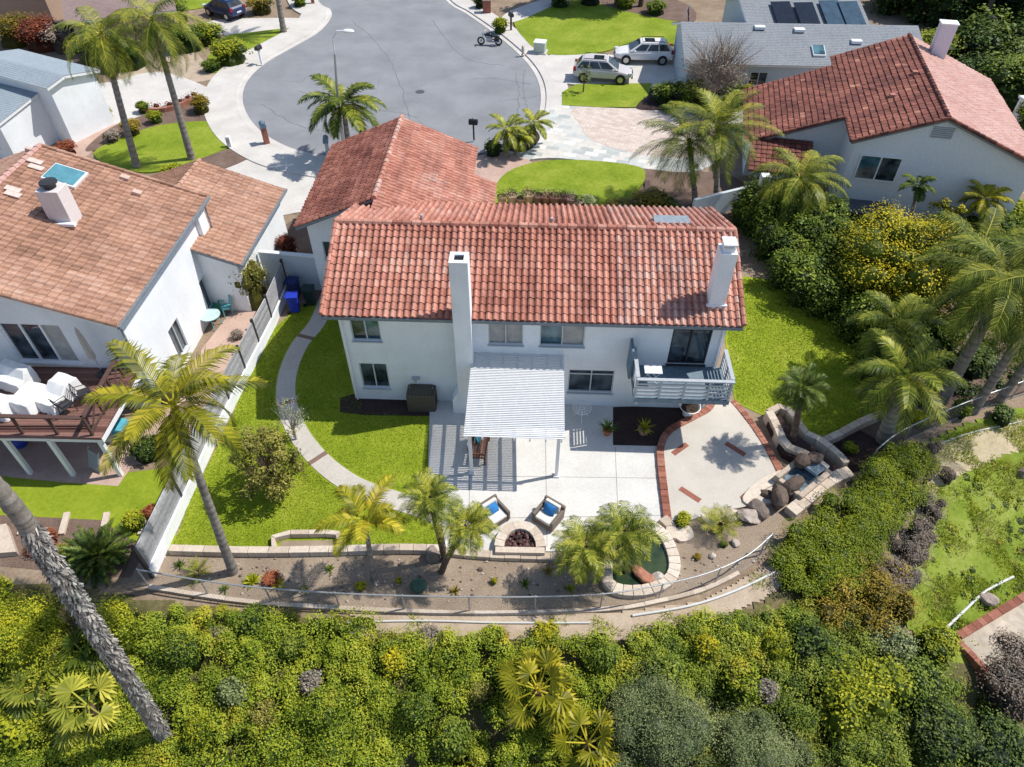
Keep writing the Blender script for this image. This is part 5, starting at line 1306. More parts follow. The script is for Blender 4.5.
f.box((.31, (y0+y1)/2, z1_-.02), (.07, y1-y0+.1, .07)).box((.31, (y0+y1)/2, z0_+.02), (.07, y1-y0+.1, .07))
for y in (y0, (y0+y1)/2, y1): f.box((.308, y, (z0_+z1_)/2), (.07, .07, z1_-z0_-.11))
fo = f.build('window', trim_white, rh)
for ya, yb in ((y0, (y0+y1)/2), ((y0+y1)/2, y1)): MB().add([(.33, yb, z0_), (.33, ya, z0_), (.33, ya, z1_), (.33, yb, z1_)], [(0, 1, 2, 3)]).build('pane', pane_blue if ya > y0 else pane_dark, fo)
m_ = MB()
for k in range(6): m_.box((.31, (v1[0]+v2[0])/2, v2[1]+(v1[1]-v2[1])*k/5), (.06, abs(v1[0]-v2[0])+.3, .06))
m_.build('attic_vent', trim_grey, rh)
aw1, aw2 = rplane(838, 193), rplane(889, 210)
m_ = MB(); ya, yb = max(aw1[0], aw2[0]), min(aw1[0], aw2[0]); m_.add([(.3, ya, aw1[1]), (.3, yb, aw1[1]), (-1.2, yb, aw1[1]-.5), (-1.2, ya, aw1[1]-.5)], [(0, 1, 2, 3), (3, 2, 1, 0)]); m_.v = m_.v; 
MB().prism([(0.3, ya), (.3, yb), (-1.2, yb), (-1.2, ya)], aw1[1]-.32, aw1[1]-.25).build('awning', plain('charcoal_canvas', (.10, .11, .125), .85, .1), rh)
m_ = MB(); cu, cyy = RLn-1.3, -1.7; cb_z = 6.2-1.7*k_; m_.box((cu, cyy, cb_z+.75), (.7, .95, 2.4)); c3 = m_.build('chimney', plain('lilac_white_stucco', (.66, .63, .70), .85, .04), rh, bevel=.02); MB().box((cu, cyy, cb_z+1.98), (.8, 1.05, .08)).build('chimney_cap', trim_white, c3)
for x, y in ((4.2, 2.0), (6.5, .6)): MB().box((x, y, 6.2-y*k_+.12), (.3, .3, .22)).build('roof_vent', plain('red_vent', (.40, .18, .14), .8), rh)
# lower porch roof of that house
q = Q(); tile_slope(q, (jog-2.3, lb-.3, 1.75), (0, -1, 0), (2.55, 0, .95), 3.7, 2.72, .34, .34, .06, lambda u, t: .35, 45, flat=True); pr_ = q.build('porch_roof', roof_dark, rh)
m_ = MB(); slope_deck(m_, (jog-2.28, lb-.3, 1.73), (0, -1, 0), (2.55, 0, .95), 3.7, 2.7); m_.build('porch_deck', gutter_m, pr_)
# white terrace wall and posts on the far right
p = at(1012, 214); rw = thing('terrace_rail', 'white slatted terrace rail at the right edge beside the red-roofed house', 'railing', p, R(-6))
m_ = MB()
for k in range(14): m_.box((k*.16, 0, .5), (.05, .05, .9))
m_.build('slats', trim_white, rw); MB().box((1.05, 0, .98), (2.4, .1, .08)).build('top_rail', trim_white, rw); MB().box((1.05, 0, .08), (2.4, .1, .08)).build('bottom_rail', trim_white, rw)
for k, (px, py) in enumerate(((1011, 122), (1022, 140))):
    p = at(px, py+8); t = thing('gate_pillar', ('white pillar nearest the red roof edge' if k == 0 else 'white pillar next to it, at the photo edge behind the red roof'), 'pillar', p, R(10), 'white pillars by the red roof'); MB().box((0, 0, 1.1), (.6, .6, 2.2)).build('shaft', stucco, t); MB().box((0, 0, 2.26), (.8, .8, .16)).build('cap', trim_white, t, bevel=.03)
p = at(1018, 205); t = thing('parasol', 'white parasol at the right edge above the slatted rail', 'umbrella', (p.x+.4, p.y, 0)); MB().tube([(0, 0, 0), (0, 0, 2.4)], .03, 8).build('pole', trim_grey, t); MB().lathe([(1.2, 1.9), (.6, 2.25), (.0, 2.5)], n=8).build('canopy', cover_m, t)
# top-left: blue-grey shingle house
a = at(-6, 63, 4.3); b2 = at(80, 86, 4.3)
tl = thing('house', 'white house with pale blue-grey shingle roof, cut by the left edge of the photo', 'house', (a.x-1.7, a.y+1.6, 0), math.atan2(b2.y-a.y, b2.x-a.x))
TL = (b2-a).length
gable_house(tl, TL, 1.5, 2.6, 4.3, .2, stucco, shingle_b, ov=.3)
ra = at(-40, 84, 3.3); rb = at(46, 100, 3.3); LOL = (rb-ra).length
lo_ = thing('house_annex', 'low grey-shingled annex with bright white end wall below the blue-grey roof', 'house', (ra.x-1.0, ra.y+1.0, 0), math.atan2(rb.y-ra.y, rb.x-ra.x))
gable_house(lo_, LOL, 3.6, 1.0, 3.3, .16, stucco, shingle_b, holes_near=[(LOL-2.4, LOL-1.2, .9, 2.0)], ov=.12)
# brown-roofed house at the top left
tan_st = plain('tan_stucco', (.36, .25, .19), .85, .06); a = at(-60, 22)
bh = thing('house', 'brown shingle roof with tan wall at the very top left corner of the photo', 'house', (a.x, a.y+4.0, 0), R(-3)); gable_house(bh, at(62, 22).x-a.x, 4.0, 4, 4.3, .3, tan_st, brown_roof)
a, b2 = at(64, 22, 3.0), at(176, 9, 3.0); an = math.atan2(b2.y-a.y, b2.x-a.x); up_ = Vector((-math.sin(an), math.cos(an), 0))*5
bh = thing('house', 'wide brown shingle roof behind the crowns of the tall palms', 'house', (a.x+up_.x, a.y+up_.y, 0), an); gable_house(bh, (b2-a).length, 5.0, 5, 4.4, .3, tan_st, brown_roof)

# ---------------------------------------------------------------- vehicles
tyre_m = plain('tyre_rubber', (.02, .02, .02), .8, .2, 10); rim_m = plain('alloy_rim', (.45, .46, .47), .3, .05, 10, metal=.8); glass_car = glass('car_glass', (.008, .012, .016), (.03, .045, .055), .05)
lamp_m = plain('headlight_glass', (.65, .68, .70), .1, .05); tail_m = plain('tail_light', (.32, .015, .015), .25, .1)
def carpaint(name, c):
    m, nt, b = nodes(name); b.inputs['Roughness'].default_value = .28; b.inputs['Coat Weight'].default_value = .2; b.inputs['Specular IOR Level'].default_value = .35; b.inputs['Coat Roughness'].default_value = .06
    nt.links.new(ramp(nt, noise(nt, coord(nt), 3, 3), [(.3, tuple(x*.94 for x in c)), (.7, c)]), b.inputs['Base Color']); return m
def suv(p, rz, paint, label, L=4.65, Wd=1.86, H=1.68):
    """faces +X"""
    t = thing('parked_car', label, 'car', p, rz, None); h = L/2; w = Wd/2
    st = [(-h, .55, .42, .98, .84), (-h+.12, .34, .30, 1.05, .93), (-h+.55, .30, .26, 1.06, 1), (-.4, .28, .24, 1.04, 1), (.65, .28, .24, 1.03, 1), (1.05, .28, .25, 1.02, .99), (h-.75, .30, .27, .94, .97), (h-.22, .36, .32, .82, .88), (h, .50, .42, .68, .70)]
    m_ = MB(); b0 = 0
    for x, zb, zs, ztp, k in st:
        hw = w*k; m_.v += [(x, -hw*.9, zb), (x, -hw, zb+.16), (x, -hw, ztp-.2), (x, -hw*.93, ztp-.04), (x, -hw*.8, ztp), (x, hw*.8, ztp), (x, hw*.93, ztp-.04), (x, hw, ztp-.2), (x, hw, zb+.16), (x, hw*.9, zb)]
    n = 10; f = []
    for i in range(len(st)-1):
        for k in range(n): f.append((i*n+k, i*n+(k+1) % n, (i+1)*n+(k+1) % n, (i+1)*n+k))
    f.append(tuple(range(n))); f.append(tuple((len(st)-1)*n+k for k in range(n))[::-1]); f = [g[::-1] for g in f]
    m_.f = f; m_.a = [.5]*len(f)
    body = m_.build('body', paint, t, True)
    sub = body.modifiers.new('s', 'SUBSURF'); sub.levels = 1; sub.render_levels = 2
    # cabin
    xs_b = (-h+.10, 1.28); xs_t = (-h+.66, .30); wb, wt = w*.92, w*.70; zb, zt = 1.0, H-.05
    m_ = MB(); cab = [(xs_b[0], -wb, zb), (xs_b[1], -wb, zb), (xs_b[1], wb, zb), (xs_b[0], wb, zb), (xs_t[0], -wt, zt), (xs_t[1], -wt, zt), (xs_t[1], wt, zt), (xs_t[0], wt, zt)]
    m_.add(cab, [(4, 5, 6, 7), (0, 1, 5, 4), (2, 3, 7, 6), (1, 2, 6, 5), (3, 0, 4, 7)]); m_.build('cabin', paint, t, bevel=.12)
    MB().box(((xs_t[0]+xs_t[1])/2, 0, zt+.012), (xs_t[1]-xs_t[0]-.24, wt*1.5, .05)).build('roof', paint, t, bevel=.02)
    C = [Vector(c) for c in cab]
    def pane(nm, a, b, c, d, u0, u1, v0, v1, off=.014):
        nn = (b-a).cross(d-a).normalized(); P = lambda u, v: (a.lerp(b, u)).lerp(d.lerp(c, u), v)+nn*off
        MB().add([P(u0, v0), P(u1, v0), P(u1, v1), P(u0, v1)], [(0, 1, 2, 3)]).build(nm, glass_car, t)
    for a, b, c, d in ((C[0], C[1], C[5], C[4]), (C[2], C[3], C[7], C[6])):
        fl = a.x < b.x
        for u0, u1 in (((.04, .30), (.33, .60), (.63, .93)) if fl else ((.07, .37), (.40, .67), (.70, .96))): pane('side_window', a, b, c, d, u0, u1, .12, .86)
    pane('windshield', C[1], C[2], C[6], C[5], .06, .94, .08, .93); pane('rear_window', C[3], C[0], C[4], C[7], .1, .9, .3, .92)
    pane('sunroof', C[4], C[5], C[6], C[7], .45, .85, .2, .8, .045)
    for s_ in (-1, 1):
        for x in (-h+.86, h-.92):
            o = MB().tube([(x, s_*(w-.21), .35), (x, s_*(w+.012), .35)], .35, 22).build('wheel', tyre_m, t); MB().tube([(x, s_*(w-.02), .35), (x, s_*(w+.028), .35)], .22, 14).build('rim', rim_m, o)
            MB().tube([(x, s_*(w-.3), .36), (x, s_*(w-.005), .36)], .40, 22).build('wheel_arch', black_m, t)
        MB().box((h-.2, s_*(w*.70), .78), (.3, .34, .13), rz=-s_*.25).build('headlight', lamp_m, t, bevel=.02)
        MB().box((-h+.12, s_*(w*.80), .98), (.2, .26, .3)).build('tail_light', tail_m, t, bevel=.02)
        MB().box((.80, s_*(w+.06), 1.08), (.14, .2, .14)).build('mirror', paint, t, bevel=.03)
        MB().tube([(xs_t[0]+.1, s_*(wt-.06), zt+.03), (xs_t[0]+.25, s_*(wt-.06), zt+.10), (xs_t[1]-.2, s_*(wt-.06), zt+.10), (xs_t[1]-.05, s_*(wt-.06), zt+.03)], .025, 6).build('roof_rail', black_m, t)
    MB().box((h-.06, 0, .62), (.12, .8, .2)).build('grille', black_m, t); MB().box((-h+.03, 0, .72), (.1, .5, .13)).build('number_plate', whitep, t); MB().box((h-.02, 0, .42), (.12, 1.3, .1)).build('bumper', black_m, t, bevel=.02)
    return t
def yaw(p, q_): return math.atan2(q_.y-p.y, q_.x-p.x)
p, q_ = at(578, 80, .14), at(628, 83, .14); suv((p+q_)/2+Vector((0, .5, 0)), yaw(p, q_), carpaint('silver_paint', (.57, .54, .55)), 'silver SUV parked nose right in the front of the drive, beside the small lawn')
p, q_ = at(671, 63, .14), at(615, 62, .14); suv((p+q_)/2+Vector((0, .4, 0)), yaw(p, q_), carpaint('white_car_paint', (.80, .80, .80)), 'white SUV parked behind the silver one, nose toward the street', L=4.75)
p, q_ = at(244, 23, .07), at(205, 12, .07); suv((p+q_)/2+Vector((0, .5, 0)), yaw(q_, p)+math.pi, carpaint('navy_paint', (.012, .03, .10)), 'dark blue SUV parked on the drive at the top edge', L=4.3, H=1.6)
# motorcycle
p = at(490, 45, .02); mc = thing('motorcycle', 'black cruiser motorcycle parked at the kerb of the round street', 'motorcycle', p, R(172))
for x in (-.75, .78):
    m_ = MB(); m_.tube([(x+.27*math.cos(a), 0, .33+.27*math.sin(a)) for a in np.linspace(0, 2*math.pi, 21)], .07, 8, cap=False); w_ = m_.build('wheel', tyre_m, mc, True)
    MB().tube([(x, -.05, .33), (x, .05, .33)], .12, 12).build('hub', rim_m, w_)
MB().blob((.12, 0, .86), (.32, .17, .15), 1, .05, 2).build('fuel_tank', carpaint('black_car_paint', (.012, .014, .02)), mc, True)
MB().box((-.38, 0, .74), (.62, .3, .12)).build('seat', black_m, mc, bevel=.04); MB().box((.05, 0, .48), (.5, .34, .38)).build('engine', rim_m, mc, bevel=.05)
m_ = MB(); m_.tube([(.78, .09, .33), (.5, .09, .95)], .03, 6).tube([(.78, -.09, .33), (.5, -.09, .95)], .03, 6).tube([(.36, -.42, 1.12), (.5, -.2, 1.05), (.5, .2, 1.05), (.36, .42, 1.12)], .02, 6); m_.build('handlebar', galv, mc)
m_ = MB(); m_.tube([(-.75, 0, .33), (-.2, 0, .5), (.3, 0, .6), (.5, 0, .9)], .045, 8); m_.build('frame', black_m, mc); MB().blob((.62, 0, .9), (.1, .1, .1), 2, .01).build('headlight', lamp_m, mc, True)
MB().tube([(.1, .2, .35), (-.9, .22, .36)], .05, 8).build('exhaust', rim_m, mc, True)
for s_ in (-1, 1): MB().box((-.62, s_*.24, .55), (.42, .14, .28)).build('saddle_bag', black_m, mc, bevel=.04)
m_ = MB(); m_.add([(.56, -.22, 1.0), (.56, .22, 1.0), (.42, .2, 1.38), (.42, -.2, 1.38)], [(0, 1, 2, 3)]); m_.build('windscreen', plain('pale_screen', (.5, .55, .58), .1), mc)
# ---------------------------------------------------------------- street furniture
p = at(345, 160, .1); slp = thing('street_lamp', 'tall street lamp with curved arm behind the street palm', 'street lamp', p)
tipz = zat(p.y, 33); tx = xat(336, p.y, zat(p.y, 62))-p.x
m_ = MB(); m_.tube([(0, 0, 0), (tx*.6, 0, tipz*.6), (tx, 0, tipz*.84)], [.10, .08, .06], 10); m_.build('pole', galv, slp, True)
ax = xat(344, p.y, tipz)-p.x; MB().tube([(tx, 0, tipz*.84), (tx+.05, 0, tipz*.95), (tx+.35, 0, tipz), (ax+.1, 0, tipz+.02)], .045, 8).build('arm', trim_white, slp, True); MB().blob((ax+.25, 0, tipz), (.38, .2, .12), 1, .02, 2).build('lamp_head', trim_white, slp, True)
def mailbox(px, lab, post, mbx, rz=0, z0=.13, h=1.15, w=.22):
    t = thing('mailbox', lab, 'mailbox', at(*px, z0), rz); MB().box((0, 0, h/2), (w, w, h)).build('post', post, t)
    m_ = MB(); pr = [(-.17, 0), (-.17, .2), (-.12, .3), (0, .34), (.12, .3), (.17, .2), (.17, 0)]; n = len(pr)
    m_.add([(y, -.3, h+z) for y, z in pr]+[(y, .3, h+z) for y, z in pr], [tuple(range(n)), tuple(range(2*n-1, n-1, -1))]+[(i, n+i, n+(i+1) % n, (i+1) % n) for i in range(n)]); m_.build('box', mbx, t)
    MB().box((.19, .1, h+.25), (.02, .05, .2)).build('flag', tail_m, t); return t
bluebox = plain('blue_grey_mailbox', (.10, .17, .24), .5, .1)
mailbox((267, 143), 'dark blue mailbox on a brick post by the left sidewalk', brick_m, bluebox, R(30), w=.34); mailbox((329, 158), 'blue-grey mailbox at the kerb beside the red garage roof', trim_grey, bluebox, R(10))
mailbox((474, 140), 'small black mailbox on a thin post beyond the red garage roof', dark_iron, black_m, R(80), w=.1); mailbox((262, 64), 'dark mailbox on a white post by the far left lawn', trim_white, dark_iron, R(-20), w=.14)
mailbox((511, 30), 'dark mailbox on a post shaded beside the sidewalk shrubs', wood_dark, dark_iron, R(20), w=.14); mailbox((313, 3), 'brown mailbox at the top edge on the left sidewalk', brick_m, dark_iron, R(10), w=.3)
t = thing('brick_pillar', 'short red brick pillar on the far right sidewalk at the top', 'pillar', at(487, 12, .13)); MB().box((0, 0, .55), (.75, .65, 1.1)).build('shaft', brick_m, t); MB().box((0, 0, 1.13), (.85, .75, .08)).build('cap', stone_m, t)
t = thing('utility_box', 'pale green utility box on the lawn edge by the sidewalk', 'utility box', at(540, 52, .14), R(-14)); ub_m = plain('pale_green_metal', (.42, .48, .42), .5, .06); MB().box((0, 0, .42), (.95, .85, .84)).build('body', ub_m, t, bevel=.03); MB().box((0, 0, .87), (1.0, .9, .06)).build('lid', trim_white, t); MB().box((0, 0, .03), (1.2, 1.1, .1)).build('plinth', concrete2, t)
t = thing('fire_hydrant', 'pale fire hydrant on the sidewalk beside the utility box', 'fire hydrant', at(523, 55, .13)); MB().lathe([(.16, 0), (.16, .06), (.10, .08), (.10, .55), (.14, .57), (.12, .7), (.05, .78), (0, .8)], n=14).build('body', plain('pale_pink_paint', (.60, .48, .42), .5), t, True)
for s_ in (-1, 1): MB().tube([(0, 0, .45), (s_*.18, 0, .45)], .06, 10).build('outlet', trim_white, t)
t = thing('meter_box', 'small white meter post on the lawn corner by the left sidewalk', 'utility box', at(230, 146, .13)); MB().box((0, 0, .35), (.3, .25, .7)).build('body', trim_white, t, bevel=.03); MB().box((0, -.13, .4), (.2, .02, .3)).build('door', trim_grey, t)
p = at(677, 43, .14); t = thing('flag', 'dark drooping flag on a leaning pole by the grey house', 'flag', p); MB().tube([(0, 0, 0), (.5, 0, 3.2)], .03, 6).build('pole', trim_white, t)
m_ = MB(); n = 8
m_.v = [(.45+.75*math.sin(i/n*1.6)*.3+.05*math.sin(3*j+i), .12*math.sin(i*1.3+j), 3.1-1.2*i/n-.12*j) for i in range(n+1) for j in range(5)]; m_.f = [(i*5+j, i*5+j+1, (i+1)*5+j+1, (i+1)*5+j) for i in range(n) for j in range(4)]; m_.a = [.5]*len(m_.f); m_.build('cloth', plain('navy_cloth', (.05, .05, .12), .8, .5, 2), t, True)
p = at(20, 2); 
# ---------------------------------------------------------------- garden walls, boulders, pond
def wall_line(name, label, pts, w, h, z0=-.05, z=0, cat='garden wall', gap=.012, group=None):
    L_ = PX(pts, z, True, False, 4); out = [L_[0]]; acc = 0
    for p in L_[1:]:
        if (p-out[-1]).length > .42: out.append(p)
    m_ = MB(); random.seed(len(pts)*7); strip(m_, out, -w/2, w/2, z0, h, .5, jitter=.35, gap=gap); o = m_.build(name, stone_m, None, bevel=.015)
    return props(o, label, cat, group)
wall_line('garden_wall', 'long low cream stone wall between the back lawn and the gravel bed', [(172, 552), (250, 554), (330, 553), (400, 551), (445, 552)], .28, .3)
wall_line('garden_wall', 'cream stone wall edging the patio beside the fire pit', [(446, 553), (490, 557), (550, 559), (590, 560)], .3, .22)
wall_line('planter_wall', 'small three-sided stone planter border on the back lawn', [(276, 551), (277, 538), (310, 536), (339, 537), (341, 549)], .2, .28, cat='planter')
G('garden_bed', [(280, 550), (281, 541), (336, 540), (337, 550)], gravel, .03, False)
wall_line('planter_wall', 'curved stone planter wall beside the brick-edged terrace', [(766, 419), (773, 432), (781, 450), (792, 458), (806, 462), (816, 472)], .34, .55, cat='planter')
wall_line('planter_wall', 'outer stone planter wall between the lawn and the small palm', [(766, 419), (780, 413), (792, 424), (803, 440), (818, 447), (836, 462), (848, 476)], .3, .5, cat='planter')
wall_line('garden_wall', 'short stone wall running off toward the tall leaning palm trunks', [(820, 446), (838, 438), (856, 428), (885, 416)], .3, .4)
wall_line('garden_wall', 'low cream stone edge behind the boulders, next to the clipped hedge', [(848, 476), (832, 482), (815, 494), (800, 507), (786, 518)], .5, .35)
G('planter_bed', [(768, 421), (780, 415), (800, 438), (815, 448), (845, 475), (818, 474), (806, 464), (783, 452)], mulch, .35, False)
G('garden_bed', [(820, 450), (880, 420), (910, 412), (935, 420), (900, 440), (860, 470), (846, 474)], mulch, .02, False)
G('garden_bed', [(860, 430), (905, 395), (960, 370), (1030, 330), (1060, 372), (1024, 392), (940, 424), (890, 446)], bed_brown, .025, False)
def rock(px, py, r, lab, m=rock_dark, z=0.0, seed=0, name='boulder', cat='boulder', group=None, v=None, loc=None):
    p = at(px, py, z) if loc is None else Vector(loc); mb = MB(); bm = bmesh.new(); bmesh.ops.create_icosphere(bm, subdivisions=3, radius=1); random.seed(seed)
    pl = [(Vector((random.gauss(0, 1), random.gauss(0, 1), random.gauss(0, .8))).normalized(), random.uniform(.5, .85)) for _ in range(9)]
    vs = []
    for v_ in bm.verts:
        c = v_.co.copy(); k = min([1]+[d/max(1e-3, c.dot(n)) for n, d in pl if c.dot(n) > .05]); k *= 1+.10*mnoise.noise(c*3+Vector((seed, 0, 0))); vs.append(Vector((c.x*r[0], c.y*r[1], c.z*r[2]))*k)
    mb.add(vs, [[x.index for x in f.verts] for f in bm.faces], .5 if v is None else v); bm.free()
    o = mb.build(name, m, None, False, p+Vector((0, 0, r[2]*.55))); o.rotation_euler.z = seed*.7
    return props(o, lab, cat, group)
rock(790, 491, (.62, .5, .5), 'dark angular boulder nearest the blue water basin', seed=1, v=.25)
rock(776, 503, (.62, .42, .5), 'dark brown boulder between the terrace corner and the hedge', seed=2, v=.4)
rock(757, 512, (.48, .42, .34), 'grey rounded boulder at the end of the boulder row nearest the gravel bed', seed=3, v=.7)
rock(748, 519, (.5, .4, .3), 'pale pink boulder below the terrace corner', rock_pale, seed=4, v=.5)
rock(765, 497, (.35, .28, .25), 'small dark stone on the terrace edge by the boulders', seed=5, v=.15)
rock(433, 558, (.40, .33, .36), 'mauve brown boulder on the wall under the leaning date palms', rock_dark, seed=6, v=.9)
rock(620, 566, (.3, .25, .2), 'rust coloured rock beside the pond palms', rock_pale, seed=7, v=.2)
rock(644, 578, (.58, .30, .30), 'reddish flat rock at the back rim of the pond', by_attr('red_boulder', [(0, (.24, .09, .05)), (.5, (.42, .19, .12)), (1, (.55, .36, .27))], .85, .35, 6, .5), seed=8, v=.5)
rock(655, 581, (.36, .28, .26), 'pale rock on the pond rim nearest the chain-link fence', rock_pale, seed=9, v=.9)
for k, (px, py, r, l) in enumerate(((712, 556, .16, 'small white stone by the chain-link fence, in the gravel'), (735, 545, .2, 'orange-white stone under the curved fence'), (480, 570, .11, 'dark small stone in the middle of the gravel bed'), (398, 585, .14, 'small grey stone between the yellow palm and the fence'))): rock(px, py, (r, r*.9, r*.7), l, rock_pale if k != 2 else rock_dark, seed=20+k, name='stone', cat='stone', v=.9-.25*k)
def flag(name, pts, z, h, lab, v=.8):
    o = MB().prism(PX(pts, z, True, True, 3), z-.1, z+h, v).build(name, stone_m, None, bevel=.02); return props(o, lab, 'stone slab')
flag('stone_slab', [(742, 498), (757, 482), (783, 470), (790, 476), (765, 490), (750, 505)], .16, .08, 'flat pale slab between terrace and water basin')
flag('stone_slab', [(700, 516), (722, 510), (740, 514), (735, 522), (712, 528)], .02, .16, 'flat cream slab below the terrace, left of the pink boulder', .7)
flag('stone_slab', [(672, 532), (688, 527), (693, 538), (680, 543)], .02, .12, 'flat cream slab beside the round lime shrub', .75)
# little waterfall basin
bp = at(800, 482, .0); wf = thing('water_feature', 'stone water basin with pale blue spillway and dark rocks by the terrace', 'fountain', bp, R(38))
m_ = MB()
for c, d in (((0, .55, .3), (2.0, .2, .6)), ((0, -.55, .26), (2.0, .22, .52)), ((-.9, 0, .24), (.2, .9, .48)), ((.9, 0, .36), (.2, .9, .72))): m_.box(c, d, val=random.random())
m_.build('basin', stone_m, wf, bevel=.02)
wat = plain('basin_water', (.15, .21, .25), .08, .5, 3); MB().box((-.15, 0, .33), (1.35, .88, .06)).build('water', wat, wf)
MB().box((.55, .0, .62), (.75, .8, .14), M=Matrix.Rotation(R(8), 3, 'Y')).build('spillway', plain('blue_slate', (.22, .30, .36), .4, .3, 4), wf, bevel=.02)
m_ = MB(); m_.blob((.35, .35, .75), (.42, .32, .28), 4, .3, 2, val=.1); m_.build('rock', rock_dark, wf); m_ = MB(); m_.blob((.75, .1, .85), (.35, .3, .2), 6, .3, 2, val=.3); m_.build('rock', rock_dark, wf)
# pond
pd = thing('pond', 'small dark garden pond with cream stone rim beside the two palms', 'pond', at(636, 562)); o0 = at(636, 562)
inner = [(612, 574), (616, 586), (640, 588), (662, 580), (668, 566), (662, 546), (650, 534), (632, 538), (618, 552)]
loc_ = lambda l: [Vector((p.x-o0.x, p.y-o0.y, 0)) for p in l]
ip = loc_(PX(inner, 0, True, True, 3)); m_ = MB(); strip(m_, ip+[ip[0]], -.42, .0, -.05, .26, .7, jitter=.25, gap=.02); m_.build('rim', stone_m, pd, bevel=.02)
pw, nt, b = nodes('pond_water'); nt.links.new(ramp(nt, noise(nt, coord(nt), 1.5, 4), [(.35, (.012, .028, .018)), (.65, (.05, .075, .03))]), b.inputs['Base Color']); b.inputs['Roughness'].default_value = .05; bump(nt, b, noise(nt, coord(nt), 9, 3), .12, .02)
MB().prism(ip, -.05, .12).build('water', pw, pd)
wall_line('garden_wall', 'low cream stone kerb between the patio and the pond', [(662, 520), (672, 532), (668, 548)], .4, .2)

# ---------------------------------------------------------------- chain-link fence round the garden edge
def chain_fence(pts, h, label, pole_r=.03, mesh=True, z=0):
    L_ = PX(pts, z, True, False, 6); t = thing('chain_link_fence', label, 'fence', (0, 0, 0)); out = [L_[0]]
    for p in L_[1:]:
        if (p-out[-1]).length >= 2.0: out.append(p)
    out.append(L_[-1])
    for p in out: MB().tube([(p.x, p.y, -.3), (p.x, p.y, h+.04)], pole_r, 8).build('post', galv, t)
    MB().tube([(p.x, p.y, h) for p in L_], .028, 8).build('top_rail', galv, t)
    MB().tube([(p.x, p.y, .06) for p in L_], .012, 5).build('bottom_wire', galv, t)
    q = Q(); s_ = .13; tl_ = [0]
    for a, b2 in zip(L_[:-1], L_[1:]): tl_.append(tl_[-1]+(b2-a).length)
    def pos(d):
        d = min(max(d, 0), tl_[-1]); i = max(0, min(len(L_)-2, int(np.searchsorted(tl_, d))-1)); return L_[i].lerp(L_[i+1], (d-tl_[i])/max(1e-6, tl_[i+1]-tl_[i]))
    V = []; n = int(tl_[-1]/s_); wv_ = .005
    for k in range(n):
        for sg in (1, -1):
            d0 = k*s_; d1 = d0+sg*h
            if d1 < 0 or d1 > tl_[-1]: continue
            steps = 3
            for j in range(steps):
                a, b2 = pos(d0+(d1-d0)*j/steps), pos(d0+(d1-d0)*(j+1)/steps); za, zb_ = h*j/steps, h*(j+1)/steps
                V.append([(a.x, a.y, za-wv_), (b2.x, b2.y, zb_-wv_), (b2.x, b2.y, zb_+wv_), (a.x, a.y, za+wv_)])
    q.add(V, .5); q.build('wire_mesh', galv, t); return t
chain_fence([(148, 585), (200, 594), (260, 602), (340, 608), (420, 611), (520, 612), (600, 609), (650, 601), (700, 589), (740, 571), (765, 550)], 1.05, 'grey chain-link fence curving along the gravel bed above the brush slope')
chain_fence([(868, 466), (890, 449), (930, 430), (975, 412), (1030, 392), (1090, 372)], 1.1, 'grey chain-link fence below the tall leaning palm trunks on the right')
wall_line('kerb_edging', 'low grey concrete kerb under the chain-link fence along the gravel bed', [(150, 588), (260, 604), (420, 613), (520, 614), (610, 610), (655, 603), (705, 590), (745, 570)], .16, .14, gap=.0, cat='kerb')
# pipes
whp = plain('pipe_plastic', (.62, .62, .60), .5, .05)
def pipe(pts, r, lab, name='pipe'):
    L_ = smooth_line([hit(*p)+Vector((0, 0, r+.06)) for p in pts], False, 5); o = MB().tube(L_, r, 8).build(name, whp, None, True); return props(o, lab, 'pipe')
pipe([(335, 624), (420, 622), (500, 624), (590, 624)], .035, 'long white pipe lying on the dirt path below the chain-link fence')
pipe([(632, 617), (690, 607), (735, 592), (775, 573)], .045, 'white pipe curving along the dirt path toward the hedge')
pipe([(945, 629), (965, 610), (985, 592), (1012, 578)], .05, 'white pipe lying on the grassy bank')
pipe([(935, 447), (970, 434), (1020, 423)], .03, 'thin pale pipe on the bank just below the right-hand chain-link fence')
p = hit(986, 602); rock(0, 0, (.38, .3, .32), 'grey boulder on the grassy bank beside the white pipe', rock_pale, seed=31, v=.3, loc=p)
p = hit(1021, 476); rock(0, 0, (.3, .25, .3), 'grey boulder at the right edge high on the grassy bank', rock_dark, seed=32, v=.9, loc=p)
# brick-edged pad on the lower lot
c = [hit(958, 640), hit(1030, 596), hit(1100, 640), hit(975, 690)]; zz_ = max(p.z for p in c)+.05
t = thing('concrete_pad', 'pale concrete pad edged in red brick on the lower lot at the right edge', 'patio', (0, 0, 0))
a, b2 = at(960, 640, zz_), at(1030, 598, zz_); dd = (b2-a); nn_ = Vector((dd.y, -dd.x, 0)).normalized(); c_, d_2 = b2+dd*.6+nn_*3, a+nn_*1.5
MB().prism([a, b2+dd*.6, c_, d_2], zz_-1.2, zz_).build('slab', plain('tan_concrete', (.56, .48, .38), .9, .15, 3, bmp=.3, kind='World', big=.25), t)
m_ = MB(); strip(m_, [a+dd*k/14 for k in range(24)], -.02, .26, zz_-1.2, zz_+.16, .4, jitter=.3, gap=.02); m_.build('brick_edge', brick_m, t)
m_ = MB(); strip(m_, [a+(d_2-a)*k/6 for k in range(7)], -.02, -.24, zz_-1.2, zz_+.1, .4, jitter=.3, gap=.02); m_.build('brick_edge', brick_m, t)
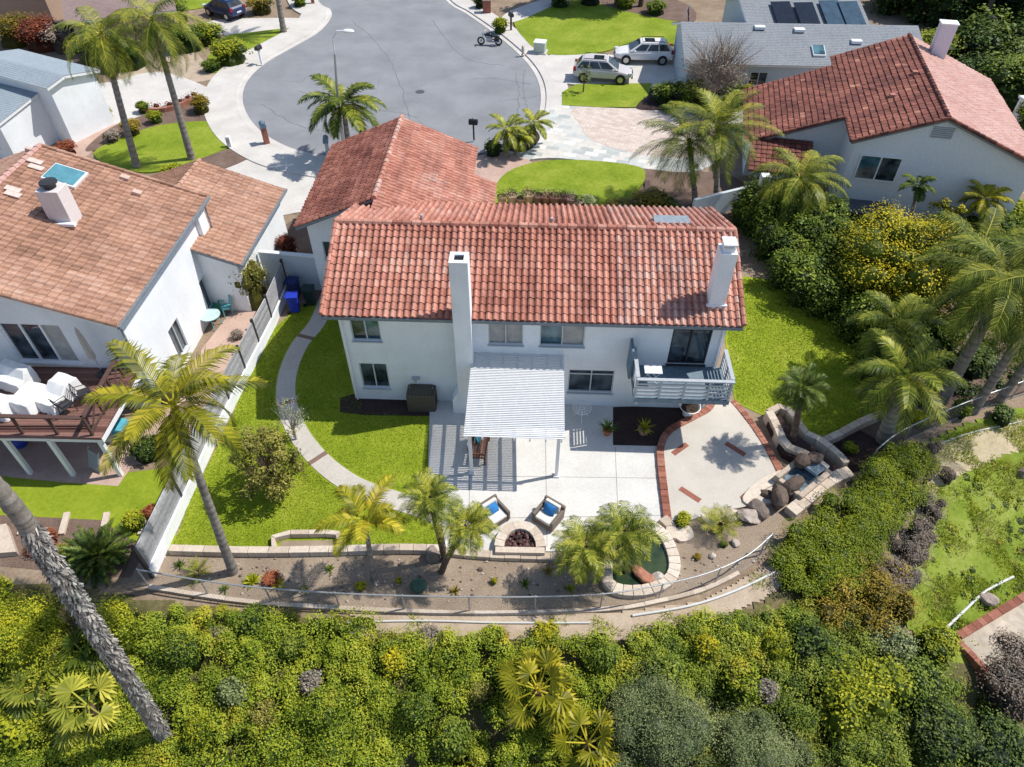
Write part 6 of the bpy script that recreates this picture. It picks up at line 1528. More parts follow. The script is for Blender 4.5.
# steps and edging in the neighbour's bed
for k, px in enumerate((28, 68, 108, 146)): 
    p = at(px, 519); o = MB().box((p.x, p.y-.25, .06), (.22, 1.0, .12), rz=R(12), val=.6).build('garden_step', stone_m); props(o, ('leftmost pale timber-like step edge in the neighbour bed', 'second pale step edge from the left in the neighbour bed', 'third pale step edge from the left in the neighbour bed', 'pale step edge nearest the board fence')[k], 'step')
p = at(10, 540); o = MB().prism(PX([(-30, 535), (10, 528), (20, 556), (-30, 560)], 0, False), 0, .3).build('raised_bed', stone_m); props(o, 'pinkish raised bed edge at the left side of the photo', 'planter')
# row of pots on the front walk
pots = [(502, 199, .30, .62), (512, 198, .36, .66), (521, 199, .3, .5), (528, 197, .42, .70), (537, 197, .36, .55), (546, 196, .40, .5), (555, 197, .42, .55), (563, 197, .38, .5), (571, 199, .40, .55), (578, 201, .3, .4)]
cl = ['weathered tan', 'pale sandy', 'dull rose', 'tall yellow-ochre', 'plum brown', 'wide rust', 'broad umber', 'dark maroon', 'squat mauve', 'small grey-brown']
cc = [(.40, .26, .16), (.48, .34, .22), (.36, .19, .15), (.50, .34, .20), (.20, .10, .09), (.30, .13, .09), (.24, .12, .09), (.18, .08, .07), (.24, .14, .13), (.26, .2, .16)]
for k, (px, py, r, h) in enumerate(pots):
    potted(at(px, py+6, .14), r, h, plain('pot_glaze_'+cl[k].split()[-1]+str(k), cc[k], .7, .2, 6), (L_mid, L_dark, L_grey)[k % 3], cl[k]+' pot, '+('at the left end of the pot row' if k == 0 else 'at the right end of the pot row' if k == 9 else 'in the row of pots by the lawn'), 'leafy', group='row of pots by the front lawn')
# ---------------------------------------------------------------- palms
palm_px((233, 572), (178, 418), 'tall yellow-green queen palm leaning over the board fence by the raised deck', r0=.17, r1=.10, n=17, L=2.7, ll=.62, m=L_palmy, seed=2, hang=.6, lo=-.45, droop=1.3, vb=.32, nl=50, lw=.055)
palm_px((137, 168), (104, 44), 'tall queen palm at the back left, the nearer of the two beside the small lawn', r0=.24, r1=.15, n=26, L=3.3, ll=.85, m=L_palm, seed=3, hang=1.0, lo=-1.0, droop=1.6, vb=.55, group=None, dead=2)
palm_px((192, 160), (155, 30), 'tall queen palm with thin grey trunk on the small front lawn at the left', r0=.24, r1=.14, n=26, L=3.6, ll=.9, m=L_palm, seed=4, hang=1.0, lo=-1.0, droop=1.6, vb=.55, dead=2)
palm_px((284, 33), (272, -36), 'palm trunk on the far left lawn whose crown is above the photo', r0=.26, r1=.18, n=18, L=3, seed=5, dead=2)
palm_px((350, 158), (344, 112), 'street palm with arching fronds beside the curved street lamp', r0=.2, r1=.14, n=20, L=2.9, ll=.85, m=L_palm, seed=6, hang=.5, lo=-.5, droop=1.4, z0=.1, vb=.45, nl=34, lw=.11)
palm_px((696, 207), (690, 150), 'bushy palm left of the pair in front of the red-roofed right house', r0=.18, r1=.13, n=30, L=3.3, ll=.8, m=L_palm, seed=7, hang=.6, lo=-.5, droop=1.3, vb=.45)
palm_px((716, 205), (718, 138), 'bushy palm with upright fronds against the grey house and the dark red roof', r0=.18, r1=.13, n=30, L=3.3, ll=.8, m=L_palm, seed=8, hang=.5, lo=-.4, hi=1.4, droop=1.1, vb=.5)
palm_px((795, 232), (800, 188), 'palm with drooping fronds in front of the white wall and awning', r0=.18, r1=.14, n=28, L=3.0, ll=.8, m=L_palm, seed=9, hang=1.0, lo=-.7, droop=1.5, vb=.55, dead=2)
palm_px((374, 580), (366, 528), 'small yellow palm standing in the gravel bed left of the fire pit', r0=.10, r1=.07, n=10, L=1.5, ll=.45, m=L_palmy, seed=10, hang=.4, lo=-.1, droop=1.1, vb=.48, nl=36, lw=.05)
palm_px((445, 560), (430, 498), 'leaning date palm nearest the curved walk, left of the pair on the wall', r0=.11, r1=.09, n=44, L=1.1, ll=.3, m=L_palm, seed=11, hang=.4, lo=-.8, droop=1.4, vb=.5, nl=22, lw=.04, shaft=False, name='date_palm', bk=bark_brown)
palm_px((440, 572), (465, 526), 'leaning date palm nearest the armchair, right of the pair on the wall', r0=.11, r1=.09, n=44, L=1.1, ll=.3, m=L_palm, seed=12, hang=.4, lo=-.7, droop=1.4, vb=.62, nl=22, lw=.04, shaft=False, name='date_palm', bk=bark_brown)
palm_px((592, 583), (586, 548), 'full yellow-green palm between the fire pit and the pond', r0=.12, r1=.1, n=54, L=1.4, ll=.36, m=L_palm, seed=13, hang=.6, lo=-.9, droop=1.7, vb=.56, nl=22, lw=.05, shaft=False, name='date_palm')
palm_px((628, 572), (624, 532), 'full yellow-green palm overhanging the dark pond', r0=.12, r1=.1, n=54, L=1.5, ll=.36, m=L_palm, seed=14, hang=.6, lo=-.9, droop=1.7, vb=.56, nl=22, lw=.05, shaft=False, name='date_palm')
palm_px((793, 440), (803, 388), 'small dark date palm in the stone planter by the lawn', z0=.3, r0=.13, r1=.12, n=44, L=1.1, ll=.3, m=L_palmd, seed=15, hang=.3, lo=-.6, droop=1.2, vb=.5, nl=22, lw=.045, shaft=False, name='date_palm', bk=bark_brown)
palm_px((884, 440), (902, 384), 'stout short-trunked palm beside the right lawn, its fronds over the grass', r0=.30, r1=.24, n=22, L=2.3, ll=.65, m=L_palm, seed=16, hang=.6, lo=-.5, droop=1.3, vb=.5, dead=1)
palm_px((941, 402), (1002, 292), 'tall grey-trunked palm, leftmost of three leaning trunks above the right fence', r0=.26, r1=.20, n=28, L=3.6, ll=.95, m=L_palm, seed=17, hang=.9, lo=-.8, droop=1.5, vb=.44, nl=44, lw=.055, dead=1)
palm_px((973, 412), (1046, 296), 'tall palm, middle of three leaning trunks above the right fence', r0=.19, r1=.15, n=18, L=3.6, ll=.9, m=L_palm, seed=18, hang=.9, lo=-.8, droop=1.5, vb=.45)
palm_px((998, 402), (1090, 280), 'tall palm, rightmost of three leaning trunks above the right fence', r0=.18, r1=.14, n=18, L=3.4, ll=.9, m=L_palm, seed=19, hang=.9, lo=-.8, droop=1.5, vb=.45)
palm_px((884, 372), (893, 330), 'arching palm at the back of the right lawn in front of the yellow tree', r0=.2, r1=.16, n=20, L=2.2, ll=.7, m=L_palm, seed=20, hang=.8, lo=-.6, droop=1.4, vb=.45, dead=1)
palm_px((975, 318), (978, 262), 'large palm with hanging fronds behind the leaning trunks', r0=.22, r1=.18, n=20, L=3.5, ll=.9, m=L_palm, seed=21, hang=1.0, lo=-.7, droop=1.5, vb=.4)
palm_px((908, 232), (918, 186), 'spindly palm-like plant against the white wall of the red-roofed house', r0=.1, r1=.08, n=12, L=1.1, ll=.4, m=L_palmd, seed=22, shaft=False)
palm_px((990, 232), (986, 200), 'light green feathery palm below the slatted terrace rail', r0=.13, r1=.1, n=16, L=1.6, ll=.45, m=L_palmy, seed=23, shaft=False, lo=-.2)
for k, (b0, c0, l, m_, L0_) in enumerate((((507, 156), (507, 130), 'upright clump palm nearest the red garage roof, by the street kerb', L_palm, 1.7), ((515, 154), (519, 137), 'low clump palm between the two taller ones by the street kerb', L_palm, 1.2), ((532, 146), (534, 124), 'clump palm at the drive end of the kerb bed', L_palm, 1.5))): palm_px(b0, c0, l, z0=.13, r0=.12, r1=.09, n=16, L=L0_, ll=.42, m=m_, seed=30+k, shaft=False, vb=.6, lo=-.5)
# giant trunk close to the drone
gb = hit(166, 742); gp_ = []
for px, py in ((166, 742), (120, 668), (75, 600), (40, 548), (12, 505)):
    z = zat(gb.y, py); gp_.append(Vector((xat(px, gb.y, z), gb.y, z)))
d_ = (gp_[-1]-gp_[1]).normalized(); tp_ = gp_[-1]+Vector((-.1, -.2, 6.6)); gt = thing('palm_tree', 'giant shaggy grey palm trunk leaning across the bottom left corner', 'palm tree', gb)
m_ = MB(); pts = [p-gb for p in gp_]; pts[0].z -= .3; out = trunk(m_, pts+[gp_[-1].lerp(tp_, .5)-gb, tp_-gb], .215, .15, n=18, rough=.04, seed=9); m_.build('trunk', bark, gt, True)
q = Q(); random.seed(8)
for i in range(3600):
    t_ = random.uniform(.0, .60); k = t_*(len(out)-1); j = int(k); p = out[j].lerp(out[j+1], k-j); az = random.uniform(0, 6.28); r = .215-.07*t_; rd2 = Vector((math.cos(az), math.sin(az), 0)); sd = Vector((-math.sin(az), math.cos(az), 0))
    a = p+rd2*(r*.9); ln = random.uniform(.12, .34); out_ = random.uniform(.0, .09); b2 = a+rd2*out_+Vector((0, 0, -ln))+sd*random.uniform(-.14, .14); w2 = random.uniform(.012, .045)
    q.add([[a-sd*w2, a+sd*w2, b2+sd*w2*.5, b2-sd*w2*.5]], random.uniform(.1, 1))
q.build('bark_flakes', leafmat('bark_flake', (.05, .045, .05), (.24, .225, .23), (.52, .49, .48), .05, .9), gt)
q = palm_crown_q(18, 2.5, .7, 30, .07, .6, -.5, 1.25, 1.3, .6, 0, False, 5); o = q.build('crown', L_palmy, gt); o.location = tp_-gb
# cycads, fan palms, rosettes
rosette(at(103, 562), 60, 1.3, 'big dark green cycad in the neighbour bed left of the board fence', L_palmd, h=.5, seed=40, nl=26, lw=.06, ll=.2, vb=.5, lo=-.1, droop=.7, hi=1.4)
rosette(at(198, 573), 16, .6, 'small bright cycad in the gravel beside the fence corner and palm trunk', L_palm, h=.12, seed=41, nl=14, ll=.13, vb=.6)
for k, (px, py, n, h, s_, r_, m_, vb_, l) in enumerate(((537, 694, 15, 1.5, .85, .62, L_palmy, .38, 'large fan palm in the middle of the brush slope'), (585, 742, 11, 1.2, .7, .56, L_palmy, .38, 'fan palm at the bottom edge right of the larger one'), (102, 712, 11, 1.0, .75, .62, L_palm, .68, 'fan palm with broad pale fans beside the giant trunk base'), (48, 690, 12, .7, .6, .7, L_palm, .4, 'grey-green fan palm left of the pale fan palm'), (92, 655, 10, .6, .5, .55, L_palm, .35, 'small fan palm behind the giant trunk'))):
    p = hit(px, py); p2 = hit(px, py+10); fan_palm(hit(px, py+ (14 if h > 1 else 6)), h, l, n, s_, r_, m_, 50+k, vb_)
t_list = [(205, 573, 0, None)]
# ---------------------------------------------------------------- garden plants
def px_bush(px, py, r, h, m, lab, z=0, **k): return bush(at(px, py, z), r, h, m, lab, **k)
tree(at(278, 492), 3.9, 1.6, L_olive, 'airy olive-green lawn tree casting a round shadow on the back lawn', seed=3, leaf=.10, nc=70, per=110, vb=.62, trunk_r=.05, cores=0, z0=.3, rz=.46, cr=(.10, .24), bare=1)
tree(at(296, 440), 2.3, .95, L_grey, 'nearly bare pale-twigged shrub tree beside the curved walk', seed=4, leaf=.06, nc=22, per=26, vb=.8, trunk_r=.05, cores=0, bk=plain('pale_twig', (.40, .36, .36), .9, .2), bare=4, rz=.36)
px_bush(258, 303, 1.15, 2.9, L_olive, 'rounded olive-green bush between the fence and the white garage', cat='bush', leaf=.09, vb=.62)
px_bush(596, 320, .1, .1, L_dark, 'x') if False else None
tuft(at(278, 586), 14, .38, 'lime green succulent rosette in the gravel, left of the coral one', L_lime, w=.05, vb=.8, seed=1)
px_bush(272, 581, .38, .4, L_red, 'coral red succulent clump in the gravel bed', leaf=.07, vb=.6, stem=False, cat='succulent', name='succulent'); tuft(at(253, 582), 18, .42, 'pale green rosette with yellow tips in the gravel near the fence corner', L_lime, w=.06, vb=.7, seed=2)
px_bush(361, 588, .26, .3, L_yellow, 'small yellow-green plant at the foot of the small yellow palm', leaf=.07, stem=False, cat='plant', name='plant'); px_bush(399, 583, .16, .3, L_yellow, 'tiny yellow flowering plant right of the small yellow palm', leaf=.06, stem=False, cat='plant', name='plant')
o = MB().blob((0, 0, .2), (.29, .29, .25), 2, .08, 3).build('barrel_cactus', plain('cactus_skin', (.05, .11, .08), .7, .3, 25, bmp=.4), None, True, loc=at(419, 588)); props(o, 'round blue-green cactus in the gravel bed', 'cactus')
px_bush(494, 583, .15, .3, L_yellow, 'tiny yellow plant in the gravel in front of the fire pit', leaf=.06, stem=False, cat='plant', name='plant')
px_bush(682, 524, .42, .6, L_lime, 'round lime shrub at the brick terrace corner', leaf=.07, vb=.62); rosette(at(718, 531), 20, .85, 'open feathery cycad with thin stems in front of the terrace', L_palm, h=.5, seed=43, nl=16, ll=.28, vb=.66, lo=.2, droop=.6)
px_bush(697, 558, .2, .22, L_rust, 'small brown-green tuft in the gravel near the curved fence', leaf=.05, stem=False, cat='plant', name='plant'); px_bush(723, 546, .2, .25, L_mid, 'small dark tuft in the gravel under the hedge end', leaf=.05, stem=False, cat='plant', name='plant')
px_bush(391, 558, .22, .3, L_dark, 'small dark plant beside the lawn wall', leaf=.05, stem=False) if False else None
px_bush(849, 452, .36, .5, L_lime, 'small yellow-green shrub in the dark bed by the planter wall', leaf=.07); px_bush(918, 425, .55, .7, L_lime, 'leafy lime plant under the leftmost tall trunk', leaf=.12, vb=.6); px_bush(958, 415, .5, .8, L_mid, 'green plant between the tall trunks', leaf=.12); px_bush(1000, 420, .6, .7, L_dark, 'dark shrub at the foot of the rightmost trunk', leaf=.12)
px_bush(890, 455, .5, .55, L_mid, 'fern-like plant beside the stout palm trunk and the fence', leaf=.12); px_bush(968, 372, 1.0, 1.5, L_dark, 'dark glossy shrub behind the tall trunks', leaf=.16); px_bush(940, 345, 1.2, 1.6, L_mid, 'green understorey shrub behind the stout palm', leaf=.14)
# left neighbour bed
px_bush(66, 556, .5, .55, L_yellow, 'bright yellow-green shrub left of the big cycad', leaf=.07, vb=.45); px_bush(46, 545, .7, .5, L_red, 'reddish brown ground shrub behind the giant trunk', leaf=.07, vb=.2); px_bush(139, 527, .5, .9, L_lime, 'yellow-green shrub between cycad and board fence', leaf=.08); px_bush(152, 515, .4, .5, L_red, 'small rust shrub at the board fence', leaf=.07, vb=.4)
px_bush(150, 455, .9, 1.0, L_dark, 'dark low shrub at the corner of the neighbour lawn under the palm', leaf=.09); px_bush(178, 447, .8, 1.3, L_yellow, 'pale yellow shrub in front of the fence under the tall palm', leaf=.09, vb=.4); px_bush(170, 400, .8, 1.7, L_grey, 'pale flowering shrub by the white gable wall', leaf=.09, vb=.8); px_bush(193, 390, .6, 1.0, L_lime, 'lime shrub in the side yard under the palm fronds', leaf=.09)
px_bush(238, 338, .4, .5, L_dry, 'dry mauve plant in the side yard next to the board fence', leaf=.07, vb=.6)
px_bush(0, 0, 1, 1, L_dark, 'x') if False else None
px_bush(290, 258, .8, 1.6, L_red, 'dark red shrub in the shaded alley by the garage', leaf=.09, vb=.05)
# ---------------------------------------------------------------- street-side planting
for px, py, r, h, m, l in ((300-98, 112, .95, 1.3, L_rust, 'round rusty-topped shrub beside the small left lawn, nearest the sidewalk'), (133, 134, .85, 1.1, L_rust, 'round brown-green shrub left of the palm trunks on the small lawn'), (113, 141, .65, .8, L_dry, 'purple-grey round shrub at the small lawn edge'), (157, 122, .7, .9, L_lime, 'low lime shrub between the two palm trunks'), (144, 112, .6, .8, L_mid, 'green shrub by the brick planter on the left drive'), (107, 120, .7, 1.1, L_lime, 'bright green shrub by the white annex wall'), (85, 112, .6, 2.0, L_lime, 'slim yellow-green shrub at the annex corner'), (78, 132, .6, 1.2, L_yellow, 'yellow shrub below the annex corner'), (68, 154, .9, .9, L_red, 'reddish shrub at the annex wall foot'),
    (232, 62, 2.0, 2.0, L_lime, 'large yellow-green mounded shrub on the far left lawn'), (212, 70, 1.0, .9, L_mid, 'small green shrub at the end of the far left lawn'), (188, 48, 2.2, 2.2, L_mid, 'big green shrub under the taller palm crown'), (130, 66, 2.2, 2.4, L_mid, 'rounded green shrub behind the nearer palm crown'), (98, 60, 2.2, 2.2, L_lime, 'bright green shrub between the palm crowns and the blue-grey roof'), (20, 42, 2.6, 2.4, L_rust, 'russet shrub behind the blue-grey roof, leftmost of the row'), (48, 46, 2.6, 2.6, L_red, 'red-flowering shrub behind the blue-grey roof'), (72, 48, 2.4, 2.4, L_dry, 'mauve-brown shrub behind the blue-grey roof'), (210, 42, 1.8, 1.8, L_lime, 'green shrub in front of the dark blue SUV'), (262, 12, 1.5, 1.6, L_rust, 'rust and green shrub right of the dark blue SUV'), (176, 22, 1.8, 2.0, L_mid, 'green shrub left of the dark blue SUV'), (300, 6, 1.0, 1.2, L_lime, 'yellow plant at the top edge near the left sidewalk'),
    (185, 180, .8, .6, L_mid, 'green clump in the bed beyond the tan ridge'), (172, 176, .8, .8, L_lime, 'spiky lime clump beyond the tan roof ridge'),
    (500, 32, .9, 1.3, L_lime, 'yellow-green shrub on the far right sidewalk'), (480, 8, .8, 1.2, L_dark, 'dark shrub beside the brick pillar at the top'), (560, 6, 1.5, 1.6, L_mid, 'green shrub in the far lawn bed'), (590, 4, 1.6, 1.5, L_dark, 'dark shrub in the far lawn bed, second from the sidewalk'), (625, 8, 1.3, 1.2, L_lime, 'light shrub in the far lawn bed'), (655, 14, 1.4, 1.3, L_mid, 'shrub at the end of the far lawn bed by the grey house'),
    (664, 101, 1.4, 1.5, L_mid, 'green shrub at the drive end under the bare tree'), (690, 104, 1.9, 2.1, L_lime, 'yellow-green shrub against the grey house wall'), (722, 104, 1.9, 2.3, L_mid, 'dark shrub between the grey house and the red roof'), (668, 112, .7, .5, L_dark, 'low dark ground plant in the mulch bed by the drive'), (700, 114, .8, .6, L_mid, 'green plant in the mulch bed near the bare tree'), (744, 106, 1.2, 1.8, L_yellow, 'yellow-green bush at the corner of the dark red roof'),
    (652, 210, 1.5, 1.3, L_rust, 'orange-tipped clipped shrub by the front lawn'), (622, 214, 1.4, .7, L_rust, 'low golden shrub at the front lawn edge nearest the roof'), (668, 215, 1.2, 1.1, L_dark, 'dark shrub right of the orange-tipped one'), (493, 155, .8, 1.0, L_dark, 'dark shrub below the kerb clump palms'), (588, 205, .7, .6, L_grey, 'grey-green plant at the right end of the pot row'), (775, 210, 1.2, 1.6, L_mid, 'shrub under the drooping palm by the white wall'), (742, 222, 1.0, 1.4, L_mid, 'shrub at the corner of the white garden wall'), (1012, 222, 1.3, 1.4, L_lime, 'light shrub at the right edge below the terrace rail')):
    bush(at(px, py, .08), r, h, m, l, leaf=.2 if r > 1.2 else .14, vb=.48, stem=r > .5)
tree(at(708, 111), 5.6, 2.9, L_dry, 'bare brown-twigged tree in front of the grey roof', seed=12, leaf=.10, nc=60, per=60, vb=.8, trunk_r=.12, cores=0, bk=plain('grey_brown_twig', (.30, .24, .20), .9, .2), bare=7, cr=(.14, .24), z0=.35, rz=.42)
tree(at(583, 92, .14), 2.4, .7, L_grey, 'slim young street tree in front of the silver SUV', seed=13, leaf=.12, nc=8, per=30, vb=.6, trunk_r=.05, cores=0)
t_ = thing('garden_cart', 'x', 'x') if False else None
# yellow flowering tree and tall hedge on the right
tree(at(886, 296), 4.8, 4.1, L_yellow, 'broad shrub tree covered in yellow flowers right of the tall hedge', seed=14, leaf=.115, nc=120, per=240, vb=.72, trunk_r=.14, cores=.5, z0=.3, rz=.4, cr=(.2, .3))
tree(at(938, 232), 3.4, 1.1, L_yellow, 'thin tree with yellow flower tufts against the white wall', seed=15, leaf=.14, nc=7, per=90, vb=.6, trunk_r=.06, cores=.4, cr=(.25, .4))
hp = [at(x, y) for x, y in ((738, 232), (762, 272), (800, 312), (850, 358), (872, 392), (900, 380), (905, 330), (880, 280), (830, 235), (770, 212))]
mass('hedge', hp, lambda x, y: 2.3, L_mid, 'tall dark green hedge bordering the right lawn', 'hedge', None, (.6, 1.0), 1.0, .15, 210, .40, .26, ground_z=None, seed=5)
mass('hedge', [at(x, y) for x, y in ((735, 218), (780, 215), (840, 240), (820, 262), (770, 255))], lambda x, y: 2.6, L_mid, 'lighter green leafy hedge behind the chimney, toward the drooping palm', 'hedge', None, (.6, .9), 1.0, .16, 180, .45, .2, ground_z=None, seed=6)
mass('ground_cover', [at(x, y) for x, y in ((905, 330), (960, 320), (1040, 318), (1070, 370), (1000, 390), (940, 400), (880, 420), (870, 400))], lambda x, y: .5, L_dark, 'dark leafy ground cover under the palms on the right', 'ground cover', 'stuff', (.35, .7), .55, .13, 110, .35, .2, ground_z=None, seed=7)
mass('distant_wood', [at(x, y) for x, y in ((866, -40), (1110, -40), (1110, 150), (1015, 118), (985, 78), (930, 40), (880, 26))], lambda x, y: 3.2, L_dark, 'dense dark woodland filling the top right corner behind the roofs', 'wood', 'stuff', (1.0, 2.0), .8, .36, 150, .5, .28, ground_z=None, seed=9)
mass('ground_cover', [at(x, y) for x, y in ((880, 300), (930, 232), (1050, 225), (1080, 330), (960, 325))], lambda x, y: 1.5, L_mid, 'mid green shrubs massed below the white terrace', 'shrubs', 'stuff', (.6, 1.0), .8, .17, 130, .4, .2, ground_z=None, seed=8)
# trees along the top right
tt = [(902, 12, 5, 3.0, L_dark), (935, 20, 6, 3.2, L_mid), (975, 25, 7, 3.4, L_dark), (1010, 5, 8, 4, L_mid), (960, -10, 9, 4, L_dark), (900, -20, 8, 4, L_dark), (1050, 40, 7, 3.6, L_mid), (860, -25, 7, 3.6, L_mid), (1040, -20, 9, 4.5, L_dark), (880, 8, 3.5, 2.4, L_grey)]
nm = ['dark round tree behind the tall chimney', 'mid green tree between the chimney and the grey roof end', 'dark tree behind the red-roofed house', 'pale-leaved tree at the top right corner', 'deep green tree at the top edge right of the panels', 'dark tree at the top edge beyond the grey house wing', 'green tree cut by the right edge behind the white pillars', 'bushy tree at the top edge behind the roof panels', 'darkest tree in the top right corner', 'grey-green tree at the end of the grey roof']
for k, (px, py, h, r, m) in enumerate(tt): tree(at(px, py), h, r, m, nm[k], seed=60+k, leaf=.34, nc=34, per=90, vb=.45, trunk_r=.2, cores=.75, z0=.3, rz=.45, cr=(.26, .42))
for k, (px, py, l) in enumerate(((948, 30, 'bare leaning trunk left of the pair above the tall chimney'), (976, 36, 'bare leaning trunk right of the pair above the tall chimney'))):
    p = at(px, py); t_ = thing('tree', l, 'tree', p); m_ = MB(); m_.tube([(0, 0, -.2), (.3, .3, 4), (.9, .8, 9)], [.28, .22, .16], 10); m_.build('trunk', bark_brown, t_, True); q = Q(); clumps(q, [[.9, .8, 9.2], [1.6, .4, 9.6], [.2, 1.3, 9.8]], [[1.4, 1.4, 1]]*3, 120, .3, .45, cores=False); q.build('crown', L_dark, t_)
px_bush(1000, 105, 3.0, 4.0, L_mid, 'huge rounded green bush right of the tall chimney', leaf=.24, vb=.5); px_bush(965, 95, 2.2, 3.2, L_dark, 'dark bush against the pink roof slope', leaf=.24, vb=.45); px_bush(1030, 135, 2.0, 3.0, L_lime, 'yellow-green bush at the right edge by the white pillars', leaf=.22)
px_bush(930, 62, 2.6, 2.6, L_lime, 'light green bush behind the red roof peak', leaf=.22)
# tall shade trees along the top
for k, (px, py, h, r, m, l) in enumerate(((560, -14, 6, 3.2, L_dark, 'dark shade tree at the top edge above the far lawn'), (700, -12, 6, 3.5, L_dark, 'dark tree at the top edge left of the roof panels'), (520, -26, 6, 3, L_mid, 'tree beyond the top edge on the far sidewalk'))): tree(at(px, py), h, r, m, l, seed=80+k, leaf=.32, nc=30, per=80, cores=.7, trunk_r=.2, cr=(.26, .42), rz=.45, z0=.3)
for k, (px, py, l) in enumerate(((592, 4, 'tall tree whose crown is above the photo, leftmost trunk in the far lawn bed'), (616, 6, 'tall tree whose crown is above the photo, middle trunk in the far lawn bed'), (640, 8, 'tall tree whose crown is above the photo, rightmost trunk in the far lawn bed'))): tree(at(px, py), 9.5, 3.0, L_dark, l, seed=90+k, leaf=.34, nc=34, per=90, cores=.7, trunk_r=.22, cr=(.26, .42), rz=.3, z0=.6)
# garden wall, planter and steps on the street side
t_ = thing('brick_planter', 'curved low red brick planter beside the left drive', 'planter', (0, 0, 0)); L_ = PX([(143, 113), (165, 112), (182, 107), (193, 101)], .06, True, False, 5); m_ = MB(); strip(m_, L_, -.15, .15, 0, .4, .5, jitter=.3, gap=.02); m_.build('wall', brick_m, t_); m_ = MB(); strip(m_, L_, -.16, .9, 0, .22, .5); 

for p in L_[::3]: q = Q(); clumps(q, [[p.x, p.y+.5, .35]], [[.4, .4, .3]], 40, .12, .3); q.build('foliage', L_red, t_)
# white garden wall left of the drooping palm
wl_ = thing('garden_wall', 'grey-white block wall and gate pier by the palms, right of the front lawn', 'wall', at(700, 214)); p, q2_ = at(690, 222), at(745, 208); dv = q2_-p; MB().bar(p-at(700, 214)+Vector((0, 0, .75)), q2_-at(700, 214)+Vector((0, 0, .75)), .2, 1.5).build('panel', stucco_grey, wl_); pc = at(757, 208)-at(700, 214); MB().box((pc.x, pc.y, 1.1), (.5, .5, 2.2)).build('pier', stucco, wl_)
# ---------------------------------------------------------------- the slope below
rimline = [(0, 566), (60, 580), (130, 600), (250, 616), (345, 622), (430, 632), (560, 640), (660, 634), (745, 610)]
ph = lambda l: [hit(*p) for p in l]
scr = ph([(-260, 600), (-60, 620), (40, 640), (120, 640), (180, 612), (255, 620), (345, 630), (440, 640), (560, 646), (640, 640), (690, 650), (700, 700), (720, 760), (740, 900), (200, 1000), (-300, 1000)])
hs = lambda x, y: .9+.45*mnoise.noise(Vector((x*.45, y*.45, 2)))
mass('hillside_scrub', scr, hs, L_scrub, 'dense yellow-green leafy scrub covering the slope below the chain-link fence', 'scrub', 'stuff', (.22, .58), 1.0, .068, 300, .55, .26, seed=11, flatten=.8)
mass('hillside_scrub', ph([(630, 640), (700, 632), (770, 625), (830, 610), (880, 640), (880, 700), (900, 800), (880, 950), (720, 950), (700, 700), (640, 670)]), hs, L_scrubd, 'darker green scrub on the slope right of the fan palms', 'scrub', 'stuff', (.24, .6), 1.0, .068, 290, .55, .26, seed=12, flatten=.8)
mass('hillside_scrub', ph([(640, 642), (700, 625), (745, 612), (800, 620), (790, 660), (720, 690), (640, 680)]), hs, L_scrub, 'bright yellow-green shrubs below the bend of the dirt path', 'scrub', 'stuff', (.22, .55), 1.0, .066, 280, .62, .26, seed=13, flatten=.8)
# individual shrubs on the slope
def slope_bush(px, py, r, h, m, lab, **k): return bush(hit(px, py), r, h, m, lab, **k)
slope_bush(40, 648, 1.8, 2.5, L_lime, 'big rounded pale-green shrub left of the giant trunk', leaf=.075, dens=1.2, vb=.72); slope_bush(128, 640, 1.2, 2.0, L_lime, 'pale-green rounded shrub right of the giant trunk', leaf=.075, dens=1.2, vb=.56); slope_bush(5, 610, 1.0, 1.9, L_lime, 'lime shrub at the left edge above the rounded pale shrub', leaf=.09)
slope_bush(652, 742, 2.1, 2.6, L_grey, 'soft grey-green shrub at the bottom, left of the olive tree', leaf=.06, dens=1.1, vb=.45, asp=.3); slope_bush(748, 772, 1.8, 2.5, L_grey, 'silvery olive-like shrub at the bottom edge', leaf=.06, dens=1.1, vb=.55, asp=.3); slope_bush(610, 770, 1.1, 1.6, L_grey, 'grey-green shrub beside the fan palm at the bottom edge', leaf=.06, asp=.3)
slope_bush(838, 715, 1.5, 2.3, L_lime, 'rounded yellow-green shrub tree in the lower right slope', leaf=.11, vb=.55); slope_bush(870, 690, 1.2, 1.8, L_lime, 'lime shrub right of the rounded yellow-green one', leaf=.11, vb=.45); slope_bush(905, 690, 1.2, 1.6, L_mid, 'green shrub on the bank below the brown hedge end', leaf=.1); slope_bush(880, 650, 1.1, 1.3, L_grey, 'grey-green shrub between hedge end and grassy bank', leaf=.08); slope_bush(930, 650, 1.0, 1.0, L_lime, 'low lime shrub beside the brick-edged pad', leaf=.09)
slope_bush(930, 740, 1.4, 1.6, L_dark, 'dark shrub in shade at the bottom right', leaf=.1); slope_bush(1000, 700, 1.5, 2.0, L_dry, 'brown dry shrub over the brick-edged pad', leaf=.08, vb=.35); slope_bush(1010, 660, 1.1, 1.5, L_dry, 'dry reddish shrub at the right edge on the pad', leaf=.08, vb=.55); slope_bush(985, 760, 1.6, 1.8, L_dark, 'dark green shrub at the bottom right corner', leaf=.1); slope_bush(800, 650, 1.0, 1.5, L_dark, 'dark green shrub in the shade below the clipped hedge', leaf=.1); slope_bush(820, 680, 1.1, 1.4, L_mid, 'green shrub below the brown hedge end', leaf=.1)
slope_bush(255, 628, .7, 1.0, L_mid, 'green bush against the outside of the fence corner', leaf=.09); slope_bush(100, 690, .9, .9, L_dark, 'dark shrub in shade behind the pale fan palm', leaf=.1); slope_bush(30, 735, 1.0, 1.2, L_lime, 'lime shrub at the bottom left corner', leaf=.09); slope_bush(545, 640, .6, .8, L_yellow, 'bright yellow shrub at the path edge above the fan palm', leaf=.09, vb=.4)
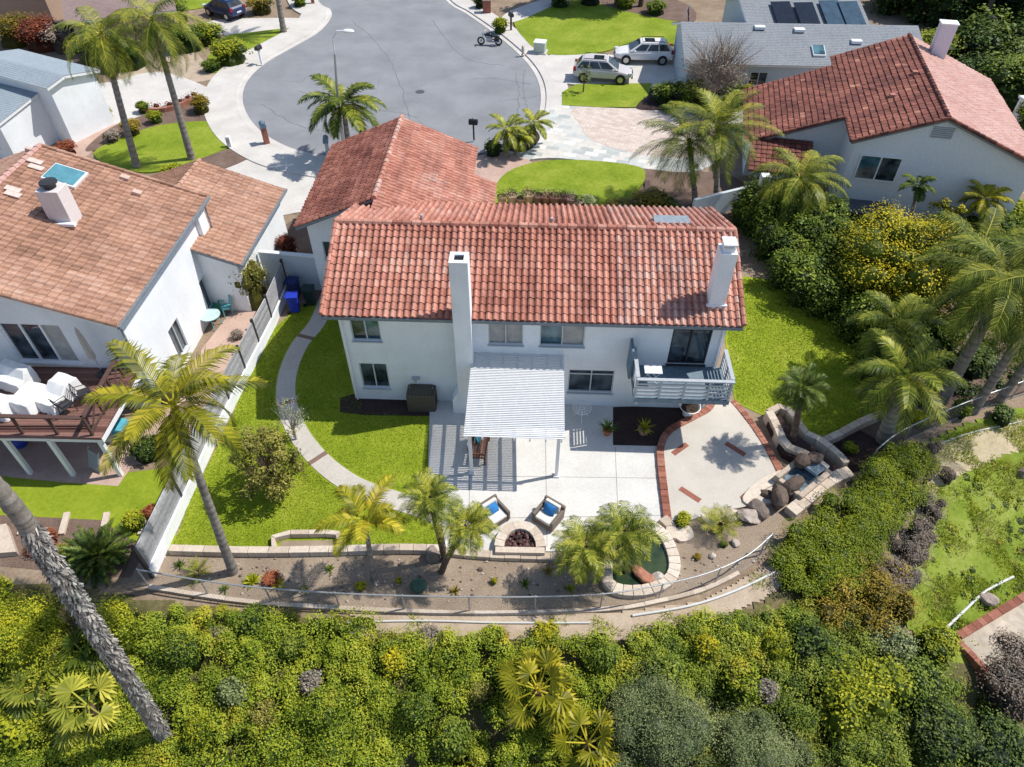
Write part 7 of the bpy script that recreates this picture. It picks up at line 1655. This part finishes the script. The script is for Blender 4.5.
slope_bush(430, 642, .55, .7, L_dry, 'grey dead brush patch below the dirt path', leaf=.06, vb=.5)
slope_bush(980, 640, .6, .5, L_mid, 'weedy tuft by the pad corner', leaf=.08) if False else None
# clipped hedge and its dry end
hp2 = ph([(776, 556), (806, 522), (846, 490), (878, 466), (905, 456), (922, 475), (912, 510), (880, 545), (850, 590), (818, 608), (780, 590)])
mass('clipped_hedge', hp2, lambda x, y: 1.0, L_hedge, 'broad clipped yellow-green hedge on the slope beyond the boulders', 'hedge', None, (.4, .6), 1.7, .062, 380, .50, .09, seed=15, flatten=.5)
mass('dry_shrub', ph([(890, 458), (935, 450), (948, 490), (932, 530), (912, 590), (880, 606), (868, 570), (885, 530), (905, 500)]), lambda x, y: .9, L_dry, 'bare grey-brown shrub along the outer edge of the clipped hedge', 'bush', None, (.3, .55), 1.0, .06, 170, .6, .2, seed=16, asp=.25)
mass('hedge', ph([(815, 590), (850, 560), (890, 560), (905, 590), (895, 640), (850, 650), (820, 630)]), lambda x, y: 1.2, L_rust, 'brown and olive overgrown hedge end below the clipped hedge', 'hedge', None, (.4, .6), 1.1, .08, 180, .42, .22, seed=17)
# grass and weeds
def blades(name, pts, n, h, m, lab, seed, px=True, z=0.02, w=.02, lean=.5, vb=.5, patch=.0, keep_off=None):
    rg = np.random.default_rng(seed); pl_ = [hit(*p) if px == 'hit' else at(*p) for p in pts]; poly = np.array([[p.x, p.y] for p in pl_]); lo, hi = poly.min(0), poly.max(0)
    P = rg.uniform(lo, hi, size=(n*3, 2)); P = P[inside(P, poly)][:n]
    if patch: k = np.array([mnoise.noise(Vector((p[0]*.8, p[1]*.8, seed))) for p in P]); P = P[k > patch]
    if keep_off is not None:
        k_ = np.min(np.hypot(P[:, None, 0]-keep_off[None, :, 0], P[:, None, 1]-keep_off[None, :, 1]), 1); P = P[k_ > .50]
    n = len(P); Z = terrain(P)+z if px == 'hit' else np.full(n, z); B = np.column_stack([P, Z]); a = rg.uniform(0, 6.28, n); s_ = np.stack([np.cos(a), np.sin(a), 0*a], 1)*w; hh = h*rg.uniform(.5, 1.3, n)
    ln = np.stack([rg.normal(size=n)*lean, rg.normal(size=n)*lean, np.ones(n)], 1)*hh[:, None]
    V = np.stack([B-s_, B+s_, B+ln*.9+s_*.3, B+ln-s_*.3], 1); q = Q(); q.add(V, np.clip(vb+rg.normal(size=n)*.22, 0, 1)); o = q.build(name, m); return props(o, lab, 'grass', None, 'stuff')
blades('grass', [(274, 330), (300, 305), (330, 302), (356, 312), (362, 412), (430, 417), (434, 430), (428, 470), (430, 500), (300, 482), (292, 420), (288, 370)], 26000, .038, L_mown, 'short mown grass between the curved walk and the white house', 1, vb=.42, w=.013, lean=.45, keep_off=np.array([[p.x, p.y] for p in wp]))
blades('grass', [(272, 332), (283, 345), (280, 395), (296, 450), (330, 482), (380, 508), (440, 522), (446, 549), (345, 549), (300, 532), (270, 548), (172, 548), (190, 500), (225, 430)], 30000, .038, L_mown, 'short mown grass between the board fence and the curved walk', 4, vb=.42, w=.013, lean=.45, keep_off=np.array([[p.x, p.y] for p in wp]))
blades('grass', [(737, 278), (790, 284), (850, 330), (903, 370), (898, 400), (868, 424), (815, 444), (790, 422), (762, 413), (737, 402), (727, 340)], 36000, .038, L_mown, 'short mown grass of the lawn right of the white house', 5, vb=.42, w=.014, lean=.45)
blades('wild_grass', [(900, 462), (960, 432), (1040, 410), (1090, 410), (1090, 600), (1000, 640), (940, 650), (900, 600), (928, 520)], 38000, .13, L_grass, 'bright wild grass growing on the bank at the right', 2, 'hit', .04, .016, .6, .55, -.05)
blades('weeds', [(345, 616), (620, 618), (760, 570), (790, 585), (700, 628), (560, 642), (380, 634)], 5000, .14, L_grass, 'sparse weeds along the dirt path', 3, 'hit', .03, .016, .7, .55, .15)
mass('wild_plants', ph([(905, 520), (960, 470), (1040, 440), (1090, 600), (960, 660), (905, 600)]), lambda x, y: .22, L_scrub, 'low leafy weeds scattered over the grassy bank', 'weeds', 'stuff', (.15, .5), .3, .075, 70, .5, .3, seed=18)

# loose stones and little plants in the gravel bed
random.seed(77); pb = MB()
for k in range(420):
    px, py = random.uniform(150, 760), random.uniform(556, 606); p = at(px, py)
    if not inside(np.array([[p.x, p.y]]), np.array([[q_.x, q_.y] for q_ in PX([(150, 556), (600, 558), (690, 540), (780, 515), (760, 560), (690, 592), (600, 604), (400, 606), (250, 598)], 0)]))[0]: continue
    r = random.uniform(.02, .07); pb.blob((p.x, p.y, r*.5), (r, r*random.uniform(.6, 1), r*.7), k, .3, 1, val=random.random())
props(pb.build('pebbles', by_attr('pebble', [(0, (.12, .09, .075)), (.5, (.34, .27, .21)), (1, (.60, .53, .46))], .85, .3, 10)), 'loose brown and pale stones strewn over the gravel bed', 'stones', None, 'stuff')
for k, (px, py, m_, l) in enumerate(((330, 570, L_mid, 'small green plant in the gravel left of the yellow palm'), (305, 590, L_grey, 'grey tuft by the fence left of the yellow palm'), (455, 592, L_rust, 'brown tuft by the fence right of the round cactus'), (525, 585, L_mid, 'small green tuft by the fence below the fire pit'), (548, 572, L_rust, 'rust tuft in the palm shadow below the fire pit'), (570, 590, L_lime, 'lime tuft by the fence below the left pond palm'), (180, 566, L_dark, 'dark little plant by the wall near the fence corner'), (225, 590, L_mid, 'green weed at the fence below the tall palm trunk'))):
    tuft(at(px, py), 12, random.uniform(.22, .34), l, m_, name='plant', cat='plant', w=.035, vb=.5, seed=k+20)
# extra shrubs that break up the scrub
ex = [(225, 640, .5, .8, L_dry), (315, 690, .5, 1.1, L_dry), (480, 700, .5, 1.1, L_olive), (690, 720, .5, 1.3, L_olive), (760, 700, .5, 1.2, L_dry), (270, 720, .6, 1.3, L_olive), (190, 660, .8, 1.5, L_mid), (240, 700, .7, 1.3, L_grey), (300, 655, .6, 1.2, L_scrubd), (330, 720, .9, 1.7, L_scrub), (395, 670, .6, 1.2, L_yellow), (420, 720, .8, 1.6, L_mid), (470, 670, .6, 1.2, L_scrub), (455, 750, .8, 1.6, L_scrubd), (280, 755, .8, 1.5, L_scrub), (205, 740, .7, 1.4, L_lime), (600, 665, .7, 1.4, L_mid), (660, 680, .8, 1.5, L_scrubd), (700, 655, .6, 1.3, L_yellow), (735, 690, .9, 1.6, L_scrub), (770, 655, .7, 1.4, L_lime), (790, 735, .9, 1.8, L_scrubd), (365, 640, .5, .9, L_dry), (500, 645, .4, .8, L_rust)]
nm_ = ['dry and grey, below the fence corner', 'dry brown, left of centre', 'olive, left of the big fan palm crown', 'olive, between the two soft grey shrubs', 'dry, under the lime shrubs at lower right', 'olive, lower left of centre', 'beside the giant trunk base', 'grey-tinted, mid-left of the brush', 'just below the fence corner', 'large and yellow-green, lower left of centre', 'bright yellow, left of centre', 'dark green, left of the big fan palm', 'lime-tinged, above left of the big fan palm', 'dark, bottom centre', 'yellow-green, bottom left of centre', 'lime, right of the giant trunk foot', 'deep green, right of the big fan palm', 'dark, above the soft grey shrub', 'bright yellow, below the path bend', 'tall yellow-green, right of the soft grey shrub', 'lime, under the hedge shade', 'dark, beside the rounded yellow-green shrub', 'dry grey, at the upper scrub edge', 'rusty, at the path edge']
for k, (px, py, r, h, m_) in enumerate(ex): slope_bush(px, py, r, h, m_, 'scrub shrub '+nm_[k], leaf=(.06, .085, .07)[k % 3], vb=.5)

mass('hillside_scrub', ph([(870, 655), (950, 668), (965, 700), (1060, 730), (1060, 860), (860, 860)]), lambda x, y: .6+.3*mnoise.noise(Vector((x*.5, y*.5, 7))), L_scrubd, 'low green scrub below the brick-edged pad at the bottom right', 'scrub', 'stuff', (.26, .55), 1.1, .09, 170, .42, .24, seed=19)
for k, (px, py, r, h, l) in enumerate(((622, 720, .8, 1.9, 'small grey-green shrub at the upper left side of the soft grey shrub'), (690, 738, .8, 1.9, 'small grey-green shrub between the two large soft grey shrubs'), (655, 712, .7, 2.1, 'grey-green shrub top behind the soft grey shrub'), (720, 745, .7, 2.0, 'silvery shrub at the left side of the olive-like shrub'), (785, 762, .8, 1.9, 'silvery shrub at the right side of the olive-like shrub'), (748, 738, .6, 2.1, 'silvery shrub top behind the olive-like shrub'))): slope_bush(px, py, r, h, L_grey, l, leaf=.06, vb=.5, asp=.3)
# ---------------------------------------------------------------- light, sky, camera
SUN = Vector((.68, .16, 1.0)).normalized()
elev = math.asin(SUN.z); rot = math.atan2(SUN.x, SUN.y)
w = bpy.data.worlds.new('World'); scene.world = w; w.use_nodes = True
nt = w.node_tree; bg = nt.nodes['Background']
sky = nt.nodes.new('ShaderNodeTexSky'); sky.sky_type = 'NISHITA'; sky.sun_disc = False
sky.sun_elevation = elev; sky.sun_rotation = rot; sky.altitude = 100; sky.air_density = 1.0; sky.dust_density = .6; sky.ozone_density = 1.0
nt.links.new(sky.outputs[0], bg.inputs[0]); bg.inputs[1].default_value = .15
sl = bpy.data.lights.new('sun', 'SUN'); sl.energy = 5.0; sl.angle = R(.53); sl.color = (1.0, .95, .87)
so = bpy.data.objects.new('sun', sl); COL.objects.link(so); so.rotation_euler = SUN.to_track_quat('Z', 'Y').to_euler(); so.location = (30, 20, 60)
cam = bpy.data.cameras.new('camera'); cam.sensor_width = 36; cam.sensor_fit = 'HORIZONTAL'; cam.lens = FPX/1024*36
cam.clip_start = .5; cam.clip_end = 3000
co_ = bpy.data.objects.new('camera', cam); COL.objects.link(co_); co_.location = (0, 0, CAM_H); co_.rotation_euler = (R(45), 0, 0)
scene.camera = co_
scene.view_settings.view_transform = 'Standard'; scene.view_settings.look = 'None'; scene.view_settings.exposure = 0; scene.view_settings.gamma = 1
scene.cycles.max_bounces = 6; scene.cycles.diffuse_bounces = 3; scene.cycles.transparent_max_bounces = 6
